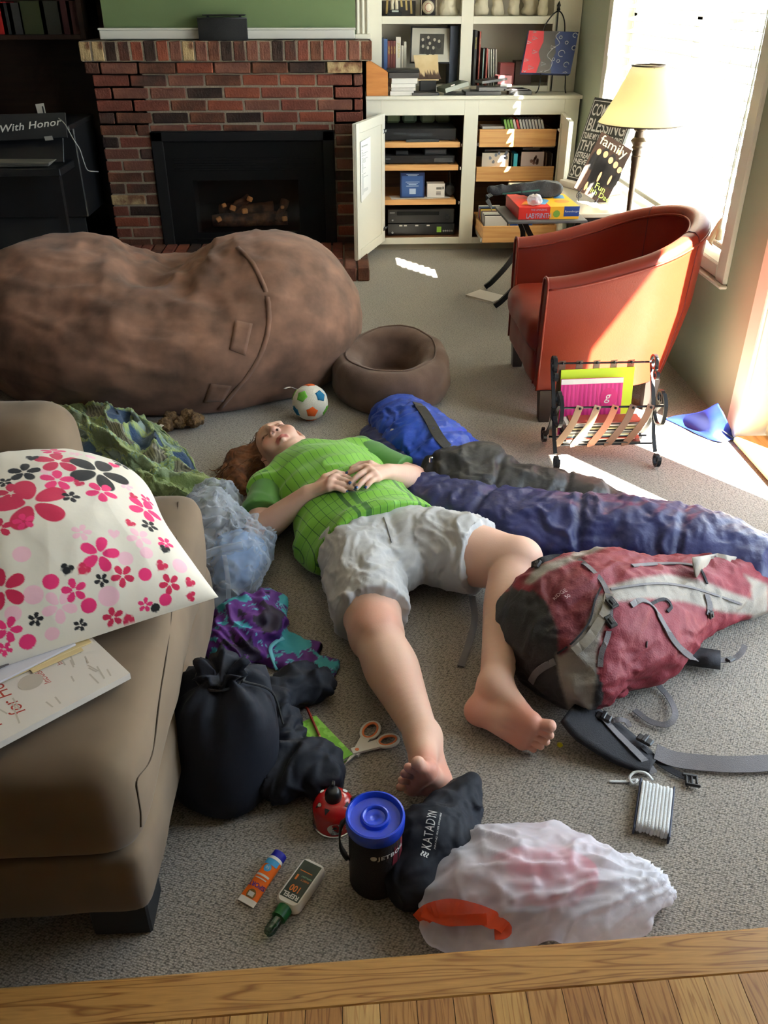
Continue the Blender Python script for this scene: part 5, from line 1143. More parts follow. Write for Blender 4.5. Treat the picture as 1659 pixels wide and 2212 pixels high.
q.box(W(-.16, .0, .115), (.19, .150, .113), RB_, .09, 0); q.cap(W(-.02, -.01, .112), W(.40, -.05, .065), .155, .095, .03, 'u', (Z1, .72)); q.ell(W(-.20, -.01, .145), (.20, .19, .135), RB_, .05); q.ell(W(-.10, .02, .165), (.16, .12, .085), RB_, .05); q.ell(W(-.10, -.14, .10), (.15, .07, .09), RB_, .04); q.box(W(.42, -.03, .06), (.14, .095, .052), RB_, .045, .04)
q.ell(W(-.31, -.03, .11), (.10, .19, .11), RB_, .04)
q.plane((0, 0, .003), (0, 0, -1)); v, f = q.mesh(2); n = normals(v, f); l_ = (v-cb_)@d_; q_ = (v-cb_)@p_; w_ = sstep(.0, .05, v[:, 2]); wv = fbm(v*7, 2)[:, None]*.5
v = v+n*(((ridge(np.stack([l_*4, q_*12, v[:, 2]*14], 1)+wv, 2)-.6)*.014+(ridge(v*19+wv, 2)-.6)*.005+fbm(v*9, 2)*.005)*w_)[:, None]; v[:, 2] = np.maximum(v[:, 2], .002); n = normals(v, f)
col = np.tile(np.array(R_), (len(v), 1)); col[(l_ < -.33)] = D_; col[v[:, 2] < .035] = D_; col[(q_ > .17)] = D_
panel(v, n, col, [(1100, 1560), (1100, 1260), (1135, 1290), (1150, 1272), (1190, 1310), (1206, 1350), (1202, 1390), (1190, 1412), (1206, 1440), (1224, 1545), (1180, 1560)], D_)
panel(v, n, col, [(1200, 1412), (1260, 1400), (1290, 1410), (1288, 1460), (1280, 1530), (1235, 1560), (1218, 1500), (1205, 1450)], G_)
panel(v, n, col, [(1235, 1195), (1260, 1176), (1340, 1170), (1315, 1180), (1250, 1205), (1240, 1212)], G_)
panel(v, n, col, [(1130, 1260), (1160, 1222), (1235, 1200), (1250, 1205), (1215, 1222), (1150, 1262)], G_)
panel(v, n, col, [(1150, 1262), (1185, 1232), (1245, 1225), (1285, 1262), (1300, 1290), (1283, 1350), (1240, 1400), (1206, 1420), (1205, 1360), (1180, 1300)], C2_)
panel(v, n, col, [(1310, 1268), (1370, 1250), (1440, 1240), (1520, 1255), (1580, 1280), (1640, 1300), (1640, 1330), (1560, 1322), (1480, 1300), (1400, 1292), (1330, 1300)], G_)
panel(v, n, col, [(1225, 1405), (1262, 1360), (1284, 1310), (1292, 1285), (1312, 1282), (1314, 1330), (1300, 1370), (1288, 1412)], G_)
panel(v, n, col, [(1605, 1240), (1659, 1262), (1659, 1380), (1615, 1370), (1628, 1320), (1622, 1270)], G_)
panel(v, n, col, [(1580, 1250), (1610, 1245), (1625, 1268), (1600, 1272)], R_)
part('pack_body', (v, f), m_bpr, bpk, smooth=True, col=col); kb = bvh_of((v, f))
# side pocket, folded lid fabric
q = SDF((.45, 1.35, -.01), (1.0, 1.8, .3), .006); pc = [tuple(sz(1345, 1330, .17)), tuple(sz(1350, 1400, .12)), tuple(sz(1320, 1470, .06))]
q.chain(pc, [.055, .062, .045], .03); q.plane((0, 0, .004), (0, 0, -1)); v2, f2 = q.mesh(2); n2 = normals(v2, f2); v2 = v2+n2*((ridge(v2*16, 2)-.6)*.012)[:, None]; part('side_pocket', (v2, f2), mat('pack_red', S(130, 32, 48), .62, bump=.25, bscale=240), bpk, smooth=True); pk2 = bvh_of((v2, f2))
allb = BVHTree.FromPolygons([tuple(p) for p in np.concatenate([v, v2])], [tuple(map(int, t)) for t in np.concatenate([f, f2+len(v)])])
S_ = lambda nm, px, wid, th=.0022, m=m_grey, lift=.003, lab=None: strap(nm, allb, px, wid, th, m, bpk, lift, 5, lab)
S_('piping_band', [(1316, 1285), (1308, 1320), (1292, 1350), (1268, 1385), (1240, 1408)], .020, .003, m_lgrey)
S_('edge_piping', [(1205, 1412), (1240, 1385), (1272, 1345), (1284, 1300), (1298, 1272)], .004, .003, m_padd)
S_('compression_band', [(1318, 1275), (1360, 1268), (1420, 1262), (1480, 1268), (1540, 1285), (1600, 1305)], .006, .003, m_grey)
S_('zipper', [(1365, 1224), (1400, 1221), (1450, 1219), (1490, 1222), (1512, 1230)], .010, .003, m_grey, .003, 'grey zipper')
S_('zip_cord', [(1512, 1230), (1520, 1245), (1526, 1262)], .006, .003, m_padd)
S_('webbing_strap', [(1250, 1210), (1275, 1230), (1300, 1258), (1314, 1290), (1318, 1330), (1313, 1370), (1300, 1410), (1296, 1440)], .012)
S_('webbing_strap', [(1362, 1308), (1385, 1298), (1410, 1312), (1430, 1345), (1455, 1385), (1480, 1410), (1510, 1428, .02), (1545, 1428, .03), (1580, 1425, .03), (1600, 1412, .04), (1608, 1395, .05)], .014)
S_('webbing_strap', [(1525, 1284), (1532, 1310), (1528, 1330)], .014)
S_('webbing_strap', [(1396, 1392), (1408, 1415, .06), (1402, 1450, .04), (1380, 1480, .02), (1350, 1490, .012)], .014)
S_('webbing_strap', [(1420, 1480, .01), (1445, 1510, .008), (1458, 1545, .02), (1440, 1566, .014), (1405, 1560, .008), (1370, 1535, .006)], .014)
S_('webbing_strap', [(1200, 1428), (1175, 1440), (1158, 1455), (1148, 1472)], .016, .0025, m_grey)
S_('webbing_strap', [(1020, 1290, .03), (1025, 1340, .012), (1010, 1400, .006), (995, 1440, .005)], .018, .002, m_grey)
S_('haul_loop', [(1148, 1222, .23), (1170, 1212, .25), (1195, 1206, .25), (1220, 1205, .25)], .018, .003, m_padd)
S_('daisy_ring', [(1405, 1306), (1425, 1296), (1440, 1298), (1448, 1312), (1440, 1322)], .008, .003, m_padd)
for px, s3 in (((1320, 1305), (.022, .028, .008)), ((1317, 1345), (.020, .030, .009)), ((1532, 1328), (.018, .018, .006)), ((1165, 1222), (.022, .014, .01))):
    h_, n_ = hit(allb, *px)
    if h_ is not None:
        R3 = frame_from(V(d_)-n_*V(d_).dot(n_), n_); part('buckle', MB().box(h_+n_*.006, s3, R3, .002).box(h_+n_*.009, (s3[0]*.5, s3[1]*.55, s3[2]), R3, .002), m_buck, bpk)
part('buckle', MB().box(sz(1578, 1424, .035), (.024, .016, .008), rotz(.5), .003), m_buck, bpk)
# hip belt lying out on the carpet
G = []
cl = [(1235, 1530, .07), (1270, 1562, .05), (1310, 1590, .035), (1350, 1618, .022), (1385, 1640, .014), (1410, 1655, .010)]; wd = [.10, .12, .115, .10, .075, .045]
C3 = bez([sz(*c) for c in cl], 6); wdd = np.interp(np.linspace(0, 5, len(C3)), range(6), wd)
for i, c in enumerate(C3):
    t = (C3[min(i+1, len(C3)-1)]-C3[max(i-1, 0)]).normalized(); a = V((0, 0, 1)).cross(t).normalized(); row_ = []
    for j in range(9):
        u_ = j/8-.5; z = max(c.z+.004*math.cos(u_*3)-.05*max(u_, 0)*c.z*6-.0, .007); row_.append(tuple(V((c.x, c.y, z))+a*u_*wdd[i]))
    G.append(row_)
hb = MB().grid(np.array(G), .012); hbp = part('hip_belt', hb, m_padd, bpk, smooth=True); kb2 = BVHTree.FromPolygons(hb.v, hb.f)
strap('belt_webbing', kb2, [(1300, 1552), (1325, 1580), (1350, 1605), (1378, 1632), (1400, 1655, .012), (1412, 1672, .006)], .017, .002, m_grey, bpk, .004); strap('belt_webbing', kb2, [(1318, 1562), (1335, 1556, .05), (1352, 1560, .045), (1360, 1572, .04)], .012, .002, m_grey, bpk, .004)
strap('belt_webbing', kb2, [(1396, 1600), (1415, 1625, .02), (1450, 1640, .012), (1500, 1648, .01), (1580, 1653, .012), (1659, 1650, .012), (1720, 1645, .012)], .038, .0025, m_grey, bpk, .004); strap('belt_webbing', kb2, [(1385, 1615), (1425, 1650, .006), (1460, 1672, .006), (1490, 1684, .006)], .014, .002, m_padd, bpk, .004)
for px, z, a in ((1303, 1553), .058, .6), ((1392, 1603), .030, .75): 
    h_, n_ = hit(kb2, *px); h_ = h_ or sz(*px, z); part('buckle', MB().box(h_+V((0, 0, .006)), (.036, .022, .008), rotz(-a), .003).box(h_+V((0, 0, .012)), (.010, .026, .006), rotz(-a), .002), m_buck, bpk)
bk_ = sz(1493, 1688, .006); mb = MB()
for dx in (-.011, 0, .011): mb.box(bk_+V((dx, 0, .004)), (.005, .026, .008), rotz(-.3), .002)
mb.box(bk_+V((0, .012, .004)), (.032, .008, .009), rotz(-.3), .002); mb.box(bk_+V((0, -.014, .004)), (.028, .006, .008), rotz(-.3), .002); part('clip_buckle', mb, m_buck, bpk)
# embroidered word, lid flap and shoulder harness at the far end
h_, n_ = hit(kb, 1205, 1292)
if h_ is not None:
    n_ = (n_*1+V((0, -.2, .3))).normalized(); a = (V(d_)*.75+V((0, 0, -.3))).normalized(); a = (a-n_*a.dot(n_)).normalized(); b = n_.cross(a); tx = MB(); put_on(tx, text_flat('RIDGE', .013), h_-a*.01, a, b, kb, .002); put_on(tx, text_flat('50', .012), h_+a*.012-b*.014, a, b, kb, .002); part('lettering', tx, mat('thread_pale', S(196, 160, 160), .7), bpk, kind='stuff')
G = [[tuple(sz(1495+i*18+j*3, 1196+j*16+abs(i-3)*3, .24-.018*i-.02*j+.02*math.sin(i*1.7+j))) for j in range(5)] for i in range(8)]; part('lid_flap', MB().grid(np.array(G), .004), m_lgrey, bpk, smooth=True)
G = [[tuple(sz(1430+i*14, 1496-70+i*2-j*9, .015+.03*math.sin(j*.8)+.004*math.sin(i*2))) for j in range(5)] for i in range(10)]; part('shoulder_harness', MB().grid(np.array(G), .008), m_padd, bpk, smooth=True)
# ================================================================== BAGS AND CLOTHES ON THE CARPET
def film(name, c, op, rough=.25):
    m = bpy.data.materials.new(name); m.use_nodes = True; N, L = m.node_tree.nodes, m.node_tree.links; b = N['Principled BSDF']; b.inputs['Base Color'].default_value = (*c, 1); b.inputs['Roughness'].default_value = rough
    t = N.new('ShaderNodeBsdfTransparent'); tl = N.new('ShaderNodeBsdfTranslucent'); tl.inputs[0].default_value = (*c, 1); x1 = N.new('ShaderNodeMixShader'); x1.inputs[0].default_value = .35; x2 = N.new('ShaderNodeMixShader')
    lw = N.new('ShaderNodeLayerWeight'); lw.inputs['Blend'].default_value = .35; ad = N.new('ShaderNodeMath'); ad.operation = 'ADD'; ad.use_clamp = True; ad.inputs[1].default_value = op; ml = N.new('ShaderNodeMath'); ml.operation = 'MULTIPLY'; ml.inputs[1].default_value = .6
    L.new(lw.outputs['Facing'], ml.inputs[0]); L.new(ml.outputs[0], ad.inputs[0]); L.new(b.outputs[0], x1.inputs[1]); L.new(tl.outputs[0], x1.inputs[2]); L.new(ad.outputs[0], x2.inputs[0]); L.new(t.outputs[0], x2.inputs[1]); L.new(x1.outputs[0], x2.inputs[2]); L.new(x2.outputs[0], N['Material Output'].inputs['Surface']); return m
m_clear = film('clear_film', S(206, 212, 222), .22); m_film = film('white_film', S(242, 238, 244), .5)
def crumple(v, f, seed, a1, a2, f1=9, f2=24, floor=.002, sharp=1):
    n = normals(v, f); w_ = sstep(.0, .03, v[:, 2]); wv = fbm(v*8+seed, 2)[:, None]*.6
    v = v+n*(((ridge(v*f1+seed+wv, 2)**sharp-.6**sharp)*a1+(ridge(v*f2+seed+wv*2, 2)**sharp-.6**sharp)*a2)*w_)[:, None]; v[:, 2] = np.maximum(v[:, 2], floor); return v
# clear bag by the sofa
cbg = thing('plastic_bag', 'clear plastic bag of clothes knotted on the carpet beside the chaise', 'bag', (-.36, 2.1, 0))
q = SDF((-.60, 1.78, -.01), (-.12, 2.55, .34), .006); q.ell((-.345, 2.05, .085), (.12, .17, .088), None, 0); q.ell((-.41, 2.15, .12), (.10, .12, .09), None, .04); q.ell((-.42, 2.33, .075), (.075, .10, .075), None, .04); q.ell((-.36, 1.93, .06), (.085, .11, .06), None, .04)
q.plane((0, 0, .003), (0, 0, -1)); v, f = q.mesh(2); v = crumple(v, f, 3., .026, .014, 5, 15, .002, 3); v = crumple(v, f, 5., .0, .006, 5, 30, .002, 3); part('film', (v, f), m_clear, cbg, smooth=True)
kb3 = bvh_of((v, f)); P_, N_ = on2(kb3, [(440, 1200), (470, 1190), (500, 1182), (525, 1180)], .004)
if len(P_) > 2: part('knot_fold', MB().tube(bez(P_, 5), .012, 8), m_clear, cbg, smooth=True)
P_, N_ = on2(kb3, [(484, 1200), (488, 1230), (491, 1260), (493, 1300)], .004)
if len(P_) > 2: part('knot_tail', MB().ribbon(bez(P_, 5), .012, .002, (0, -.4, 1)), m_clear, cbg)
for nm, lab, c, r, cl_, sd_ in (('folded_cloth', 'pale blue cloth showing through the clear plastic bag', (-.325, 2.04, .075), (.085, .12, .06), S(120, 146, 186), 1.), ('folded_cloth', 'dark grey cloth showing through the clear plastic bag', (-.43, 2.05, .07), (.065, .13, .065), S(66, 58, 52), 4.), ('folded_cloth', 'white cloth in the top of the clear plastic bag', (-.42, 2.31, .06), (.045, .065, .045), S(190, 192, 196), 7.)):
    q = SDF(np.array(c)-.2, np.array(c)+.2, .008); q.ell(c, r, None, 0); q.plane((0, 0, .006), (0, 0, -1)); v, f = q.mesh(1); v = crumple(v, f, sd_, .02, .0, 12, 20, .006); single(nm, (v, f), mat('cloth_%d' % sd_, cl_, .8), lab, 'cloth', smooth=True)
# purple and teal swim trunks
q = SDF((-.48, 1.52, -.01), (.02, 2.02, .22), .0042)
q.ell((-.27, 1.79, .045), (.10, .09, .055), None, 0); q.ell((-.30, 1.71, .04), (.085, .08, .045), None, .02); q.ell((-.235, 1.86, .035), (.06, .05, .045), None, .02)
q.box((-.17, 1.70, .014), (.075, .062, .014), rotz(-.5), .012, .02); q.box((-.095, 1.64, .010), (.055, .042, .010), rotz(-.35), .008, .015); q.ell((-.385, 1.73, .015), (.035, .03, .015), None, .01)
q.plane((0, 0, .003), (0, 0, -1)); v, f = q.mesh(1); n = normals(v, f); wv = fbm(v*9, 2)[:, None]*.5; tall = sstep(.02, .06, v[:, 2])
v = v+n*((ridge(np.stack([v[:, 0]*16+v[:, 1]*9, v[:, 1]*8, v[:, 2]*14], 1)+wv, 2)-.6)*(.008+.018*tall))[:, None]; v[:, 2] = np.maximum(v[:, 2], .002)
e = fbm(np.stack([v[:, 0]*11+v[:, 1]*6, v[:, 1]*13-v[:, 0]*5, v[:, 2]*9], 1)+3.3, 4, .6); col = np.where((e > .33)[:, None], np.array(S(52, 148, 160)), np.where((e < -.38)[:, None], np.array(S(34, 20, 44)), np.array(S(86, 32, 116))))
col = np.where(((e > .24) & (e <= .28))[:, None], np.array(S(96, 178, 192)), col)
trk = thing('swim_trunks', 'crumpled purple and teal swim trunks on the carpet beside the chaise', 'shorts', (-.22, 1.75, 0)); part('cloth', (v, f), mat('swim_print', (1, 1, 1), .65, vcol='Col'), trk, smooth=True, col=col); kb4 = bvh_of((v, f))
P_, N_ = on2(kb4, [(612, 1380), (596, 1388), (584, 1402), (588, 1422), (600, 1445), (606, 1456)], .003)
if len(P_) > 2: part('teal_piping', MB().ribbon(bez(P_, 4), .010, .003, N_[0]), mat('teal_trim', S(110, 190, 204), .6), trk, smooth=True)
# rag quilt
ctl = [[(110, 872, .03), (190, 870, .09), (260, 895, .07), (300, 905, .06), (345, 935, .03)], [(130, 905, .07), (200, 905, .10), (255, 925, .11), (330, 945, .09), (400, 985, .02)], [(150, 945, .06), (215, 950, .10), (270, 970, .12), (350, 985, .08), (425, 1010, .02)], [(170, 985, .05), (240, 995, .06), (300, 1010, .08), (360, 1020, .05), (440, 1030, .02)], [(230, 1040, .02), (280, 1040, .05), (330, 1042, .06), (400, 1040, .045), (500, 1055, .01)], [(260, 1062, .01), (300, 1064, .02), (350, 1070, .03), (420, 1078, .02), (480, 1066, .006)]]
C4 = [[sz(*c) for c in r] for r in ctl]; nu, nv = 150, 130
def cr(P, t):
    m = len(P)-1; x = min(max(t, 0), .99999)*m; i = int(x); t = x-i; a, b, c, d = P[max(i-1, 0)], P[i], P[i+1], P[min(i+2, m)]; return .5*((2*b)+(c-a)*t+(2*a-5*b+4*c-d)*t*t+(3*b-a-3*c+d)*t**3)
rows = [[cr(r, j/(nv-1)) for j in range(nv)] for r in C4]; G = np.array([[tuple(cr([rows[k][j] for k in range(6)], i/(nu-1))) for j in range(nv)] for i in range(nu)])
uu, vv_ = np.meshgrid(np.linspace(0, 1, nu), np.linspace(0, 1, nv), indexing='ij'); Q3 = np.stack([uu*5, vv_*5, uu*0], -1)
G[..., 2] += (ridge(Q3*.55+fbm(Q3*.6, 2)[..., None]*.5, 1)-.5)*.05+fbm(Q3*2, 2)*.008
cu, cv = (uu*6) % 1, (vv_*5) % 1; edge = np.minimum(np.minimum(cu, 1-cu), np.minimum(cv, 1-cv)); frill = edge < .09; G[..., 2] += np.where(frill, .007+pn(Q3*12)*.010, 0)
G[..., 0] += fbm(Q3*1.5+9, 2)*.02; G[..., 1] += fbm(Q3*1.5+19, 2)*.02; G[..., 2] = np.maximum(G[..., 2], .004)
ci = (np.floor(uu*6)*3+np.floor(vv_*5)*2).astype(int) % 5; pal = [S(146, 160, 104), S(128, 148, 144), S(100, 96, 82), S(126, 142, 106), S(48, 72, 104)]; col = np.array(pal)[ci]
stp = (ci == 2) & (((vv_*5*9) % 1) < .4); col[stp] = S(160, 154, 130); col[frill] = S(158, 174, 112); col[frill & (pn(Q3*30) > .2)] = S(120, 146, 140); col[(uu > .74)] = np.array(S(140, 156, 100))
col = col.reshape(-1, 3); single('rag_quilt', MB().grid(G, .004), mat('rag_cotton', (1, 1, 1), .95, vcol='Col', bump=.4, bscale=160, sheen=.2), 'crumpled green and blue patchwork rag quilt with frayed seams on the carpet', 'quilt', smooth=True, col=np.concatenate([col, col]))
# black stuff sack with gathered neck
m_nyl = mat('black_nylon', S(29, 31, 40), .7, spec=.3, bump=.1, bscale=50)
sk = thing('stuff_sack', 'tall black nylon stuff sack with a gathered drawstring neck standing by the chaise', 'sack', (-.285, 1.29, 0))
G = []; b0, b1 = V((-.277, 1.275, 0)), V((-.268, 1.335, .285)); prof = [(0.0, .004), (.085, .004), (.102, .02), (.109, .07), (.113, .14), (.111, .19), (.104, .225), (.088, .250), (.060, .264), (.036, .270), (.046, .280), (.054, .288), (.04, .284), (.015, .268)]
v = []; n_ = 72
for r, z in prof:
    t = z/.285; c = b0.lerp(b1, t)
    ring = []
    for i in range(n_):
        a = 2*math.pi*i/n_; g = max(0, min(1, (z-.17)/.09)); rr_ = r*(1+.11*g*math.sin(a*13+1.3*math.sin(a*3))*(1 if r < .1 else .25)+.04*math.sin(a*4+z*20)); z2 = z+.012*g*math.sin(a*5)
        ring.append(V((c.x+rr_*math.cos(a)*1.0, c.y+rr_*math.sin(a)*.95, max(z2 if z > .01 else z, .003))))
    G.append(ring)
mb = MB(); loft(mb, G, True, True); v = np.array(mb.v); part('sack', mb, m_nyl, sk, smooth=True)
part('drawstring', MB().tube([b0.lerp(b1, .95)+V((.050*math.cos(a), .048*math.sin(a), .0)) for a in np.linspace(0, 2*math.pi, 24)[:-1]], .003, 6, True).tube(bez([b1+V((.045, -.03, -.01)), b1+V((.10, -.02, -.05)), b1+V((.12, -.04, -.12))], 6), .0025, 6), m_blackm, sk)
# limp black cloth bag beside it
q = SDF((-.27, 1.16, -.01), (.02, 1.66, .22), .0055)
q.ell((-.135, 1.535, .045), (.085, .06, .045), None, 0); q.ell((-.185, 1.45, .05), (.05, .09, .05), None, .03); q.ell((-.090, 1.275, .05), (.062, .068, .05), None, .02); q.ell((-.155, 1.35, .05), (.045, .09, .05), None, .02); q.ell((-.155, 1.26, .04), (.05, .06, .04), None, .02)
q.ell((-.03, 1.40, .12), (.055, .04, .05), None, .02, 's'); q.plane((0, 0, .003), (0, 0, -1)); v, f = q.mesh(2); v = crumple(v, f, 6., .030, .010, 9, 21); single('cloth_bag', (v, f), m_nyl, 'limp empty black nylon bag lying crumpled beside the tall stuff sack', 'bag', smooth=True)
# soft black pouch with white print
q = SDF((.03, .93, -.01), (.30, 1.33, .22), .0045); q.chain([(.105, 1.005, .045), (.14, 1.08, .06), (.172, 1.135, .06)], [.055, .066, .048], .02); q.ell((.185, 1.09, .05), (.055, .075, .055), None, .02); q.chain([(.19, 1.15, .06), (.215, 1.185, .066), (.230, 1.205, .076)], [.036, .03, .022], .02); q.ell((.235, 1.17, .045), (.016, .05, .045), None, .012)
q.plane((0, 0, .003), (0, 0, -1)); v, f = q.mesh(2); v = crumple(v, f, 2., .012, .004, 12, 26); pou = thing('pouch', 'soft black drawstring pouch with white lettering behind the blue-lidded pot', 'pouch', (.155, 1.11, 0)); part('cloth', (v, f), m_nyl, pou, smooth=True); kp = bvh_of((v, f))
h0, n0 = hit(kp, 930, 1838); h1, n1 = hit(kp, 942, 1765); m_wprint = mat('white_print', S(214, 212, 208), .6)
if h0 and h1:
    nrm = (n0+n1).normalized(); a = (h1-h0); L_ = a.length; a = a.normalized(); a = (a-nrm*a.dot(nrm)).normalized(); b = nrm.cross(a); tx = MB(); L_ *= 1.12
    t = text_flat('KATADYN', .02, sp=1.1); wt = max(p[0] for p in t[0]); k = L_/wt; put_on(tx, ([(x*k, y*.020/.0145*.9) for x, y in t[0]], t[1]), h0, a, b, kp, .0012, 0, .004)
    t = text_flat('MAKING WATER DRINKABLE', .0045); wt = max(p[0] for p in t[0]); put_on(tx, ([(x*L_*.95/wt, y) for x, y in t[0]], t[1]), h0+a*.004-b*.0085, a, b, kp, .0012, 0, .006)
    for i in range(3):
        w3 = [(-.014+.0095*j/5, (.003+i*.0048)+.0016*math.sin(j*1.2)) for j in range(6)]; put_on(tx, (w3+[(x, y+.0028) for x, y in w3[::-1]], [tuple(range(12))]), h0, a, b, kp, .0012)
    part('lettering', tx, m_wprint, pou, kind='stuff')
# white carrier bag with pink things and an orange handle
wb_ = thing('carrier_bag', 'white translucent plastic carrier bag with an orange handle lying by the wooden step', 'bag', (.34, .99, 0))
q = SDF((.02, .84, -.01), (.72, 1.24, .24), .0055); q.ell((.30, 1.0, .045), (.17, .11, .072), None, 0); q.ell((.20, .97, .04), (.095, .085, .06), None, .03); q.ell((.42, .98, .035), (.14, .075, .048), None, .04); q.cap((.45, .97, .035), (.575, .972, .02), .05, .012, .04); q.cap((.40, .93, .025), (.50, .915, .015), .05, .02, .03); q.ell((.22, .915, .025), (.11, .045, .03), None, .03)
q.plane((0, 0, .003), (0, 0, -1)); v, f = q.mesh(2); n = normals(v, f); w_ = sstep(0, .03, v[:, 2]); tht = np.arctan2(v[:, 1]-.985, v[:, 0]-.60); rr_ = np.hypot(v[:, 1]-.985, v[:, 0]-.60); q3 = np.stack([tht*5+fbm(v*6, 2)*.5, rr_*5, v[:, 2]*5], 1); v = v+n*(((ridge(q3, 2)**2-.4)*.016+(ridge(v*11+4, 2)**3-.25)*.008+(ridge(v*26, 2)**3-.25)*.003)*w_)[:, None]; v[:, 2] = np.maximum(v[:, 2], .002); part('film', (v, f), m_film, wb_, smooth=True); kb5 = bvh_of((v, f))
P_, N_ = on2(kb5, [(905, 1992, .03), (930, 1972), (975, 1962), (1020, 1972), (1060, 1985), (1090, 2000), (1085, 2012), (1065, 2012)], .006)
m_or = film('orange_film', S(240, 96, 50), .62); part('handle', MB().ribbon(bez(P_, 5), [.030 if i < 22 else .022 for i in range(len(bez(P_, 5)))], .002, (.0, -.55, .8)), m_or, wb_)
P_, N_ = on2(kb5, [(920, 1968), (960, 1984), (1000, 1990), (1050, 1985)], .010); part('handle', MB().ribbon(bez(P_, 5), .018, .002, (.0, -.55, .8)), m_or, wb_)
for nm, lab, c, r, cl_, sd_ in (('towel', 'pink towel showing through the white carrier bag', (.34, 1.0, .048), (.11, .06, .036), S(206, 96, 116), 11.), ('cloth', 'brown and rose cloth showing through the left of the carrier bag', (.215, .985, .05), (.08, .06, .04), S(150, 104, 96), 12.)):
    q = SDF(np.array(c)-.2, np.array(c)+.2, .008); q.ell(c, r, None, 0); q.plane((0, 0, .008), (0, 0, -1)); v, f = q.mesh(1); v = crumple(v, f, sd_, .018, .0, 12, 20, .008); single(nm, (v, f), mat('cloth_%d' % sd_, cl_, .8), lab, 'cloth', smooth=True)
# ================================================================== SMALL CAMPING THINGS
# red fuel canister
cc_ = V((-.047, 1.18, 0)); can = thing('fuel_canister', 'small red fuel canister with a black cap beside the blue-lidded pot', 'canister', tuple(cc_)); m_canr = mat('canister_red', S(176, 24, 26), .25, coat=.5)
part('can', MB().lathe([(0, .003), (.030, .003), (.038, 0), (.042, .004), (.0435, .012), (.0435, .046), (.042, .053), (.036, .062), (.026, .069), (.016, .0715), (0, .0715)], cc_, 36), m_canr, can, auto=40)
part('cap', MB().lathe([(.0155, .068), (.017, .072), (.0165, .085), (.013, .092), (.009, .095), (0, .0955)], cc_, 24), m_black, can, auto=35); part('cap_tab', MB().box(cc_+V((.0, .014, .096)), (.008, .014, .006), None, .002), m_black, can)
part('rim', MB().lathe([(.040, .0), (.0445, .002), (.0445, .006), (.042, .007)], cc_, 36), m_chrome, can)
mb = MB(); mw = MB(); mk = MB()
def on_cyl(mb, shape, c, R, ang, z, lift=.0006, sx_=1): 
    vs = []
    for x, y in shape[0]:
        a = ang+x/R; vs.append((c[0]+(R+lift)*math.cos(a), c[1]+(R+lift)*math.sin(a), c[2]+z+y))
    return mb.add(vs, shape[1])
on_cyl(mw, disc(.0155, 20), cc_, .0435, -math.pi/2+.05, .029); on_cyl(mk, ([(-.006, .004), (.006, .004), (0, .013)], [(0, 1, 2)]), cc_, .0435, -math.pi/2+.05, .026, .0012); on_cyl(mk, text_flat('MSR', .006, 'CENTER'), cc_, .0435, -math.pi/2+.05, .0225, .0012)
for i in range(3): on_cyl(mk, rect(-.009, -.006-.0032*i, .009, -.0045-.0032*i), cc_, .0435, -math.pi/2+.05, .025, .0012)
for i in range(3): on_cyl(mw, disc(.0023, 10), cc_, .0435, -math.pi/2+.60, .023+.007*i)
for a, sz_ in ((.7, .010), (2.4, .009), (3.6, .008)): 
    mw.add([tuple(cc_+V(((.031+y*.8)*math.cos(a+x/.031), (.031+y*.8)*math.sin(a+x/.031), .0668-y*.45+.001))) for x, y in disc(sz_*.55, 12)[0]], disc(1, 12)[1])
for a in (-.5, -2.0, -2.7): mk.add([tuple(cc_+V(((.033+y)*math.cos(a+x/.033), (.033+y)*math.sin(a+x/.033), .0658-y*.55+.001))) for x, y in ((-.007, -.004), (.007, -.004), (0, .007))], [(0, 1, 2)])
part('label_print', mw, m_wprint, can, kind='stuff'); part('label_marks', mk, mat('print_black', S(34, 26, 26), .6), can, kind='stuff')
# cooking pot with blue lid
jc = V((.0325, 1.045, 0)); pot = thing('cooking_pot', 'black insulated camping pot with a bright blue plastic lid', 'pot', tuple(jc)); m_cozy = mat('neoprene', S(30, 24, 26), .7, bump=.2, bscale=300); m_lid = mat('blue_lid', S(24, 62, 196), .28, coat=.3)
part('pot_body', MB().lathe([(0, .003), (.042, .003), (.047, 0), (.050, .006), (.050, .03), (.0495, .12), (.0498, .165), (.047, .168), (0, .168)], jc, 44), m_cozy, pot, auto=40)
part('lid', MB().lathe([(.0515, .153), (.0535, .155), (.0545, .176), (.0535, .181), (.050, .182), (.047, .178), (.0455, .1725), (.028, .1715), (.0265, .1745), (.0255, .1775), (.0225, .1785), (.0195, .177), (.018, .1735), (.010, .1735), (.007, .1715), (.0045, .1700), (0, .1695)], jc, 56), m_lid, pot, auto=45)
part('strap_handle', MB().ribbon(bez([jc+V((-.047, .02, .155)), jc+V((-.063, .01, .14)), jc+V((-.066, .002, .10)), jc+V((-.056, -.004, .075)), jc+V((-.049, -.006, .07))], 5), .024, .003, (-1, 0, .1)), m_blackm, pot, smooth=True)
part('igniter_tab', MB().box(jc+V((-.034, .046, .166)), (.022, .012, .02), rotz(.6), .003), m_blackm, pot)
mw = MB(); on_cyl(mw, text_flat('JETBOIL', .0135, 'LEFT', 1.15, 1.1, .0003), jc, .0498, -math.pi/2+.06, .118, .0008); on_cyl(mw, disc(.006, 14), jc, .0498, -math.pi/2-.10, .123, .0008); part('lettering', mw, m_wprint, pot, kind='stuff')
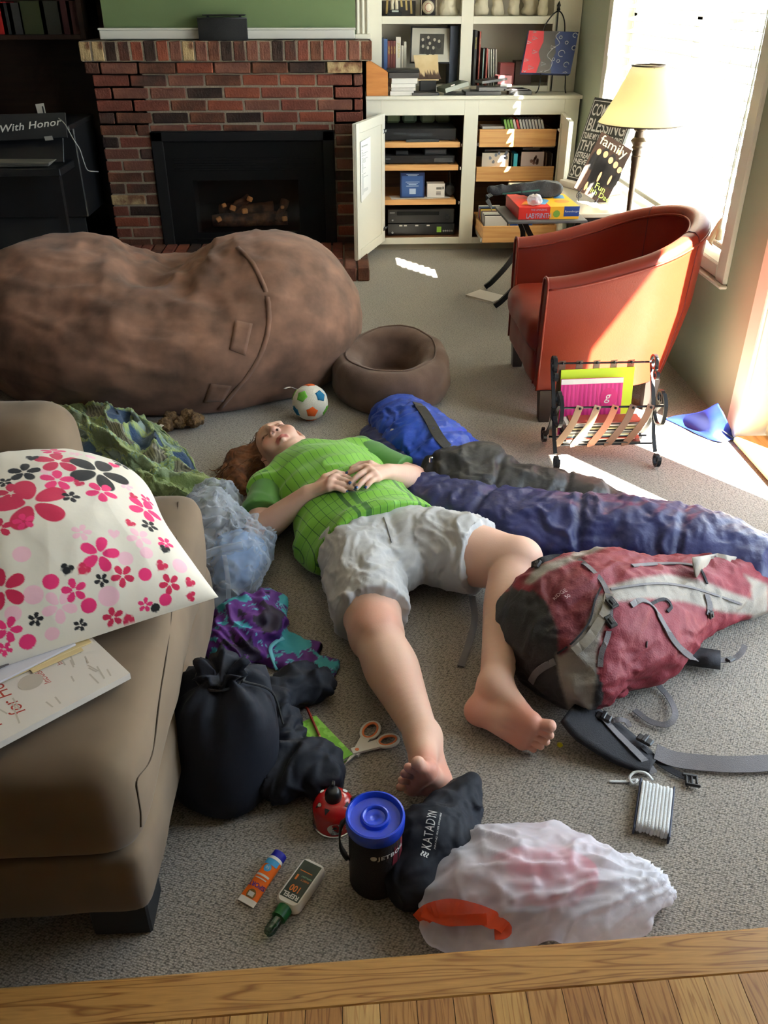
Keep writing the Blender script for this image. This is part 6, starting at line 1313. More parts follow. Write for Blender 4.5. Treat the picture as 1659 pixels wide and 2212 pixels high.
fm = MB(); on_cyl(fm, ([(0, 0), (.013, .0), (.013, .06), (.010, .035), (.006, .05), (.003, .03)], [(0, 1, 2, 3, 4, 5)]), jc, .0498, -math.pi/2+.62, .09, .0005); on_cyl(fm, ([(0, 0), (.016, -.02), (.016, .04), (.008, .07)], [(0, 1, 2, 3)]), jc, .0498, -math.pi/2+.98, .09, .0005); part('flame_print', fm, mat('print_maroon', S(104, 22, 34), .6), pot, kind='stuff')
# sunscreen tube
t0, t1 = sz(530, 1952, .004), sz(606, 1845, .016); ax = (t1-t0); L_ = ax.length; ax = ax.normalized(); sd2 = V((-ax.y, ax.x, 0)).normalized()*-1; upv = sd2.cross(ax).normalized(); upv = upv if upv.z > 0 else -upv
tub = thing('sunscreen_tube', 'orange sunscreen tube with a blue cap lying on the carpet', 'tube', tuple((t0+t1)/2-V((0, 0, .01)))); G = []
def tring(s_, hw, hh): return [t0+ax*(s_*L_)+V((0, 0, hh-.002 if False else 0))+sd2*(hw*math.cos(a))+upv*(hh*math.sin(a)) for a in np.linspace(0, 2*math.pi, 25)[:-1]]
m_or2 = mat('tube_orange', S(240, 110, 24), .35); m_wp = mat('plastic_white', S(232, 226, 218), .35); m_bcap = mat('cap_blue', S(28, 30, 150), .35)
mb = MB(); loft(mb, [tring(s_, a, b) for s_, a, b in ((.10, .0185, .0025), (.25, .018, .006), (.45, .0172, .0095), (.65, .0162, .012), (.82, .0155, .0135))]); part('tube_body', mb, m_or2, tub, auto=50)
mb = MB(); loft(mb, [tring(0, .0185, .0015), tring(.10, .0186, .0024)]); part('crimp', mb, m_wp, tub); mb = MB(); loft(mb, [tring(.82, .0156, .0137), tring(.87, .0150, .0140)]); part('collar', mb, m_wp, tub, auto=50); mb = MB(); loft(mb, [tring(.87, .0148, .0138), tring(.885, .0150, .0140), tring(.99, .0146, .0136), tring(1.0, .0135, .0125)]); part('cap', mb, m_bcap, tub, auto=40)
kt = BVHTree.FromPolygons([tuple(p) for s_ in [0] for p in sum([tring(s_, a, b) for s_, a, b in ((.10, .0185, .0025), (.25, .018, .006), (.45, .0172, .0095), (.65, .0162, .012), (.82, .0155, .0135))], [])], [(i*24+j, i*24+(j+1) % 24, i*24+24+(j+1) % 24, i*24+24+j) for i in range(4) for j in range(24)])
def dec(nm, shapes, m, par, o, a, b, bv, lift): 
    mb = MB()
    for sh2 in shapes: put_on(mb, sh2, o, a, b, bv, lift, 0, .006)
    part(nm, mb, m, par, kind='stuff')
tm = t0+ax*(L_*.5); ra = -ax; rbv = upv.cross(ra)
mv = lambda sh2, dx, dy, k=1: ([(x*k+dx, y*k+dy) for x, y in sh2[0]], sh2[1])
# writing runs across the tube, upside down to the viewer
ra2, rb2 = -sd2, -ax
if ra2.cross(rb2).z < 0: ra2 = -ra2
dec('brand_patch', [mv(rect(-.0135, -.006, .0135, .006), 0, -.030), mv(disc(.0075, 16), 0, -.0165)], mat('print_sky', S(70, 160, 214), .5), tub, tm, ra2, rb2, kt, .0007)
dec('round_badge', [mv(disc(.0095, 18), 0, .038)], mat('print_olive', S(120, 92, 40), .5), tub, tm, ra2, rb2, kt, .0007)
dec('lettering', [mv(text_flat('SPORT', .0115, 'CENTER', 1, 1, .0003), 0, .016)], mat('print_purple', S(84, 40, 140), .5), tub, tm, ra2, rb2, kt, .0008)
dec('white_print', [mv(text_flat('50', .008, 'CENTER'), 0, -.0195), mv(rect(-.013, -.0015, .013, .0025), 0, -.001), mv(rect(-.012, -.001, .012, .001), 0, .0065), mv(rect(-.006, -.0045, .006, .004), 0, .038)], m_wprint, tub, tm, ra2, rb2, kt, .0009)
# insect repellent bottle
r0, r1 = sz(616, 1962, .014), sz(682, 1868, .014); ax = (r1-r0); L_ = ax.length; ax = ax.normalized(); sd2 = V((ax.y, -ax.x, 0)); rep = thing('repellent_bottle', 'white repellent pump bottle with a dark label and green cap lying on the carpet', 'bottle', tuple((r0+r1)/2-V((0, 0, .014))))
hw, hl = .026, L_/2; cen = (r0+r1)/2; ol = []
for cx2, cy2, a0_, r_ in ((hw-.012, hl-.012, 0, .012), (-hw+.012, hl-.012, 90, .012), (-hw+.014, -hl+.014, 180, .014), (hw-.014, -hl+.014, 270, .014)):
    for k in range(6): a = math.radians(a0_+18*k); ol.append((cx2+r_*math.cos(a), cy2+r_*math.sin(a)))
O = V((cen.x, cen.y, .0)); G = [[O+sd2*(x*s_)+ax*(y*(1-(1-s_)*.5))+V((0, 0, z)) for x, y in ol] for z, s_ in ((.001, .82), (.004, .96), (.013, 1.0), (.022, .96), (.026, .84))]; mb = MB(); loft(mb, G); part('bottle', mb, m_wp, rep, auto=40)
def flatp(nm, sh2, m, z, k='stuff'):
    mb = MB(); a = -sd2; b = -ax
    for s3 in sh2: mb.add([O+a*x+b*y+V((0, 0, z)) for x, y in s3[0]], s3[1])
    part(nm, mb, m, rep, kind=k)
flatp('label', [rect(-.0195, -hl+.008, .0195, hl-.012)], mat('label_dark_green', S(20, 34, 24), .4), .0264, None)
flatp('lettering', [mv(text_flat('REPEL', .0135, 'CENTER', .95, 1, .0004), 0, hl-.024)], m_wprint, .0268)
flatp('number_print', [mv(text_flat('100', .019, 'CENTER', .8, 1, .0004), 0, hl-.0415), mv(text_flat('INSECT', .0055, 'CENTER'), -.007, -.006), mv(rect(-.002, -.008, .002, .004), .012, -.004), mv(rect(-.012, -.001, .014, .0008), 0, -.022)], mat('print_orange', S(222, 120, 44), .5), .0268)
flatp('small_print', [mv(text_flat('REPELLENT', .0045, 'CENTER'), -.006, -.013)], mat('print_mint', S(150, 190, 160), .5), .0268)
nk = O-ax*hl+V((0, 0, .0135)); Rn = frame_from(sd2, -ax); m_gcap = mat('cap_green', S(24, 96, 44), .35)
part('pump_collar', MB().lathe([(.012, -.002), (.0145, .0), (.0145, .022), (.011, .024), (0, .024)], nk, 24, Rn), m_gcap, rep, auto=40); m_tcap = glass_mat('tinted_cap', (.45, .66, .55), .12); part('clear_cap', MB().lathe([(.0105, .022), (.0105, .050), (.008, .056), (0, .058)], nk, 24, Rn), m_tcap, rep, auto=40); part('nozzle', MB().lathe([(.007, .024), (.007, .036), (.004, .040), (.004, .046), (0, .046)], nk, 16, Rn), m_gcap, rep)
# cord winder
sp_ = thing('cord_winder', 'white cord wound on a dark flat winder on the carpet', 'cord', tuple(sz(1415, 1745, 0))); s0_, s1_ = sz(1420, 1695, .02), sz(1408, 1795, .02); ax = (s1_-s0_).normalized(); lt = V((-ax.y, ax.x, 0)); L_ = (s1_-s0_).length; ce = (s0_+s1_)/2; m_cord = mat('white_cord', S(226, 226, 224), .8, bump=.5, bscale=600); m_fr = mat('winder_slate', S(52, 56, 76), .5)
for q_ in (-1, 1): part('winder_side', MB().box(ce+lt*(q_*.034)+V((0, 0, .012-ce.z)), (.004, L_+.012, .022), frame_from(lt, (0, 0, 1)), .0015), m_fr, sp_)
part('winder_core', MB().box(V((ce.x, ce.y, .014)), (.064, L_*.8, .008), frame_from(lt, (0, 0, 1)), .002), m_fr, sp_)
for i in range(9):
    o = ce+lt*(-.028+i*.007); hl = L_/2*(.92+.03*math.sin(i*2)); pts = []
    for k in range(24):
        a = 2*math.pi*k/24; pts.append(V((o.x, o.y, .0145))+ax*(hl*max(-1, min(1, math.cos(a)*1.25)))+V((0, 0, .0095*max(-1, min(1, math.sin(a)*1.6)))))
    part('cord_turn', MB().tube(pts, .0039, 7, True), m_cord, sp_, smooth=True)
part('cord_end', MB().ribbon(bez([sz(1410, 1685, .02), sz(1395, 1670, .022), sz(1372, 1668, .014), sz(1360, 1680, .01), sz(1368, 1694, .006), sz(1376, 1684, .008), sz(1350, 1688, .004), sz(1316, 1688, .003)], 6), .0055, .002, (0, -.2, 1)), m_cord, sp_, smooth=True)
# notebook, pencil, scissors, wrapper
n0, n1, n2 = sz(648, 1557, .012), sz(762, 1620, .012), sz(740, 1642, .012); na_, nb2 = V((-.075, 1.50, 0)), 0
e1 = (V((-.012, 1.356, 0))-V((-.088, 1.466, 0))).normalized(); e2 = V((e1.y, -e1.x, 0)); e2 = e2 if e2.x < 0 else -e2; oN = V((-.006, 1.350, .0)); nbk = thing('notebook', 'green patterned notebook half under the black cloth bag', 'notebook', tuple(oN))
e3 = -e1; part('cover', obox(oN+V((0, 0, .011)), e3, e2, 0, .15, 0, .10, -.001, .001, None, .0005), mat('notebook_green', S(112, 176, 50), .35, col2=S(140, 204, 80), nscale=45, ndetail=1, n2=(.48, .52)), nbk); part('cover', obox(oN+V((0, 0, .001)), e3, e2, 0, .15, 0, .10, -.001, .001, None, .0005), MATS['notebook_green'], nbk); part('page_block', obox(oN+V((0, 0, .006)), e3, e2, .002, .148, .002, .098, -.004, .004), m_pages, nbk)
pn0, pn1 = sz(690, 1590, .018), sz(664, 1530, .02); dv = (pn1-pn0).normalized(); pen = thing('pencil', 'red pencil lying on the green notebook', 'pencil', tuple(pn0)); pn0 = pn0.copy(); pn0.z = .0175; pn1.z = .0175; dv = (pn1-pn0).normalized(); part('shaft', MB().tube([pn0, pn0+dv*.10], .0035, 6), mat('pencil_red', S(142, 44, 30), .4), pen); part('point', MB().tube([pn0, pn0-dv*.014], [.0035, .0006], 6), m_birch, pen)
sc = thing('scissors', 'open scissors with white and orange handles beside the green notebook', 'scissors', tuple(sz(770, 1610, 0))); pv = V((.003, 1.362, .006)); m_steel = mat('blade_steel', S(170, 168, 166), .3, metal=.9); m_sw = mat('handle_white', S(216, 208, 198), .4); m_so = mat('handle_orange', S(226, 122, 70), .5)
for k, (tipp, ringc, rr_, zz) in enumerate((((740, 1662), (800, 1580), .024, .004), ((742, 1656), (838, 1602), .021, .008))):
    tp = sz(tipp[0], tipp[1], zz); rc = sz(ringc[0], ringc[1], zz); pv_ = V((pv.x, pv.y, zz)); tp.z = rc.z = zz; w_ = .006
    dv = (tp-pv_).normalized(); pr = V((-dv.y, dv.x, 0)); mb = MB(); mb.prism([(0, -w_), (0, w_), ((tp-pv_).length, 0)], (pv_, dv, pr), .0025); part('blade', mb, m_steel, sc)
    dv = (rc-pv_).normalized(); pr = V((-dv.y, dv.x, 0)); dl = (rc-pv_).length; mb = MB(); mb.prism([(-.012, -.008), (-.012, .008), (dl-rr_*.8, .012), (dl-rr_*.8, -.012)], (pv_-V((0, 0, .001)), dv, pr), .006)
    hd = part('handle', mb, m_sw, sc); rp_ = [rc+dv*(rr_*1.15*math.cos(a))+pr*(rr_*.8*math.sin(a))+V((0, 0, .002)) for a in np.linspace(0, 2*math.pi, 28)[:-1]]; part('finger_ring', MB().tube(rp_, .0042, 8, True), m_sw, hd, smooth=True); rp2 = [rc+dv*((rr_*1.15-.004)*math.cos(a))+pr*((rr_*.8-.004)*math.sin(a))+V((0, 0, .0035)) for a in np.linspace(0, 2*math.pi, 28)[:-1]]; part('grip_liner', MB().tube(rp2, .003, 8, True), m_so, hd, smooth=True)
part('pivot_screw', MB().lathe([(.0055, .008), (.0055, .0125), (.004, .0135), (0, .0135)], V((pv.x, pv.y, 0)), 16), m_so, sc)
wr = sz(1209, 1613, 0); mb = MB(); rr = random.Random(1); bm = bmesh.new(); bmesh.ops.create_icosphere(bm, subdivisions=2, radius=.0075); bm.verts.index_update(); mb.add([wr+V((v_.co.x*rr.uniform(.7, 1.2), v_.co.y*rr.uniform(.7, 1.2), .006+v_.co.z*.7*rr.uniform(.7, 1.1))) for v_ in bm.verts], [[v_.index for v_ in q.verts] for q in bm.faces]); bm.free(); single('candy_wrapper', mb, mat('foil_yellow', S(206, 196, 40), .3, metal=.3), 'tiny crumpled yellow wrapper on the carpet near the toes', 'wrapper')
# blue kite cloth by the glass door
kt_ = [[(1436, 902, .006), (1480, 896, .04), (1520, 885, .09), (1551, 871, .13)], [(1440, 906, .004), (1490, 912, .02), (1530, 908, .07), (1566, 900, .10)], [(1470, 920, .004), (1510, 935, .01), (1545, 940, .02), (1582, 928, .03)], [(1500, 936, .004), (1530, 948, .004), (1556, 955, .006), (1590, 948, .008)]]
K = [[sz(*c) for c in r] for r in kt_]; K = [[V((min(p.x, XR-.02), p.y, p.z)) for p in r] for r in K]; rows = [[cr(r, j/17) for j in range(18)] for r in K]; G = np.array([[tuple(cr([rows[k][j] for k in range(4)], i/17)) for j in range(18)] for i in range(18)]); G[..., 2] += fbm(np.stack([G[..., 0]*14, G[..., 1]*14, G[..., 2]], -1), 2)*.006; G[..., 2] = np.maximum(G[..., 2], .003)
kite = thing('kite', 'blue cloth kite fallen on the carpet in the corner by the glass door', 'kite', tuple(sz(1540, 910, 0))); part('sail', MB().grid(G, .0015), mat('kite_blue', S(8, 36, 124), .6, col2=S(6, 30, 110), nscale=6), kite, smooth=True)
m_cy = mat('tail_cyan', S(70, 200, 214), .5)  # sunlit piece of the kite cloth, sunshine put into the colour
for i in range(3): part('tail', MB().ribbon(bez([sz(1582+i*5, 942-i*3, .012), sz(1592+i*6, 955-i*3, .004), sz(1600+i*6, 970-i*4, .003)], 4), .012, .0012, (0, 0, 1)), m_cy, kite)
part('spar', MB().tube([sz(1525, 890, .085), sz(1560, 930, .035), sz(1588, 948, .012)], .0025, 6), m_blackm, kite)
# ================================================================== SIDE TABLE GROUP BEHIND THE CHAIR
TZ = .575
tb = thing('side_table', 'small dark side table with curved black metal legs behind the red armchair', 'table', (1.15, 4.55, 0))
part('tabletop', bx(.90, 1.435, 4.10, 4.88, TZ-.022, TZ, .004), mat('table_top', S(196, 186, 170), .25, coat=.3), tb); part('apron', bx(.93, 1.41, 4.14, 4.84, TZ-.05, TZ-.022, .003), m_blackm, tb)
for sgn, yy in ((-1, 4.50), (-1, 4.85), (1, 4.50), (1, 4.85)):
    c = 1.14; L_ = bez([V((c+sgn*(.335 if sgn < 0 else .29), yy, .012)), V((c+sgn*.29, yy, .05)), V((c+sgn*.20, yy, .16)), V((c+sgn*.14, yy, .30)), V((c+sgn*.20, yy, .43)), V((c+sgn*.25, yy, TZ-.045))], 6)
    part('leg', MB().ribbon(L_, .026, .018, (0, 1, 0)), m_iron, tb)
part('stretcher', MB().tube([(1.0, 4.50, .29), (1.0, 4.85, .29)], .008, 8).tube([(1.3, 4.50, .29), (1.3, 4.85, .29)], .008, 8).tube([(1.0, 4.675, .29), (1.3, 4.675, .29)], .008, 8), m_iron, tb)
def slab4(tl, tr, br, bl, th):
    """box from the four corners of its front face, th thick to the back"""
    P = [V(p) for p in (bl, br, tr, tl)]; n = (P[1]-P[0]).cross(P[3]-P[0]).normalized(); mb = MB(); mb.add(P+[p-n*th for p in P], [(0, 1, 2, 3), (7, 6, 5, 4), (4, 5, 1, 0), (5, 6, 2, 1), (6, 7, 3, 2), (7, 4, 0, 3)]); return mb, n
# board and game box
g0, g1 = sz(1121, 448, .642), sz(1252, 446, .642); gx = (g1-g0).normalized(); gy = V((-gx.y, gx.x, 0)); gw = (g1-g0).length; gd = .29
single('board', obox(V((g0.x-.05, g0.y-.03, TZ+.001)), gx, gy, 0, .36, .0, .33, 0, .012, None, .002), mat('grey_board', S(86, 84, 84), .6), 'flat grey case under the red board game box on the side table', 'case')
gm = thing('board_game', 'red and yellow board game box lying on the side table', 'game', tuple(V((g0.x+.14, g0.y+.1, .5885)))); gb = V((g0.x, g0.y, 0))
def gbx(x0, x1, y0, y1, z0, z1, bev=0.): return obox(gb, gx, gy, x0, x1, y0, y1, z0, z1, None, bev)
m_gr, m_gy, m_gb = mat('game_red', S(206, 42, 30), .4), mat('game_yellow', S(240, 176, 40), .4), mat('game_blue', S(30, 62, 130), .4)
part('box', gbx(0, gw, 0, gd, .5885, .642, .0015), m_gr, gm); part('yellow_panel', gbx(gw*.52, gw+.0006, -.0006, gd*.97, .589, .6426), m_gy, gm); part('blue_panel', gbx(gw*.75, gw+.001, -.0011, .0, .600, .643), m_gb, gm)
mb = MB(); O = gb+V((0, 0, .6431)); 
for pl_ in ([(.06, .06), (.13, .05), (.17, .14), (.12, .22), (.07, .17)], [(.20, .18), (.25, .17), (.26, .25), (.22, .27)]): mb.add([O+gx*x+gy*y for x, y in pl_], [tuple(range(len(pl_)))])
part('lid_art', mb, mat('game_skyblue', S(96, 150, 190), .4), gm); mb = MB(); mb.add([O+V((0, 0, .0003))+gx*x+gy*y for x, y in ((.02, .05), (.10, .03), (.12, .09), (.05, .12))], [(0, 1, 2, 3)]); mb.add([O+V((0, 0, .0003))+gx*(.22+x)+gy*(.11+y) for x, y in disc(.035, 14)[0]], disc(1, 14)[1]); part('lid_art', mb, mat('game_gold', S(214, 130, 40), .4), gm)
tx = MB(); put_flat(tx, text_flat('LABYRINTH', .032, sp=.92, xs=.72), gb+gx*.035+V((0, 0, .5945))-gy*.0014, gx, V((0, 0, 1)), 0); put_flat(tx, text_flat('THE AMAZING', .011), gb+gx*.055+V((0, 0, .6265))-gy*.0014, gx, V((0, 0, 1)), 0); part('lettering', tx, mat('game_slate', S(158, 172, 198), .5), gm, kind='stuff')
tx = MB(); put_flat(tx, text_flat('Ravensburger', .0115), gb+gx*(gw*.765)+V((0, 0, .618))-gy*.0018, gx, V((0, 0, 1)), 0); part('lettering', tx, m_paper, gm, kind='stuff'); mb = MB(); mb.add([gb+gx*(gw*.63+x)+V((0, 0, .612+y))-gy*.0014 for x, y in disc(.016, 9)[0]], disc(1, 9)[1]); part('green_figure', mb, mat('game_green', S(120, 160, 60), .5), gm)
# soft black case
q = SDF((.66, 4.1, .56), (1.5, 5.0, .82), .008); c1, c2 = sz(1075, 412, .68), sz(1180, 408, .69); q.cap(c1, c2, .055, .075, 0, 'u', (Z1, .42)); q.cap(sz(1165, 412, .675), sz(1188, 408, .675), .06, .06, .02, 'u', (Z1, .6)); v, f = q.mesh(2); n = normals(v, f); v = v+n*((ridge(v*14, 2)-.6)*.010)[:, None]; v[:, 2] = np.maximum(v[:, 2], .645)
cs = thing('soft_case', 'black padded soft case lying across the board game box', 'case', tuple(sz(1125, 420, .645))); part('shell', (v, f), mat('case_black', S(42, 42, 44), .7, bump=.2, bscale=200), cs, smooth=True); kc = bvh_of((v, f)); strap('zipper', kc, [(1085, 418), (1110, 416), (1140, 413), (1165, 411)], .007, .003, mat('zip_teal', S(50, 96, 84), .6), cs)
part('strap', MB().ribbon(bez([sz(1062, 420, .67), sz(1050, 428, .655), sz(1058, 440, .60), sz(1062, 450, .56)], 5), .022, .003, (-.5, -.6, .3)), m_blackm, cs)
c1 = sz(1155, 432, .665); q = SDF(np.array(c1)-.07, np.array(c1)+.07, .005); q.ell(c1, (.032, .03, .024), None, 0); v, f = q.mesh(1); n = normals(v, f); v = v+n*((ridge(v*40, 2)-.6)*.014)[:, None]; v[:, 2] = np.maximum(v[:, 2], .6445); pk = thing('plastic_packet', 'small clear plastic packet with something red lying on the board game', 'packet', tuple(c1)); part('film', (v, f), film('packet_film', S(230, 228, 228), .5), pk, smooth=True); part('contents', MB().box(c1-V((0, 0, .008)), (.03, .024, .012), None, .004), m_gr, pk)
# white book on the carpet
w0, w1, w2 = sz(1005, 641, .0), sz(1063, 656, .0), sz(1028, 626, .0); wx = (w1-w0).normalized(); wy = V((-wx.y, wx.x, 0)); wb = thing('paperback', 'thin white paperback lying on the carpet behind the armchair', 'book', tuple(w0)); part('cover', obox(w0, wx, wy, 0, .19, 0, .135, .010, .012), m_paper, wb); part('page_block', obox(w0, wx, wy, .002, .188, .002, .134, .0015, .010), m_pages, wb); part('cover', obox(w0, wx, wy, 0, .19, 0, .135, .0, .0015), m_paper, wb)
# sign
m_sign = mat('sign_black', S(44, 44, 44), .6, col2=S(60, 60, 58), nscale=12)
tl, bl = sy(1285, 210, 4.83), sy(1224, 386, 4.79); rv = V((.140, -.275, 0)); tr_, br_ = tl+rv, bl+rv; sgn_ = thing('wall_sign', 'black sign with white hymn lettering leaning beside the lamp behind the magazine', 'sign', tuple(bl)); mb, sn = slab4(tl, tr_, br_, bl, .016); part('board', mb, m_sign, sgn_)
single('white_box', obox((bl.x-.005, bl.y-.02, 0), rv, (rv.y*-1, rv.x, 0), -.02, .32, -.03, .10, TZ+.0005, bl.z-.001, None, .002), m_paper, 'flat white box under the black lettered sign on the side table', 'box')
ua = (tr_-tl).normalized(); ub = (tl-bl).normalized(); W_ = (tr_-tl).length; H_ = (tl-bl).length; part('border', MB().add([bl+sn*.0012+ua*x+ub*y for x, y in ((.006, .012), (W_-.006, .012), (W_-.006, H_-.012), (.006, H_-.012), (.010, .016), (W_-.010, .016), (W_-.010, H_-.016), (.010, H_-.016))], [(0, 1, 5, 4), (1, 2, 6, 5), (2, 3, 7, 6), (3, 0, 4, 7)]), m_wprint, sgn_)
tx = MB(); y = H_-.022
for t_, s_ in (('COME THOU', .075), ('BLESSING', .082), ('TUNE MY HEART TO SING', .036), ('THY GRACE', .068), ('STREAMS OF MERCY', .036), ('NEVER CEASING', .034), ('SONGS', .072)):
    y -= s_*.82; tt = text_flat(t_, s_*1.05, bold=.0012); w_ = max(p[0] for p in tt[0]); k = (W_-.03)/w_ if t_ in ('COME THOU', 'BLESSING', 'TUNE MY HEART TO SING', 'STREAMS OF MERCY', 'NEVER CEASING') else min(.8, (W_-.03)/w_) if t_ == 'SONGS' else min(1, (W_-.03)/w_) if t_ == 'THY GRACE' else .56
    if k*w_ > W_-.02: k = (W_-.03)/w_
    put_flat(tx, ([(p[0]*k, p[1]) for p in tt[0]], tt[1]), bl+ua*.016+ub*y+sn*.0016, ua, ub, 0); y -= s_*.10
part('lettering', tx, m_wprint, sgn_, kind='stuff')
# magazine on a wire easel
tl, tr_, br_, bl = sy(1300, 284, 4.44), sy(1366, 325, 4.42), sy(1311, 426, 4.34), sy(1240, 405, 4.36)
br_ = bl+(tr_-tl); mg = thing('family_magazine', 'dark magazine with a family on its cover propped on a wire easel', 'magazine', tuple(bl)); mb, sn = slab4(tl, tr_, br_, bl, .006); part('cover', mb, mat('cover_brown', S(58, 38, 28), .7, spec=.2, col2=S(34, 22, 18), nscale=9), mg)
ua = (tr_-tl).normalized(); W_ = (tr_-tl).length; ub = (tl-bl); H_ = ub.length; ub = ub.normalized(); F = lambda x, y, l=.001: bl+ua*(x*W_)+ub*(y*H_)+sn*l
def flat_on(nm, shapes, m, l, kind='stuff'):
    mb = MB()
    for s_ in shapes: mb.add([bl+ua*x+ub*y+sn*l for x, y in s_[0]], s_[1])
    part(nm, mb, m, mg, kind=kind)
tt = text_flat('family', .078); k = W_*.84/max(p[0] for p in tt[0]); flat_on('lettering', [([(p[0]*k+W_*.07, p[1]*k+H_*.82) for p in tt[0]], tt[1])], mat('cover_cream', S(226, 206, 166), .5), .0016)
flat_on('lettering', [([(p[0]+W_*x, p[1]+H_*y) for p in text_flat(t_, s_)[0]], text_flat(t_, s_)[1]) for t_, s_, x, y in (('Fun', .04, .50, .17), ('with Dad', .036, .30, .07))], mat('cover_lime', S(170, 196, 80), .5), .0016)
el = lambda cx, cy, rx, ry: ([(W_*cx+rx*math.cos(a), H_*cy+ry*math.sin(a)) for a in np.linspace(0, 2*math.pi, 15)[:-1]], [tuple(range(14))])
flat_on('printed_people', [el(.16, .55, .020, .05), el(.36, .52, .028, .09), el(.60, .48, .03, .09), el(.78, .50, .024, .07), el(.92, .48, .02, .06), el(.35, .35, .022, .08), el(.58, .32, .024, .09)], mat('cover_black', S(20, 16, 16), .7, spec=.2), .0012)
flat_on('printed_faces', [el(.18, .70, .011, .015), el(.38, .72, .012, .016), el(.58, .68, .012, .016), el(.76, .66, .012, .016), el(.92, .62, .011, .015), el(.70, .86, .010, .012), el(.50, .36, .006, .026), el(.80, .40, .006, .024), el(.28, .12, .006, .022)], mat('cover_skin', S(206, 142, 96), .5), .0014)
ez = thing('wire_easel', 'small black wire easel with scrolled feet holding the magazine', 'easel', tuple(sz(1285, 440, TZ))); mb = MB(); e0, e1 = F(.18, 0), F(.72, 0)
for e in (e0, e1):
    e = V(e); b_ = V((e.x, e.y-.012, TZ+.004)); pth = [e-sn*.012+ub*.20, e-sn*.012+ub*.05, e-sn*.010-ub*.008, e+sn*.016-ub*.010, e+sn*.022+ub*.012]; mb.tube(bez(pth, 5), .0024, 6)
    sp3 = [e+sn*.018-ub*.01+V((.016*math.cos(a)*(1-i/30), -.0, -.016+.016*math.sin(a)*(1-i/30))) for i, a in enumerate(np.linspace(math.pi/2, math.pi*4.1, 24))]; mb.tube(sp3, .0022, 6); mb.tube([e-sn*.011, V((e.x, e.y-.004, TZ+.0025))], .0024, 6)
mb.tube([F(.45, .75)-sn*.012, V((F(.45, .5).x, F(.45, .5).y+.16, TZ+.0025))], .0024, 6); mb.tube([e0-sn*.012+ub*.2, F(.45, .78)-sn*.012, e1-sn*.012+ub*.2], .0024, 6); part('wire_frame', mb, m_iron, ez)
# floor lamp
lp = V((1.268, 3.90, 0)); lamp = thing('floor_lamp', 'dark bronze floor lamp with a cream paper shade in front of the window', 'lamp', tuple(lp)); m_brz = mat('bronze', S(72, 60, 50), .4, metal=.5)
part('base', MB().lathe([(0, 0), (.125, 0), (.125, .012), (.10, .022), (.04, .034), (.022, .05), (0, .05)], lp, 32), m_brz, lamp, auto=40)
part('stem', MB().lathe([(.012, .045), (.012, .30), (.016, .34), (.012, .38), (.010, .62), (.013, .74), (.019, .83), (.0215, .855), (.019, .858), (.0215, .870), (.019, .88), (.024, .888), (.021, .896), (.026, .905), (.034, .915), (.026, .925), (.02, .930), (.018, .952), (.026, .958), (.026, .962), (.05, .972), (.052, .976), (.010, .978), (.007, 1.10), (0, 1.10)], lp, 24), m_brz, lamp, auto=40)
m_shade2 = bpy.data.materials.new('paper_shade'); m_shade2.use_nodes = True; N, L = m_shade2.node_tree.nodes, m_shade2.node_tree.links; N.remove(N['Principled BSDF']); t1 = N.new('ShaderNodeBsdfTranslucent'); t1.inputs[0].default_value = (*S(250, 242, 216), 1); t2 = N.new('ShaderNodeBsdfDiffuse'); t2.inputs[0].default_value = (*S(236, 222, 184), 1); x_ = N.new('ShaderNodeMixShader'); x_.inputs[0].default_value = .4; L.new(t1.outputs[0], x_.inputs[1]); L.new(t2.outputs[0], x_.inputs[2]); L.new(x_.outputs[0], N['Material Output'].inputs['Surface'])
G = [[V((lp.x+r*math.cos(a), lp.y+r*math.sin(a), z)) for a in np.linspace(0, 2*math.pi, 49)[:-1]] for r, z in ((.178, .985), (.155, 1.02), (.118, 1.09), (.085, 1.16), (.068, 1.20))]; G2 = [[V((lp.x+(r-.003)*math.cos(a), lp.y+(r-.003)*math.sin(a), z)) for a in np.linspace(0, 2*math.pi, 49)[:-1]] for r, z in ((.068, 1.20), (.085, 1.16), (.118, 1.09), (.155, 1.02), (.178, .985))]
mb = MB(); loft(mb, G+G2+[G[0]], True, False); part('lamp_shade', mb, m_shade2, lamp, smooth=True); part('shade_rim', MB().tube([V((lp.x+.178*math.cos(a), lp.y+.178*math.sin(a), .984)) for a in np.linspace(0, 2*math.pi, 40)[:-1]], .003, 6, True), m_brz, lamp); part('shade_rim', MB().tube([V((lp.x+.068*math.cos(a), lp.y+.068*math.sin(a), 1.201)) for a in np.linspace(0, 2*math.pi, 30)[:-1]], .004, 6, True), m_brz, lamp)
part('spider', MB().tube([(lp.x-.07, lp.y, 1.195), (lp.x+.07, lp.y, 1.195)], .002, 6).tube([(lp.x, lp.y-.07, 1.195), (lp.x, lp.y+.07, 1.195)], .002, 6).tube([(lp.x, lp.y, 1.10), (lp.x, lp.y, 1.20)], .003, 6), m_brz, lamp); part('bulb', MB().lathe([(.008, 1.07), (.012, 1.09), (.026, 1.13), (.022, 1.16), (0, 1.172)], lp, 16), m_paper, lamp, smooth=True)
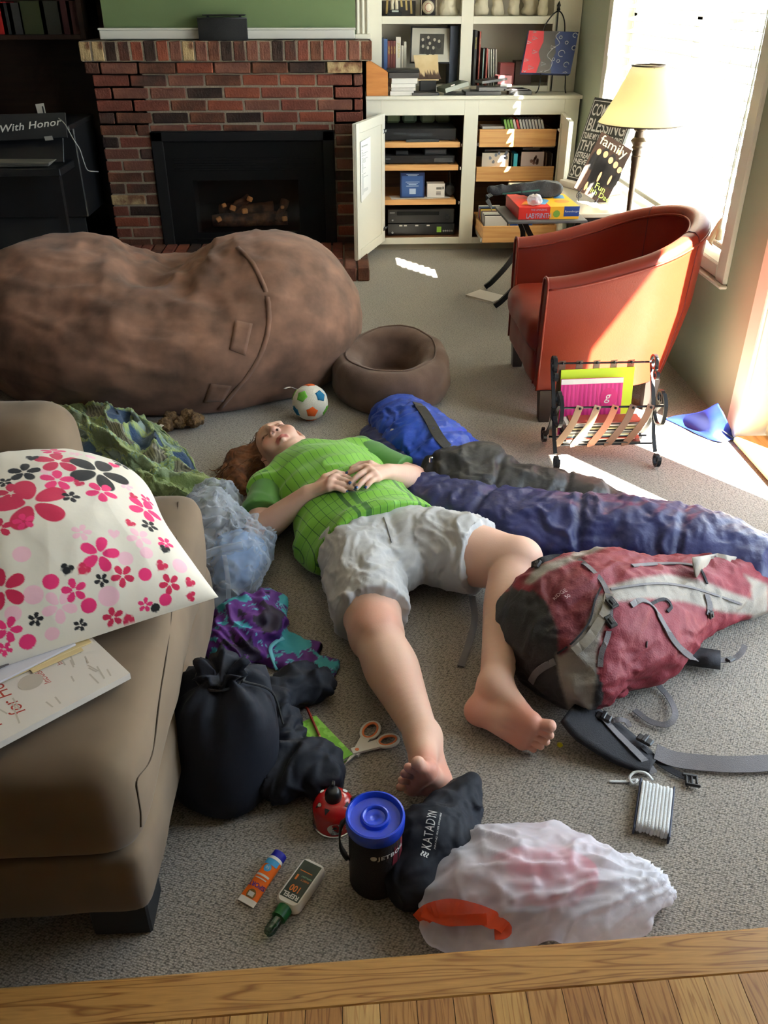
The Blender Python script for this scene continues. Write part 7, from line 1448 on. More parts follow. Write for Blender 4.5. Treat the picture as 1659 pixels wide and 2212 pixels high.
# ================================================================== THINGS IN THE CABINET
def pbox(nm, lab, cat, x0, y0, x1, y1, Y, dp, m, base=None, grp=None, bev=.001, parent=None, rot=0.):
    p, q = sy(x0, y1, Y), sy(x1, y0, Y); zb = p.z if base is None else base; zt = max(q.z, zb+.004)
    mb = MB().box(((p.x+q.x)/2, Y+dp/2, (zb+zt)/2), (q.x-p.x, dp, zt-zb), rotz(rot), bev)
    return single(nm, mb, m, lab, cat, grp) if parent is None else part(nm, mb, m, parent)
def book(lab, x0, y0, x1, y1, Y, dp, c, base, grp=None, lean=0., spine=None):
    p, q = sy(x0, y1, Y), sy(x1, y0, Y); zb = base; hgt = q.z-zb; w_ = q.x-p.x; t = thing('book', lab, 'book', (p.x, Y, zb), grp); R = Matrix.Rotation(lean, 3, 'Y'); o = V((p.x+(0 if lean >= 0 else 0), Y, zb))
    m = mat('cover_%d_%d_%d' % c, S(*c), .5); cv = MB()
    def lb(a, b, c0, d, e, g, mb): 
        k = MB().bx(a, b, c0, d, e, g, .0006); mb.add([o+R@V(pt) for pt in k.v], k.f)
    lb(0, w_, 0, .0025, 0, hgt, cv); part('spine', cv, m, t); cv = MB(); lb(0, .002, .0025, dp, 0, hgt, cv); part('cover', cv, m, t); cv = MB(); lb(w_-.002, w_, .0025, dp, 0, hgt, cv); part('cover', cv, m, t); cv = MB(); lb(.002, w_-.002, .0025, dp-.004, .003, hgt-.004, cv); part('page_block', cv, m_pages, t)
    if spine:
        tx = MB(); tt = text_flat(spine[0], min(w_*.7, .02)); L0 = max(pp[0] for pp in tt[0]); k = min(1., hgt*.8/L0); put_flat(tx, ([(pp[0]*k, pp[1]) for pp in tt[0]], tt[1]), o+V((w_*.35, -.0006, hgt*.88)), (0, 0, -1), (1, 0, 0), 0)
        part('lettering', tx, mat('foil_%d' % spine[1], S(*((200, 180, 90), (220, 214, 200), (230, 200, 60))[spine[1]]), .5), t, kind='stuff')
    return t
S0 = .955; BY = 6.0
book('tall dark navy book at the left end of the left bookshelf', 825, 82, 829, 140, BY, .16, (36, 44, 62), S0); book('blue book standing second on the left bookshelf', 829, 84, 837, 140, BY, .17, (58, 84, 130), S0)
for i in range(3): book(('maroon book with gilt bands beside the blue book', 'middle maroon volume of the three gilt bound books', 'maroon volume touching the tall white book')[i], 837+i*6, 88, 842.6+i*6, 140, BY, .16, (92, 40, 34), S0, 'maroon volumes', 0, ('HISTORY', 0))
book('tall white book with a flowered spine on the left bookshelf', 855, 80, 866, 140, BY, .17, (214, 206, 190), S0, None, 0, ('JOURNAL', 0)); book('short cream book leaning by the tall white book', 866.5, 98, 872, 140, BY, .14, (206, 198, 178), S0); book('thin cream book right of the short one on the left shelf', 872.5, 90, 878, 140, BY, .14, (196, 190, 172), S0)
book('wide dark navy binder at the right end of the left bookshelf', 970, 56, 992, 160, BY+.02, .18, (44, 54, 74), S0)
# framed family photo
tl, tr_, br_, bl = sy(888, 57, 6.08), sy(979, 58, 6.08), sy(970, 143, 6.02), sy(885, 136, 6.02); br_ = bl+(tr_-tl); pf = thing('picture_frame', 'black framed group photograph with a wide white mat on the left bookshelf', 'picture frame', tuple(bl)); mb, sn = slab4(tl, tr_, br_, bl, .015); part('frame', mb, m_black, pf)
ua = (tr_-tl).normalized(); ub = (tl-bl).normalized(); W_, H_ = (tr_-tl).length, (tl-bl).length
def fr_rect(nm, x0, y0, x1, y1, m, l): part(nm, MB().add([bl+ua*(W_*x)+ub*(H_*y)+sn*l for x, y in ((x0, y0), (x1, y0), (x1, y1), (x0, y1))], [(0, 1, 2, 3)]), m, pf)
fr_rect('mat', .035, .035, .965, .955, mat('mat_board', S(192, 186, 172), .7), .001); fr_rect('photo', .22, .24, .80, .80, mat('photo_grey', S(64, 60, 54), .4, col2=S(46, 44, 40), nscale=20), .002)
mb = MB(); mk = MB()
for cx, cy in ((.29, .60), (.42, .66), (.46, .50), (.57, .60), (.68, .56), (.55, .38), (.42, .38), (.30, .42)):
    mb.add([bl+ua*(W_*cx+.008*math.cos(a))+ub*(H_*(cy+.04)+.010*math.sin(a))+sn*.0028 for a in np.linspace(0, 2*math.pi, 11)[:-1]], [tuple(range(10))]); mk.add([bl+ua*(W_*cx+.016*math.cos(a))+ub*(H_*(cy-.06)+.022*math.sin(a))+sn*.0024 for a in np.linspace(0, 2*math.pi, 11)[:-1]], [tuple(range(10))])
part('printed_faces', mb, mat('photo_light', S(168, 160, 146), .5), pf, kind='stuff'); part('printed_people', mk, mat('photo_dark', S(28, 27, 26), .5), pf, kind='stuff')
# small sepia picture on a stand
tl, tr_, br_, bl = sy(893, 119, 5.93), sy(946, 118, 5.93), sy(948, 174, 5.88), sy(902, 174, 5.88); sp2 = thing('sepia_picture', 'small cream picture of a dark treetop scene on a stand above the worktop', 'picture', tuple(V((bl.x+.05, bl.y, .926)))); mb, sn = slab4(tl, tr_, br_, bl, .006); part('panel', mb, mat('sepia_paper', S(212, 190, 148), .6, col2=S(186, 156, 110), nscale=7), sp2)
ua = (tr_-tl).normalized(); ub = (tl-bl).normalized(); W_, H_ = (tr_-tl).length, (tl-bl).length; mb = MB(); rr = random.Random(6)
for i in range(16): x = W_*(.08+.84*i/15); hh_ = H_*rr.uniform(.18, .5); mb.add([bl+ua*(x+a)+ub*b+sn*.001 for a, b in ((-.008, .006), (.008, .006), (.003, hh_*.7), (0, hh_), (-.003, hh_*.7))], [(0, 1, 2, 3, 4)])
part('printed_trees', mb, mat('sepia_dark', S(70, 48, 34), .6), sp2, kind='stuff'); part('stand', MB().box(V(((bl.x+br_.x)/2, bl.y+.03, (bl.z+.926)/2)), (.10, .07, max(bl.z-.926, .01)), None, .003), m_blackm, sp2)
# stack on the worktop
CT = .9255; m_dvd = mat('case_charcoal', S(40, 38, 38), .35); m_dvd2 = mat('case_black2', S(26, 26, 28), .3); z = CT
for i, (x0, x1, h_, lab, c, r) in enumerate(((842, 893, .026, 'white case at the bottom of the stack by the wooden holder', (222, 216, 206), .02), (846, 898, .017, 'white case with a dark label second from the bottom of the stack', (214, 208, 200), -.05), (843, 896, .022, 'thin white case third in the stack on the worktop', (226, 220, 210), .06), (843, 899, .030, 'thick white case under the black boxes of the stack', (216, 210, 200), .1), (838, 902, .030, 'black box lying on the white cases of the stack', (38, 32, 30), .08), (836, 905, .018, 'topmost flat black box of the stack on the worktop', (30, 28, 28), -.04))):
    p, q = sy(x0, 200, 5.75), sy(x1, 200, 5.75); single('media_case', MB().box(((p.x+q.x)/2, 5.80, z+h_/2), (q.x-p.x, .13, h_-.001), rotz(r), .001), mat('case_%d' % i, S(*c), .4), lab, 'case', 'stacked cases on the worktop'); z += h_
# wooden magazine holder
p, q = sy(791, 200, 5.74), sy(838, 200, 5.74); hold = thing('magazine_holder', 'honey coloured wooden magazine holder with a slanted top at the left end of the worktop', 'holder', (p.x, 5.8, CT)); zt0, zt1 = sy(792, 134, 5.74).z, sy(838, 156, 5.74).z; x0, x1 = p.x+.002, q.x
m_hon = mat('honey_wood', S(196, 132, 70), .45, col2=S(178, 112, 56), nscale=4, stretch=(2, 2, 12))
for yy in (5.735, 5.83): part('side_panel', MB().prism([(x0, CT), (x1, CT), (x1, zt1), (x0+.03, zt0), (x0, zt0)], ((0, yy, 0), (1, 0, 0), (0, 0, 1)), -.008), m_hon, hold)
part('end_panel', bx(x0, x0+.008, 5.743, 5.83, CT, zt0), m_hon, hold); part('end_panel', bx(x1-.008, x1, 5.743, 5.83, CT, zt1), m_hon, hold); part('bottom', bx(x0, x1, 5.743, 5.83, CT, CT+.008), m_hon, hold)
# loose cases along the worktop
for lab, cx_, cy_, w_, d_2, z0, h_, r, tl_, c in (('flat dark case on the worktop right of the white stack', 915, 200, .16, .13, CT, .016, .1, 0, (52, 48, 46)), ('navy case lying front of the sepia picture', 925, 203, .13, .10, CT, .012, -.05, 0, (40, 44, 64)), ('grey green hardback box tilted on the worktop with a white barcode', 978, 190, .16, .12, CT+.014, .026, .35, .22, (86, 92, 80)), ('black case lying flat under the tilted grey green box', 990, 200, .17, .12, CT, .013, -.1, 0, (44, 42, 40)),
    ('long black player lying flat in the middle of the worktop', 1040, 199, .22, .14, CT, .022, .05, 0, (34, 33, 34)), ('grey console box with a dark screen on the flat black player', 1062, 189, .17, .10, CT+.0225, .020, .03, 0, (96, 94, 94)), ('small white packet at the back of the worktop', 1092, 183, .07, .05, CT+.043, .012, 0, 0, (220, 216, 208)), ('glossy black flat case leaning over the worktop pile', 1066, 176, .17, .12, CT+.056, .016, .25, .1, (24, 24, 26)), ('flat charcoal case at the right end of the worktop pile', 1122, 198, .14, .11, CT, .024, -.06, 0, (46, 46, 48)), ('thin dark sleeve lying on the right worktop pile', 1110, 192, .15, .10, CT+.0245, .008, .2, 0, (58, 52, 52)), ('dark maroon box behind the worktop pile', 1093, 160, .09, .08, CT+.05, .05, .1, 0, (120, 52, 56))):
    pos = sy(cx_, cy_, 5.79); single('media_case', MB().box((pos.x, 5.80 if z0 < CT+.045 else 5.88, z0+h_/2+abs(math.sin(tl_))*w_/2), (w_, d_2, h_), rotz(r)@Matrix.Rotation(-tl_, 3, 'Y'), .0015), mat('wcase_%d_%d_%d' % c, S(*c), .35), lab, 'case')
pos = sy(978, 193, 5.745); part('barcode_label', MB().box((pos.x, 5.742, CT+.052), (.026, .001, .014), rotz(.35)@Matrix.Rotation(-.22, 3, 'Y')), m_paper, bpy.data.objects['media_case.008'])
# right bookshelf
book('tall black hardback with yellow spine lettering on the right bookshelf', 1022, 66, 1032, 165, BY, .18, (26, 26, 28), S0, None, 0, ('David Fairchild', 2)); book('tall brick red hardback beside the black one', 1032.5, 68, 1040, 155, BY, .18, (130, 52, 44), S0, None, 0, ('THE HOUSE', 1))
book('teal paperback between the red books', 1042, 105, 1047, 152, BY, .13, (124, 150, 148), S0); book('faded red paperback right of the teal one', 1049, 105, 1055, 152, BY, .13, (150, 70, 66), S0)
for i in range(4): book(('white paperback next to the faded red one', 'second of four white paperbacks on the right shelf', 'third of four white paperbacks on the right shelf', 'outermost white paperback on the right shelf')[i], 1057+i*5.2, 106, 1061.6+i*5.2, 150, BY, .13, (218, 214, 206), S0, 'white paperbacks', -.06)
pbox('red_box', 'small rose red box lying at the back of the right bookshelf', 'box', 1080, 136, 1112, 158, 6.05, .10, mat('rose_box', S(150, 62, 66), .5), S0)
pbox('brown_box', 'dark brown box on the right bookshelf behind the painted bag', 'box', 1112, 132, 1150, 168, 6.08, .12, mat('brown_box', S(78, 58, 50), .6), S0)
# painted gift bag on an iron easel
tl, tr_, br_, bl = sy(1143, 66, 5.86), sy(1250, 69, 5.86), sy(1232, 163, 5.80), sy(1126, 157, 5.80); br_ = bl+(tr_-tl); gbg = thing('painted_bag', 'red, charcoal and blue doodled gift bag hanging on a black iron stand', 'bag', tuple(bl)); mb, sn = slab4(tl, tr_, br_, bl, .05); part('bag', mb, mat('bag_blue', S(46, 60, 112), .6), gbg)
ua = (tr_-tl).normalized(); ub = (tl-bl).normalized(); W_, H_ = (tr_-tl).length, (tl-bl).length; F = lambda x, y, l: bl+ua*(W_*x)+ub*(H_*y)+sn*l
part('red_panel', MB().add([F(x, y, .001) for x, y in ((0, 0), (.30, 0), (.34, .3), (.27, .5), (.33, .75), (.30, 1), (0, 1))], [tuple(range(7))]), mat('bag_red', S(170, 38, 50), .6), gbg); part('charcoal_panel', MB().add([F(x, y, .001) for x, y in ((.30, 0), (.60, 0), (.56, .25), (.62, .5), (.55, .8), (.60, 1), (.30, 1), (.33, .75), (.27, .5), (.34, .3))], [tuple(range(10))]), mat('bag_charcoal', S(70, 66, 66), .5), gbg)
mb = MB(); tube_ = lambda pts, closed=False: mb.tube([F(x, y, .002) for x, y in pts], .0022, 5, closed)
for cx, cy, r in ((.66, .86, .035), (.80, .74, .035), (.74, .48, .075), (.70, .30, .035), (.94, .92, .05), (.97, .62, .05), (.88, .22, .06), (.60, .34, .03)): tube_([(cx+r*math.cos(a)*.85, cy+r*math.sin(a)) for a in np.linspace(0, 5.2 if r > .045 else 6.28, 14)])
for cx, cy, r in ((.15, .82, .05), (.20, .50, .05), (.18, .12, .055), (.42, .22, .05), (.55, .62, .045), (.06, .30, .04), (.05, .72, .04), (.12, .97, .03)): tube_([(cx-r, cy-r*.8), (cx+r, cy), (cx-r, cy+r*.9)], True)
tube_([(p.x, p.y) for p in bez([(.62, .98, 0), (.56, .88, 0), (.66, .72, 0), (.55, .6, 0), (.46, .42, 0), (.58, .28, 0), (.56, .1, 0), (.46, .04, 0)], 5)]); tube_([(.36, .05), (.40, .03), (.43, .06)]); tube_([(.03, .05), (.06, .02), (.09, .05)]); tube_([(.84, .03), (.90, .05), (.93, .02)]); part('doodles', mb, mat('doodle_white', S(206, 206, 210), .6), gbg, kind='stuff')
ist = thing('iron_stand', 'black wrought iron display stand with a pointed finial behind the painted bag', 'stand', (bl.x+.15, 5.9, CT)); mb = MB(); xm = (tl.x+tr_.x)/2+.03; zt = tl.z; mb.tube(bez([(xm-.10, 5.905, zt-.04), (xm-.06, 5.915, zt+.05), (xm, 5.92, zt+.10), (xm+.04, 5.915, zt+.05), (xm+.05, 5.905, zt-.06)], 6), .004, 6); mb.tube([(xm, 5.93, CT+.004), (xm, 5.925, zt+.10)], .004, 6)
for dx in (-.10, .05): mb.tube(bez([(xm+dx, 5.92, bl.z+.02), (xm+dx, 5.80, bl.z-.012), (xm+dx*1.1, 5.79, CT+.03), (xm+dx*1.25, 5.79, CT+.005)], 6), .004, 6)
mb.lathe([(.003, 0), (.011, .012), (.007, .025), (.012, .035), (0, .06)], (xm, 5.92, zt+.095), 10); part('iron_work', mb, m_iron, ist)
# top shelf things (lower halves in view)
T0 = 1.3385; m_stat = mat('plaster', S(206, 196, 172), .7, bump=.1, bscale=40)
tp = thing('trophy', 'small trophy figure on a dark plinth at the left of the top shelf', 'trophy', (sy(852, 30, 6.02).x, 6.02, T0)); tx0 = sy(852, 30, 6.02).x; part('plinth', MB().box((tx0, 6.02, T0+.009), (.085, .05, .018), None, .002).box((tx0, 6.02, T0+.025), (.06, .04, .016), None, .002), m_black, tp); part('figure', MB().tube(bez([(tx0-.012, 6.02, T0+.033), (tx0-.014, 6.02, T0+.07), (tx0-.005, 6.02, T0+.11), (tx0, 6.02, T0+.15), (tx0, 6.02, T0+.18)], 4), [.009]*4+[.011]*4+[.017]*4+[.015]*4+[.01], 10).tube(bez([(tx0+.014, 6.02, T0+.033), (tx0+.012, 6.02, T0+.07), (tx0+.002, 6.02, T0+.11)], 4), .010, 10), m_stat, tp, smooth=True); part('plate', MB().box((tx0+.004, 5.998, T0+.025), (.04, .001, .009)), mat('plate_grey', S(180, 184, 176), .4), tp)
bxn = pbox('patterned_box', 'black and gold zigzag patterned box at the back of the top shelf', 'box', 826, 2, 898, 32, 6.12, .10, mat('box_black', S(40, 34, 28), .5), T0); o = bxn; zb_ = T0; mb = MB(); xa, xb = sy(826, 20, 6.12).x, sy(898, 20, 6.12).x
for side in (0, 1):
    for k in range(3):
        x = (xa+.02+k*.03) if side == 0 else (xb-.02-k*.03); s_ = 1 if side == 0 else -1; mb.add([(x, 6.119, zb_+.01+k*.018), (x+s_*.012, 6.119, zb_+.01+k*.018), (x+s_*.018, 6.119, zb_+.10), (x+s_*.006, 6.119, zb_+.10)], [(0, 1, 2, 3) if s_ > 0 else (3, 2, 1, 0)])
part('zigzag_print', mb, mat('gold_print', S(196, 168, 104), .5), bxn, kind='stuff')
bcx = sy(925, 18, 6.04).x; bc_ = thing('baseball_case', 'baseball in a clear display cube on the top shelf', 'ball case', (bcx, 6.04, T0)); part('ball', MB().lathe([(.037*math.sin(a), .040-.037*math.cos(a)) for a in np.linspace(0, math.pi, 15)], (bcx, 6.04, T0+.005), 24), mat('baseball', S(216, 206, 180), .6), bc_, smooth=True); part('seam', MB().tube([(bcx+.030*math.cos(a)*.7, 6.04-.0375*math.sqrt(max(0, 1-(.8*math.cos(a)*.7)**2-(.6*math.sin(a))**2)), T0+.045+.022*math.sin(a)) for a in np.linspace(0, 2*math.pi, 20)[:-1]], .0012, 5, True), mat('stitch', S(150, 60, 50), .6), bc_); mb = MB()
for a, b in ((-1, -1), (-1, 1), (1, -1), (1, 1)): mb.box((bcx+a*.046, 6.04+b*.046, T0+.05), (.004, .004, .098))
part('case_edges', mb, mat('acrylic_edge', S(130, 120, 104), .3), bc_); part('case_back', bx(bcx-.046, bcx+.046, 6.084, 6.088, T0+.001, T0+.1), m_darkwood, bc_)
def statue(px, w_, hgt, lab, seed, Y=6.05, nm='figurine'):
    x = sy(px, 20, Y).x; q = SDF((x-.14, Y-.1, T0-.01), (x+.14, Y+.1, T0+.36), .006); rr = random.Random(seed); q.ell((x, Y, T0+.02), (w_, w_*.7, .035), None, 0)
    for i in range(7): z = T0+.03+hgt*i/7; q.ell((x+rr.uniform(-.3, .3)*w_, Y+rr.uniform(-.1, .1)*w_, z), (w_*rr.uniform(.55, .9)*(1-.07*i), w_*.6, .035), None, .02)
    q.ell((x+rr.uniform(-.2, .2)*w_, Y, T0+hgt+.03), (w_*.45, w_*.45, w_*.55), None, .015); q.plane((0, 0, T0+.0006), (0, 0, -1)); v, f = q.mesh(2); n = normals(v, f); v = v+n*((ridge(v*22+seed, 2)-.6)*.008)[:, None]; v[:, 2] = np.maximum(v[:, 2], T0+.0006); t = thing(nm, lab, 'figurine', (x, Y, T0)); part('figure', (v, f), m_stat, t, smooth=True)
statue(970, .058, .10, 'white plaster bust at the right end of the left top shelf', 1); statue(1040, .045, .12, 'rounded white figurine at the left of the right top shelf', 2); statue(1076, .042, .20, 'tall draped white statue on the right top shelf', 3); statue(1110, .036, .18, 'slim cream statue in the middle of the right top shelf', 4); statue(1145, .055, .20, 'broad grey white statue with a wide base on the right top shelf', 5, 6.12); statue(1172, .028, .05, 'small white animal figurine at the right end of the top shelf', 6, 6.0)
# electronics, left half
def device(nm, lab, x0, y0, x1, zb, hgt, Y=5.80, dp=.26, cat='player'):
    xa, xb = sy(x0, y0, Y).x, sy(x1, y0, Y).x; t = thing(nm, lab, cat, ((xa+xb)/2, Y, zb)); part('case', bx(xa, xb, Y+.006, Y+dp, zb+.006, zb+hgt, .002), m_blackm, t); part('front_panel', bx(xa, xb, Y, Y+.007, zb+.006, zb+hgt, .0015), m_black, t)
    for xx in (xa+.03, xb-.03): part('foot', MB().lathe([(.012, 0), (.010, .007)], (xx, Y+.03, zb), 10), m_blackm, t)
    return t, xa, xb
m_disp = mat('display_grey', S(62, 64, 66), .25); m_sil = mat('button_silver', S(150, 150, 150), .35, metal=.4)
t, xa, xb = device('cable_box', 'black disc player on the top shelf of the cabinet with green pots behind', 832, 290, 985, .6622, .072); part('display', bx(xa+.15, xb-.15, 5.797, 5.801, .69, .708), m_disp, t); part('disc_tray', bx(xa+.05, xa+.13, 5.797, 5.801, .70, .712), m_disp, t)
single('remote_control', MB().box((sy(912, 302, 5.77).x, 5.765, .6705), (.21, .035, .015), rotz(.03), .004), m_disp, 'grey remote control lying at the front of the top cabinet shelf', 'remote')
for i in range(4):
    x = (sy(851, 258, 5.95).x, sy(888, 258, 5.95).x, sy(928, 258, 5.95).x, sy(962, 258, 5.95).x)[i]; pt = thing('green_box', ('olive green box leftmost behind the disc player', 'dark green box second from the left behind the disc player', 'sage green box third from the left behind the disc player', 'pale sage box rightmost behind the disc player')[i], 'box', (x, 5.95, .7345), 'green boxes in the top of the cabinet'); part('box', MB().box((x, 6.12, .765), (.092, .10, .06), None, .012), mat('green_box_%d' % i, S(*((112, 122, 84), (92, 108, 82), (140, 148, 110), (150, 154, 118))[i]), .5), pt); part('lid', MB().box((x, 6.12, .798), (.096, .104, .010), None, .004), MATS['green_box_%d' % i], pt)
bxs = single('shelf_riser', bx(.28, .73, 6.07, 6.19, .6622, .7345, .002), m_darkwood, 'dark riser at the back of the top cabinet shelf under the green boxes', 'riser')
t, xa, xb = device('disc_recorder', 'black disc recorder on the second cabinet shelf', 828, 345, 982, .5272, .050, 5.79); part('display', bx(xa+.19, xa+.30, 5.787, 5.791, .545, .562), m_black, t); part('control_strip', bx(xa+.32, xb-.01, 5.787, 5.791, .538, .565, .001), m_disp, t); part('logo', bx(xa+.015, xa+.045, 5.787, 5.791, .557, .562), m_sil, t)
t2 = thing('set_top_box', 'small black set-top box standing on the disc recorder', 'box', (sy(940, 330, 5.84).x, 5.86, .578)); xx = sy(940, 330, 5.84).x; part('case', bx(xx-.07, xx+.07, 5.82, 5.98, .578, .612, .003), m_blackm, t2); part('front_panel', bx(xx-.066, xx+.066, 5.817, 5.821, .585, .607, .001), m_disp, t2)
t2 = thing('card_reader', 'thin black network box left on the disc recorder', 'box', (sy(866, 335, 5.84).x, 5.86, .578)); xx = sy(866, 335, 5.84).x; part('case', bx(xx-.035, xx+.045, 5.82, 5.95, .578, .605, .003), m_black, t2); part('front_panel', bx(xx-.033, xx+.043, 5.817, 5.821, .582, .601, .001), m_blackm, t2)
# third shelf: blue box, white box, papers
x0, x1 = sy(865, 400, 5.80).x, sy(917, 400, 5.80).x; zt = sy(890, 373, 5.80).z; bb2 = thing('blue_carton', 'dark blue carton with pale print on the third cabinet shelf', 'box', ((x0+x1)/2, 5.80, .322)); part('carton', bx(x0, x1, 5.80, 5.86, .3225, zt, .001), mat('carton_navy', S(34, 52, 96), .45), bb2); part('panel', bx(x0+.01, x1-.01, 5.7985, 5.8005, .33, zt-.02), mat('carton_blue', S(52, 84, 140), .45), bb2); mb = MB()
for i, (w_, y_) in enumerate(((.08, .92), (.06, .88), (.09, .62), (.07, .56), (.05, .52), (.08, .46))): put_flat(mb, rect(-w_/2, 0, w_/2, .0035), V(((x0+x1)/2, 5.797, .322+(zt-.322)*y_)), (1, 0, 0), (0, 0, 1), 0)
put_flat(mb, rect(-.02, 0, .022, .034), V(((x0+x1)/2, 5.797, .345)), (1, 0, 0), (0, 0, 1), 0); part('print', mb, mat('carton_print', S(176, 192, 216), .5), bb2, kind='stuff')
x0, x1 = sy(923, 400, 5.80).x, sy(961, 400, 5.80).x; zt = sy(940, 397, 5.80).z; wb2 = thing('white_carton', 'small white carton with a printed label on the third cabinet shelf', 'box', ((x0+x1)/2, 5.8, .322)); part('carton', bx(x0, x1, 5.80, 5.88, .3225, zt, .001), m_paper, wb2); mb = MB(); mb.bx(x1-.055, x1-.02, 5.798, 5.8, zt-.035, zt-.022); mb.bx(x1-.016, x1-.006, 5.798, 5.8, zt-.034, zt-.018)
for i in range(4): mb.bx(x1-.055, x1-.025, 5.798, 5.8, zt-.05-i*.006, zt-.048-i*.006)
part('print', mb, mat('carton_grey', S(96, 92, 86), .6), wb2, kind='stuff')
for i, (cx, r) in enumerate(((880, .1), (900, -.08), (935, .05))): single('paper_sheet', MB().box((sy(cx, 425, 5.80).x, 5.84, .3188+i*.0012), (.22, .12, .0008), rotz(r)), m_paper, ('white paper sheets spread at the left of the third cabinet shelf', 'white paper lying under the blue carton', 'white paper lying under the small white carton')[i], 'paper')
hp = thing('headphones', 'black headphones leaning at the right end of the third cabinet shelf', 'headphones', (sy(972, 410, 5.84).x, 5.86, .3185)); hx_ = sy(972, 410, 5.84).x; part('ear_cup', MB().lathe([(0, 0), (.03, 0), (.036, .012), (.03, .022), (0, .024)], (hx_-.0, 5.85, .356), 20, Matrix.Rotation(1.3, 3, 'X')), m_blackm, hp, auto=40); part('ear_cup', MB().lathe([(0, 0), (.03, 0), (.036, .012), (.03, .022), (0, .024)], (hx_-.0, 5.94, .356), 20, Matrix.Rotation(1.3, 3, 'X')), m_blackm, hp, auto=40); part('headband', MB().ribbon(bez([(hx_, 5.84, .37), (hx_, 5.86, .44), (hx_, 5.90, .465), (hx_, 5.94, .44), (hx_, 5.95, .37)], 5), .018, .006, (1, 0, 0)), m_blackm, hp)
# receivers at the bottom
t, xa, xb = device('amplifier', 'black amplifier at the bottom of the cabinet with a green sticker', 838, 490, 981, .0838, .075, 5.79, .3, 'amplifier'); part('green_sticker', bx(xb-.115, xb-.085, 5.787, 5.791, .105, .14), mat('sticker_green', S(132, 176, 60), .5), t)
for k in range(5): part('socket', MB().lathe([(.006, 0), (.006, .006), (.003, .007), (0, .007)], (xb-.07+k*.014, 5.79, .113), 10, Matrix.Rotation(math.pi/2, 3, 'X')), m_sil, t)
for k, xx in enumerate((.075, .105, .18, .255)): part('white_label', bx(xa+xx, xa+xx+.02, 5.788, 5.791, .145, .153), m_paper, t)
part('power_button', MB().lathe([(.007, 0), (.007, .006), (0, .007)], (xa+.03, 5.79, .105), 12, Matrix.Rotation(math.pi/2, 3, 'X')), m_sil, t)
t, xa, xb = device('receiver', 'black stereo receiver standing on the amplifier in the cabinet', 838, 460, 981, .159, .092, 5.79, .3, 'receiver'); part('knob', MB().lathe([(.016, 0), (.016, .012), (.013, .014), (0, .014)], (xb-.045, 5.79, .20), 20, Matrix.Rotation(math.pi/2, 3, 'X')), m_black, t); part('display', bx(xa+.06, xb-.10, 5.787, 5.791, .215, .238), mat('receiver_display', S(20, 22, 22), .15), t); part('logo', bx(xa+.012, xa+.045, 5.787, 5.791, .228, .233), m_sil, t); part('knob', MB().lathe([(.006, 0), (.006, .008), (0, .009)], (xa+.03, 5.79, .185), 12, Matrix.Rotation(math.pi/2, 3, 'X')), m_sil, t)
# game cases in the drawers
zc = .6425
for i in range(13):
    c = ((96, 150, 62), (88, 144, 58), (104, 156, 66), (222, 220, 214), (190, 44, 44))[i] if i < 5 else (214, 212, 208); x = sy(1104+i*6.6, 270, 5.80).x; R = Matrix.Rotation(-.30, 3, 'Y'); t = thing('game_case', ('green game case leaning at the left of the top drawer', 'green game case second from the left in the top drawer', 'green game case third in the top drawer', 'white game case beside the green ones in the top drawer', 'red game case in the top drawer row')[i] if i < 5 else ('first', 'second', 'third', 'fourth', 'fifth', 'sixth', 'seventh', 'rightmost')[i-5]+' white game case to the right of the red one in the top drawer', 'case', (x, 5.8, zc), 'game cases in the top drawer')
    k = MB().bx(-.0065, .0065, 0, .13, 0, .145, .001); part('shell', MB().add([V((x, 5.80, zc+.002))+R@V(p) for p in k.v], k.f), mat('game_%d_%d_%d' % c, S(*c), .35), t); k = MB().bx(-.0068, .0068, -.0006, .0, .01, .135); part('spine_insert', MB().add([V((x, 5.80, zc+.002))+R@V(p) for p in k.v], k.f), mat('game_%d_%d_%d' % c, S(*c), .35), t)
single('flat_case', MB().bx(sy(1042, 275, 5.82).x, sy(1090, 275, 5.82).x, 5.82, 5.94, .727, .741, .001), m_paper, 'flat white case on top of the things in the top drawer', 'case'); single('storage_box', MB().bx(.885, 1.07, 5.78, 5.95, .6425, .7265, .002), m_darkwood, 'dark storage box in the left of the top drawer', 'box')
zc = .4375
for i, (x0, x1, y0, c, lab) in enumerate(((1040, 1100, 330, (220, 212, 200), 'white boxed set facing out at the left of the second drawer'), (1103, 1107, 331, (60, 60, 60), 'thin black case beside the white boxed set'), (1108, 1119, 332, (60, 176, 206), 'bright cyan case in the middle of the second drawer'), (1120, 1123, 331, (40, 44, 48), 'thin dark case right of the cyan one'), (1124, 1176, 328, (206, 190, 190), 'pinkish white case with printed figures facing out in the second drawer'), (1178, 1182, 330, (190, 150, 120), 'tan case near the right end of the second drawer'), (1184, 1188, 330, (90, 70, 64), 'brown case at the right end of the second drawer'), (1190, 1194, 332, (150, 140, 136), 'grey case last in the second drawer'))):
    o = pbox('media_case', lab, 'case', x0, y0, x1, 366, 5.80, .015 if x1-x0 > 20 else .13, mat('mc_%d_%d_%d' % c, S(*c), .4), zc)
    if x1-x0 > 20:
        rr = random.Random(i); mb = MB(); xa, xb = sy(x0, 350, 5.80).x, sy(x1, 350, 5.80).x
        for k in range(9): cx = xa+(xb-xa)*rr.uniform(.3 if i == 0 else .45, .95); cz = zc+rr.uniform(.085, .14 if i else .16); mb.add([(cx+.009*rr.uniform(.6, 1.3)*math.cos(a), 5.7993, cz+.011*math.sin(a)) for a in np.linspace(0, 2*math.pi, 9)[:-1]], [tuple(range(8))])
        part('print', mb, mat('mc_print_%d' % i, S(*((120, 130, 150) if i == 0 else (130, 96, 88))), .5), o, kind='stuff')
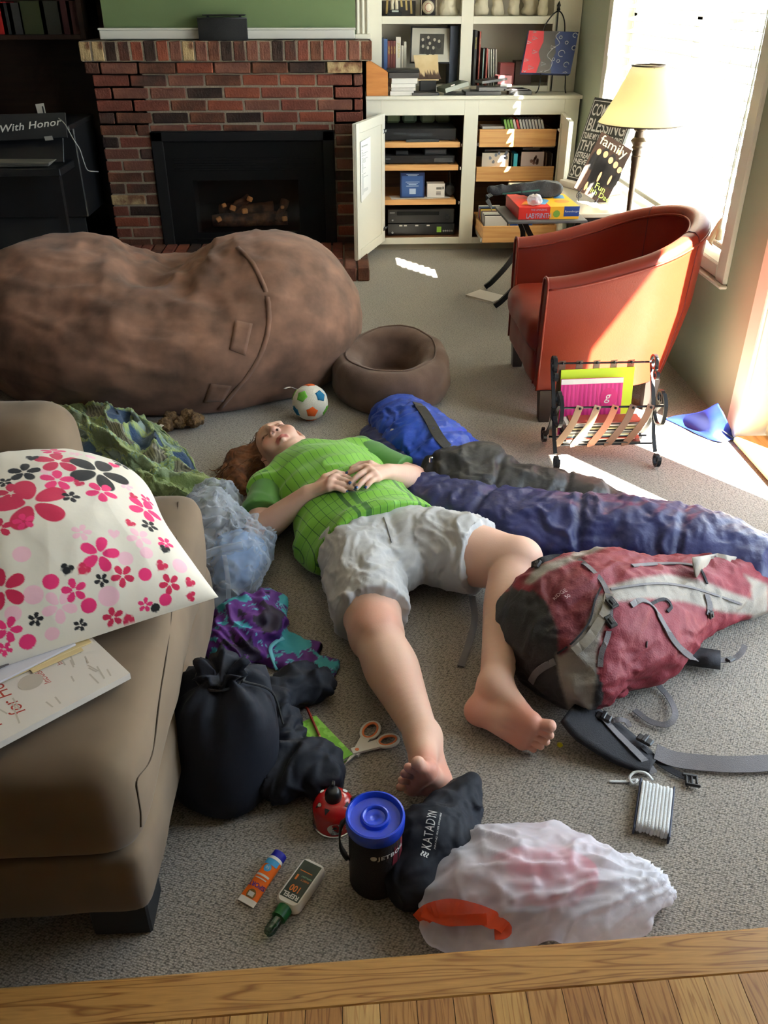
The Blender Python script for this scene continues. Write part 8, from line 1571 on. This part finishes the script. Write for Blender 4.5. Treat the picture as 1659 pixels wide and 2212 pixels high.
for i, (x0, x1, y0, y1, c, lab) in enumerate(((1046, 1100, 322, 329, (52, 44, 40), 'dark flat case across the white boxed set'), (1128, 1165, 322, 327, (70, 60, 60), 'dark flat case across the pinkish cases'), (1150, 1196, 316, 322, (176, 168, 164), 'pale flat case topmost in the second drawer'))):
    zz = (.598, .605, .6195)[i]; p, q = sy(x0, y1, 5.82), sy(x1, y0, 5.82); single('flat_case', bx(p.x, q.x, 5.80, 5.94, zz, zz+.012, .001), mat('fc_%d' % i, S(*c), .4), lab, 'case')
zc = .1345
for i in range(12):
    c = ((206, 200, 194), (60, 56, 56), (196, 196, 190), (74, 74, 80), (222, 218, 212), (110, 84, 70), (44, 70, 130), (222, 186, 60), (52, 52, 56), (190, 60, 50), (80, 110, 150), (214, 208, 200))[i]; y = 5.47+i*.026; t = single('disc_case', MB().bx(.882, 1.02, y, y+.014, zc, zc+.135+.004*(i % 3), .001), mat('dc_%d' % i, S(*c), .4), ('white', 'black', 'cream', 'slate', 'bright white', 'brown', 'blue', 'yellow', 'charcoal', 'red', 'steel blue', 'pale grey')[i]+' disc case in the left row of the pulled out bottom drawer', 'case', 'disc cases in the bottom drawer')
for i in range(8):
    c = ((44, 80, 150), (232, 190, 52), (212, 206, 198), (96, 84, 76), (226, 222, 216), (160, 60, 60), (60, 60, 64), (206, 180, 120))[i]; y = 5.46+i*.033; single('disc_case', MB().bx(1.04, 1.18, y, y+.015, zc, zc+.11+.01*(i % 2), .001), mat('dd_%d' % i, S(*c), .4), ('blue', 'yellow', 'white', 'taupe', 'bright white', 'red', 'charcoal', 'sand')[i]+' disc case in the right row of the pulled out bottom drawer', 'case', 'disc cases in the bottom drawer')
# ================================================================== DARK LEFT CORNER
bc2 = thing('bookshelf', 'dark wooden wall bookcase full of books left of the fireplace', 'bookcase', (-2.0, 6.0, 0)); 
for a in ((-2.74, -1.5, 6.24, 6.27, 0, 2.4), (-1.53, -1.5, 5.90, 6.24, 0, 2.4), (-2.74, -2.71, 5.90, 6.24, 0, 2.4)): part('side_panel', bx(*a), m_darkwood, bc2)
for z in (.02, .75, 1.22, 1.62): part('shelf', bx(-2.71, -1.53, 5.90, 6.24, z, z+.025, .002), m_darkwood, bc2)
for i, (x0, x1, y0, c, lab) in enumerate(((-3, 6, 4, (150, 22, 22), 'red book at the left edge of the dark bookcase'), (8, 22, 6, (40, 40, 42), 'black album beside the red book in the dark bookcase'), (23, 42, 6, (44, 44, 44), 'black ring binder in the dark bookcase'), (48, 92, 2, (44, 50, 26), 'wide olive green album in the dark bookcase'), (93, 128, 2, (38, 38, 30), 'wide dark green album right of the olive one'), (132, 148, 0, (56, 24, 24), 'maroon book in the dark bookcase'), (150, 166, 2, (60, 28, 26), 'second maroon book near the right end of the dark bookcase'))):
    book(lab, x0, y0, x1, 60, 5.95, .2, c, 1.246)
for i, (x0, x1, c, lab) in enumerate(((0, 70, (32, 32, 34), 'black album lying flat below the dark green album'), (72, 160, (34, 32, 32), 'long black album lying flat on the dark bookcase shelf'))):
    pass
# upright piano with a lettered plaque, sheet music and a cable
pno = thing('piano', 'black upright piano in the dark corner left of the fireplace', 'piano', (-2.05, 5.3, 0)); 
part('case', MB().bx(-2.7, -1.53, 5.42, 5.86, .30, .80, .006).bx(-2.7, -1.52, 5.30, 5.86, .795, .822, .004), m_black, pno); part('key_shelf', bx(-2.7, -1.56, 5.12, 5.42, .585, .625, .004), m_black, pno); part('fall_board', MB().box((-2.13, 5.30, .70), (1.12, .012, .15), Matrix.Rotation(-.5, 3, 'X'), .003), m_black, pno)
for xx in (-2.66, -1.60): part('leg', MB().add([(xx+sx_*w_, 5.16+dy+sy_*w_, z) for z, w_, dy in ((0, .016, .0), (.585, .026, 0)) for sx_, sy_ in ((-1, -1), (1, -1), (1, 1), (-1, 1))], [(3, 2, 1, 0), (4, 5, 6, 7), (0, 1, 5, 4), (1, 2, 6, 5), (2, 3, 7, 6), (3, 0, 4, 7)]), m_black, pno)
part('lower_panel', bx(-2.7, -1.56, 5.44, 5.46, .0, .30), m_blackm, pno)
pq = thing('plaque', 'black plaque with white blackletter words on the piano', 'plaque', (-1.75, 5.25, .79)); p0 = sy(-150, 300, 5.26); p1 = sy(140, 270, 5.26); z0, z1 = sy(60, 297, 5.26).z, sy(60, 258, 5.26).z; mb, sn = slab4((p0.x, 5.30, z1+.01), (p1.x, 5.30, z1+.03), (p1.x, 5.26, z0+.03-.03), (p0.x, 5.26, z0-.03), .015); part('board', mb, m_blackm, pq)
tx = MB(); a = (sy(134, 268, 5.255)-sy(0, 285, 5.255)); L_ = a.length; a = a.normalized(); b = V((0, .6, 1)).normalized(); tt = shear(text_flat('With Honor', .06, sp=1.05, bold=.0008), .12); k = L_/max(p[0] for p in tt[0]); put_flat(tx, ([(p[0]*k, p[1]*.95) for p in tt[0]], tt[1]), sy(0, 286, 5.25)+V((0, -.012, 0)), a, b, 0); part('lettering', tx, m_wprint, pq, kind='stuff')
crd = thing('card', 'small white card with a dark stripe standing on the piano', 'card', tuple(sy(88, 258, 5.36))); o1 = [sy(76, 225, 5.37), sy(94, 223, 5.37), sy(101, 256, 5.34), sy(85, 258, 5.34)]; mb, sn = slab4(*o1, .003); part('sheet', mb, mat('card_white', S(186, 182, 172), .6), crd); mb, sn = slab4(sy(90, 230, 5.345), sy(93, 229, 5.345), sy(99, 255, 5.332), sy(96, 255, 5.332), .001); part('stripe', mb, m_blackm, crd)
mb, sn = slab4(sy(95, 295, 5.22), sy(112, 293, 5.22), sy(115, 302, 5.21), sy(98, 304, 5.21), .003); single('label_card', mb, mat('card_grey', S(140, 138, 134), .6), 'small grey label card below the white lettering on the piano', 'card')
m_sheet = mat('sheet_music', S(112, 108, 98), .7)
for i, (y_, x1, dz) in enumerate(((348, 128, 0), (360, 130, 0), (370, 112, 0), (383, 106, 0))):
    z = .628+.0075*(3-i); single('sheet_music', MB().box((-1.83-.01*i, 5.20+.012*i, z+.003), (.44, .13, .005), rotz(.04*i-.05), .001), m_sheet, ('topmost sheet music book on the piano key shelf', 'second sheet music book from the top on the piano', 'third sheet music book from the top on the piano', 'lowest sheet music book on the piano key shelf')[i], 'sheet music', 'sheet music on the piano')
single('cable', MB().tube(bez([sy(126, 255, 5.3), sy(140, 268, 5.18), sy(158, 300, 5.10), sy(172, 322, 5.12), sy(178, 340, 5.14), sy(182, 352, 5.15), sy(190, 368, 5.2), sy(212, 371, 5.4)], 5), .003, 6), mat('cable_white', S(160, 160, 156), .5), 'thin white cable hanging from the piano towards the fireplace', 'cable')
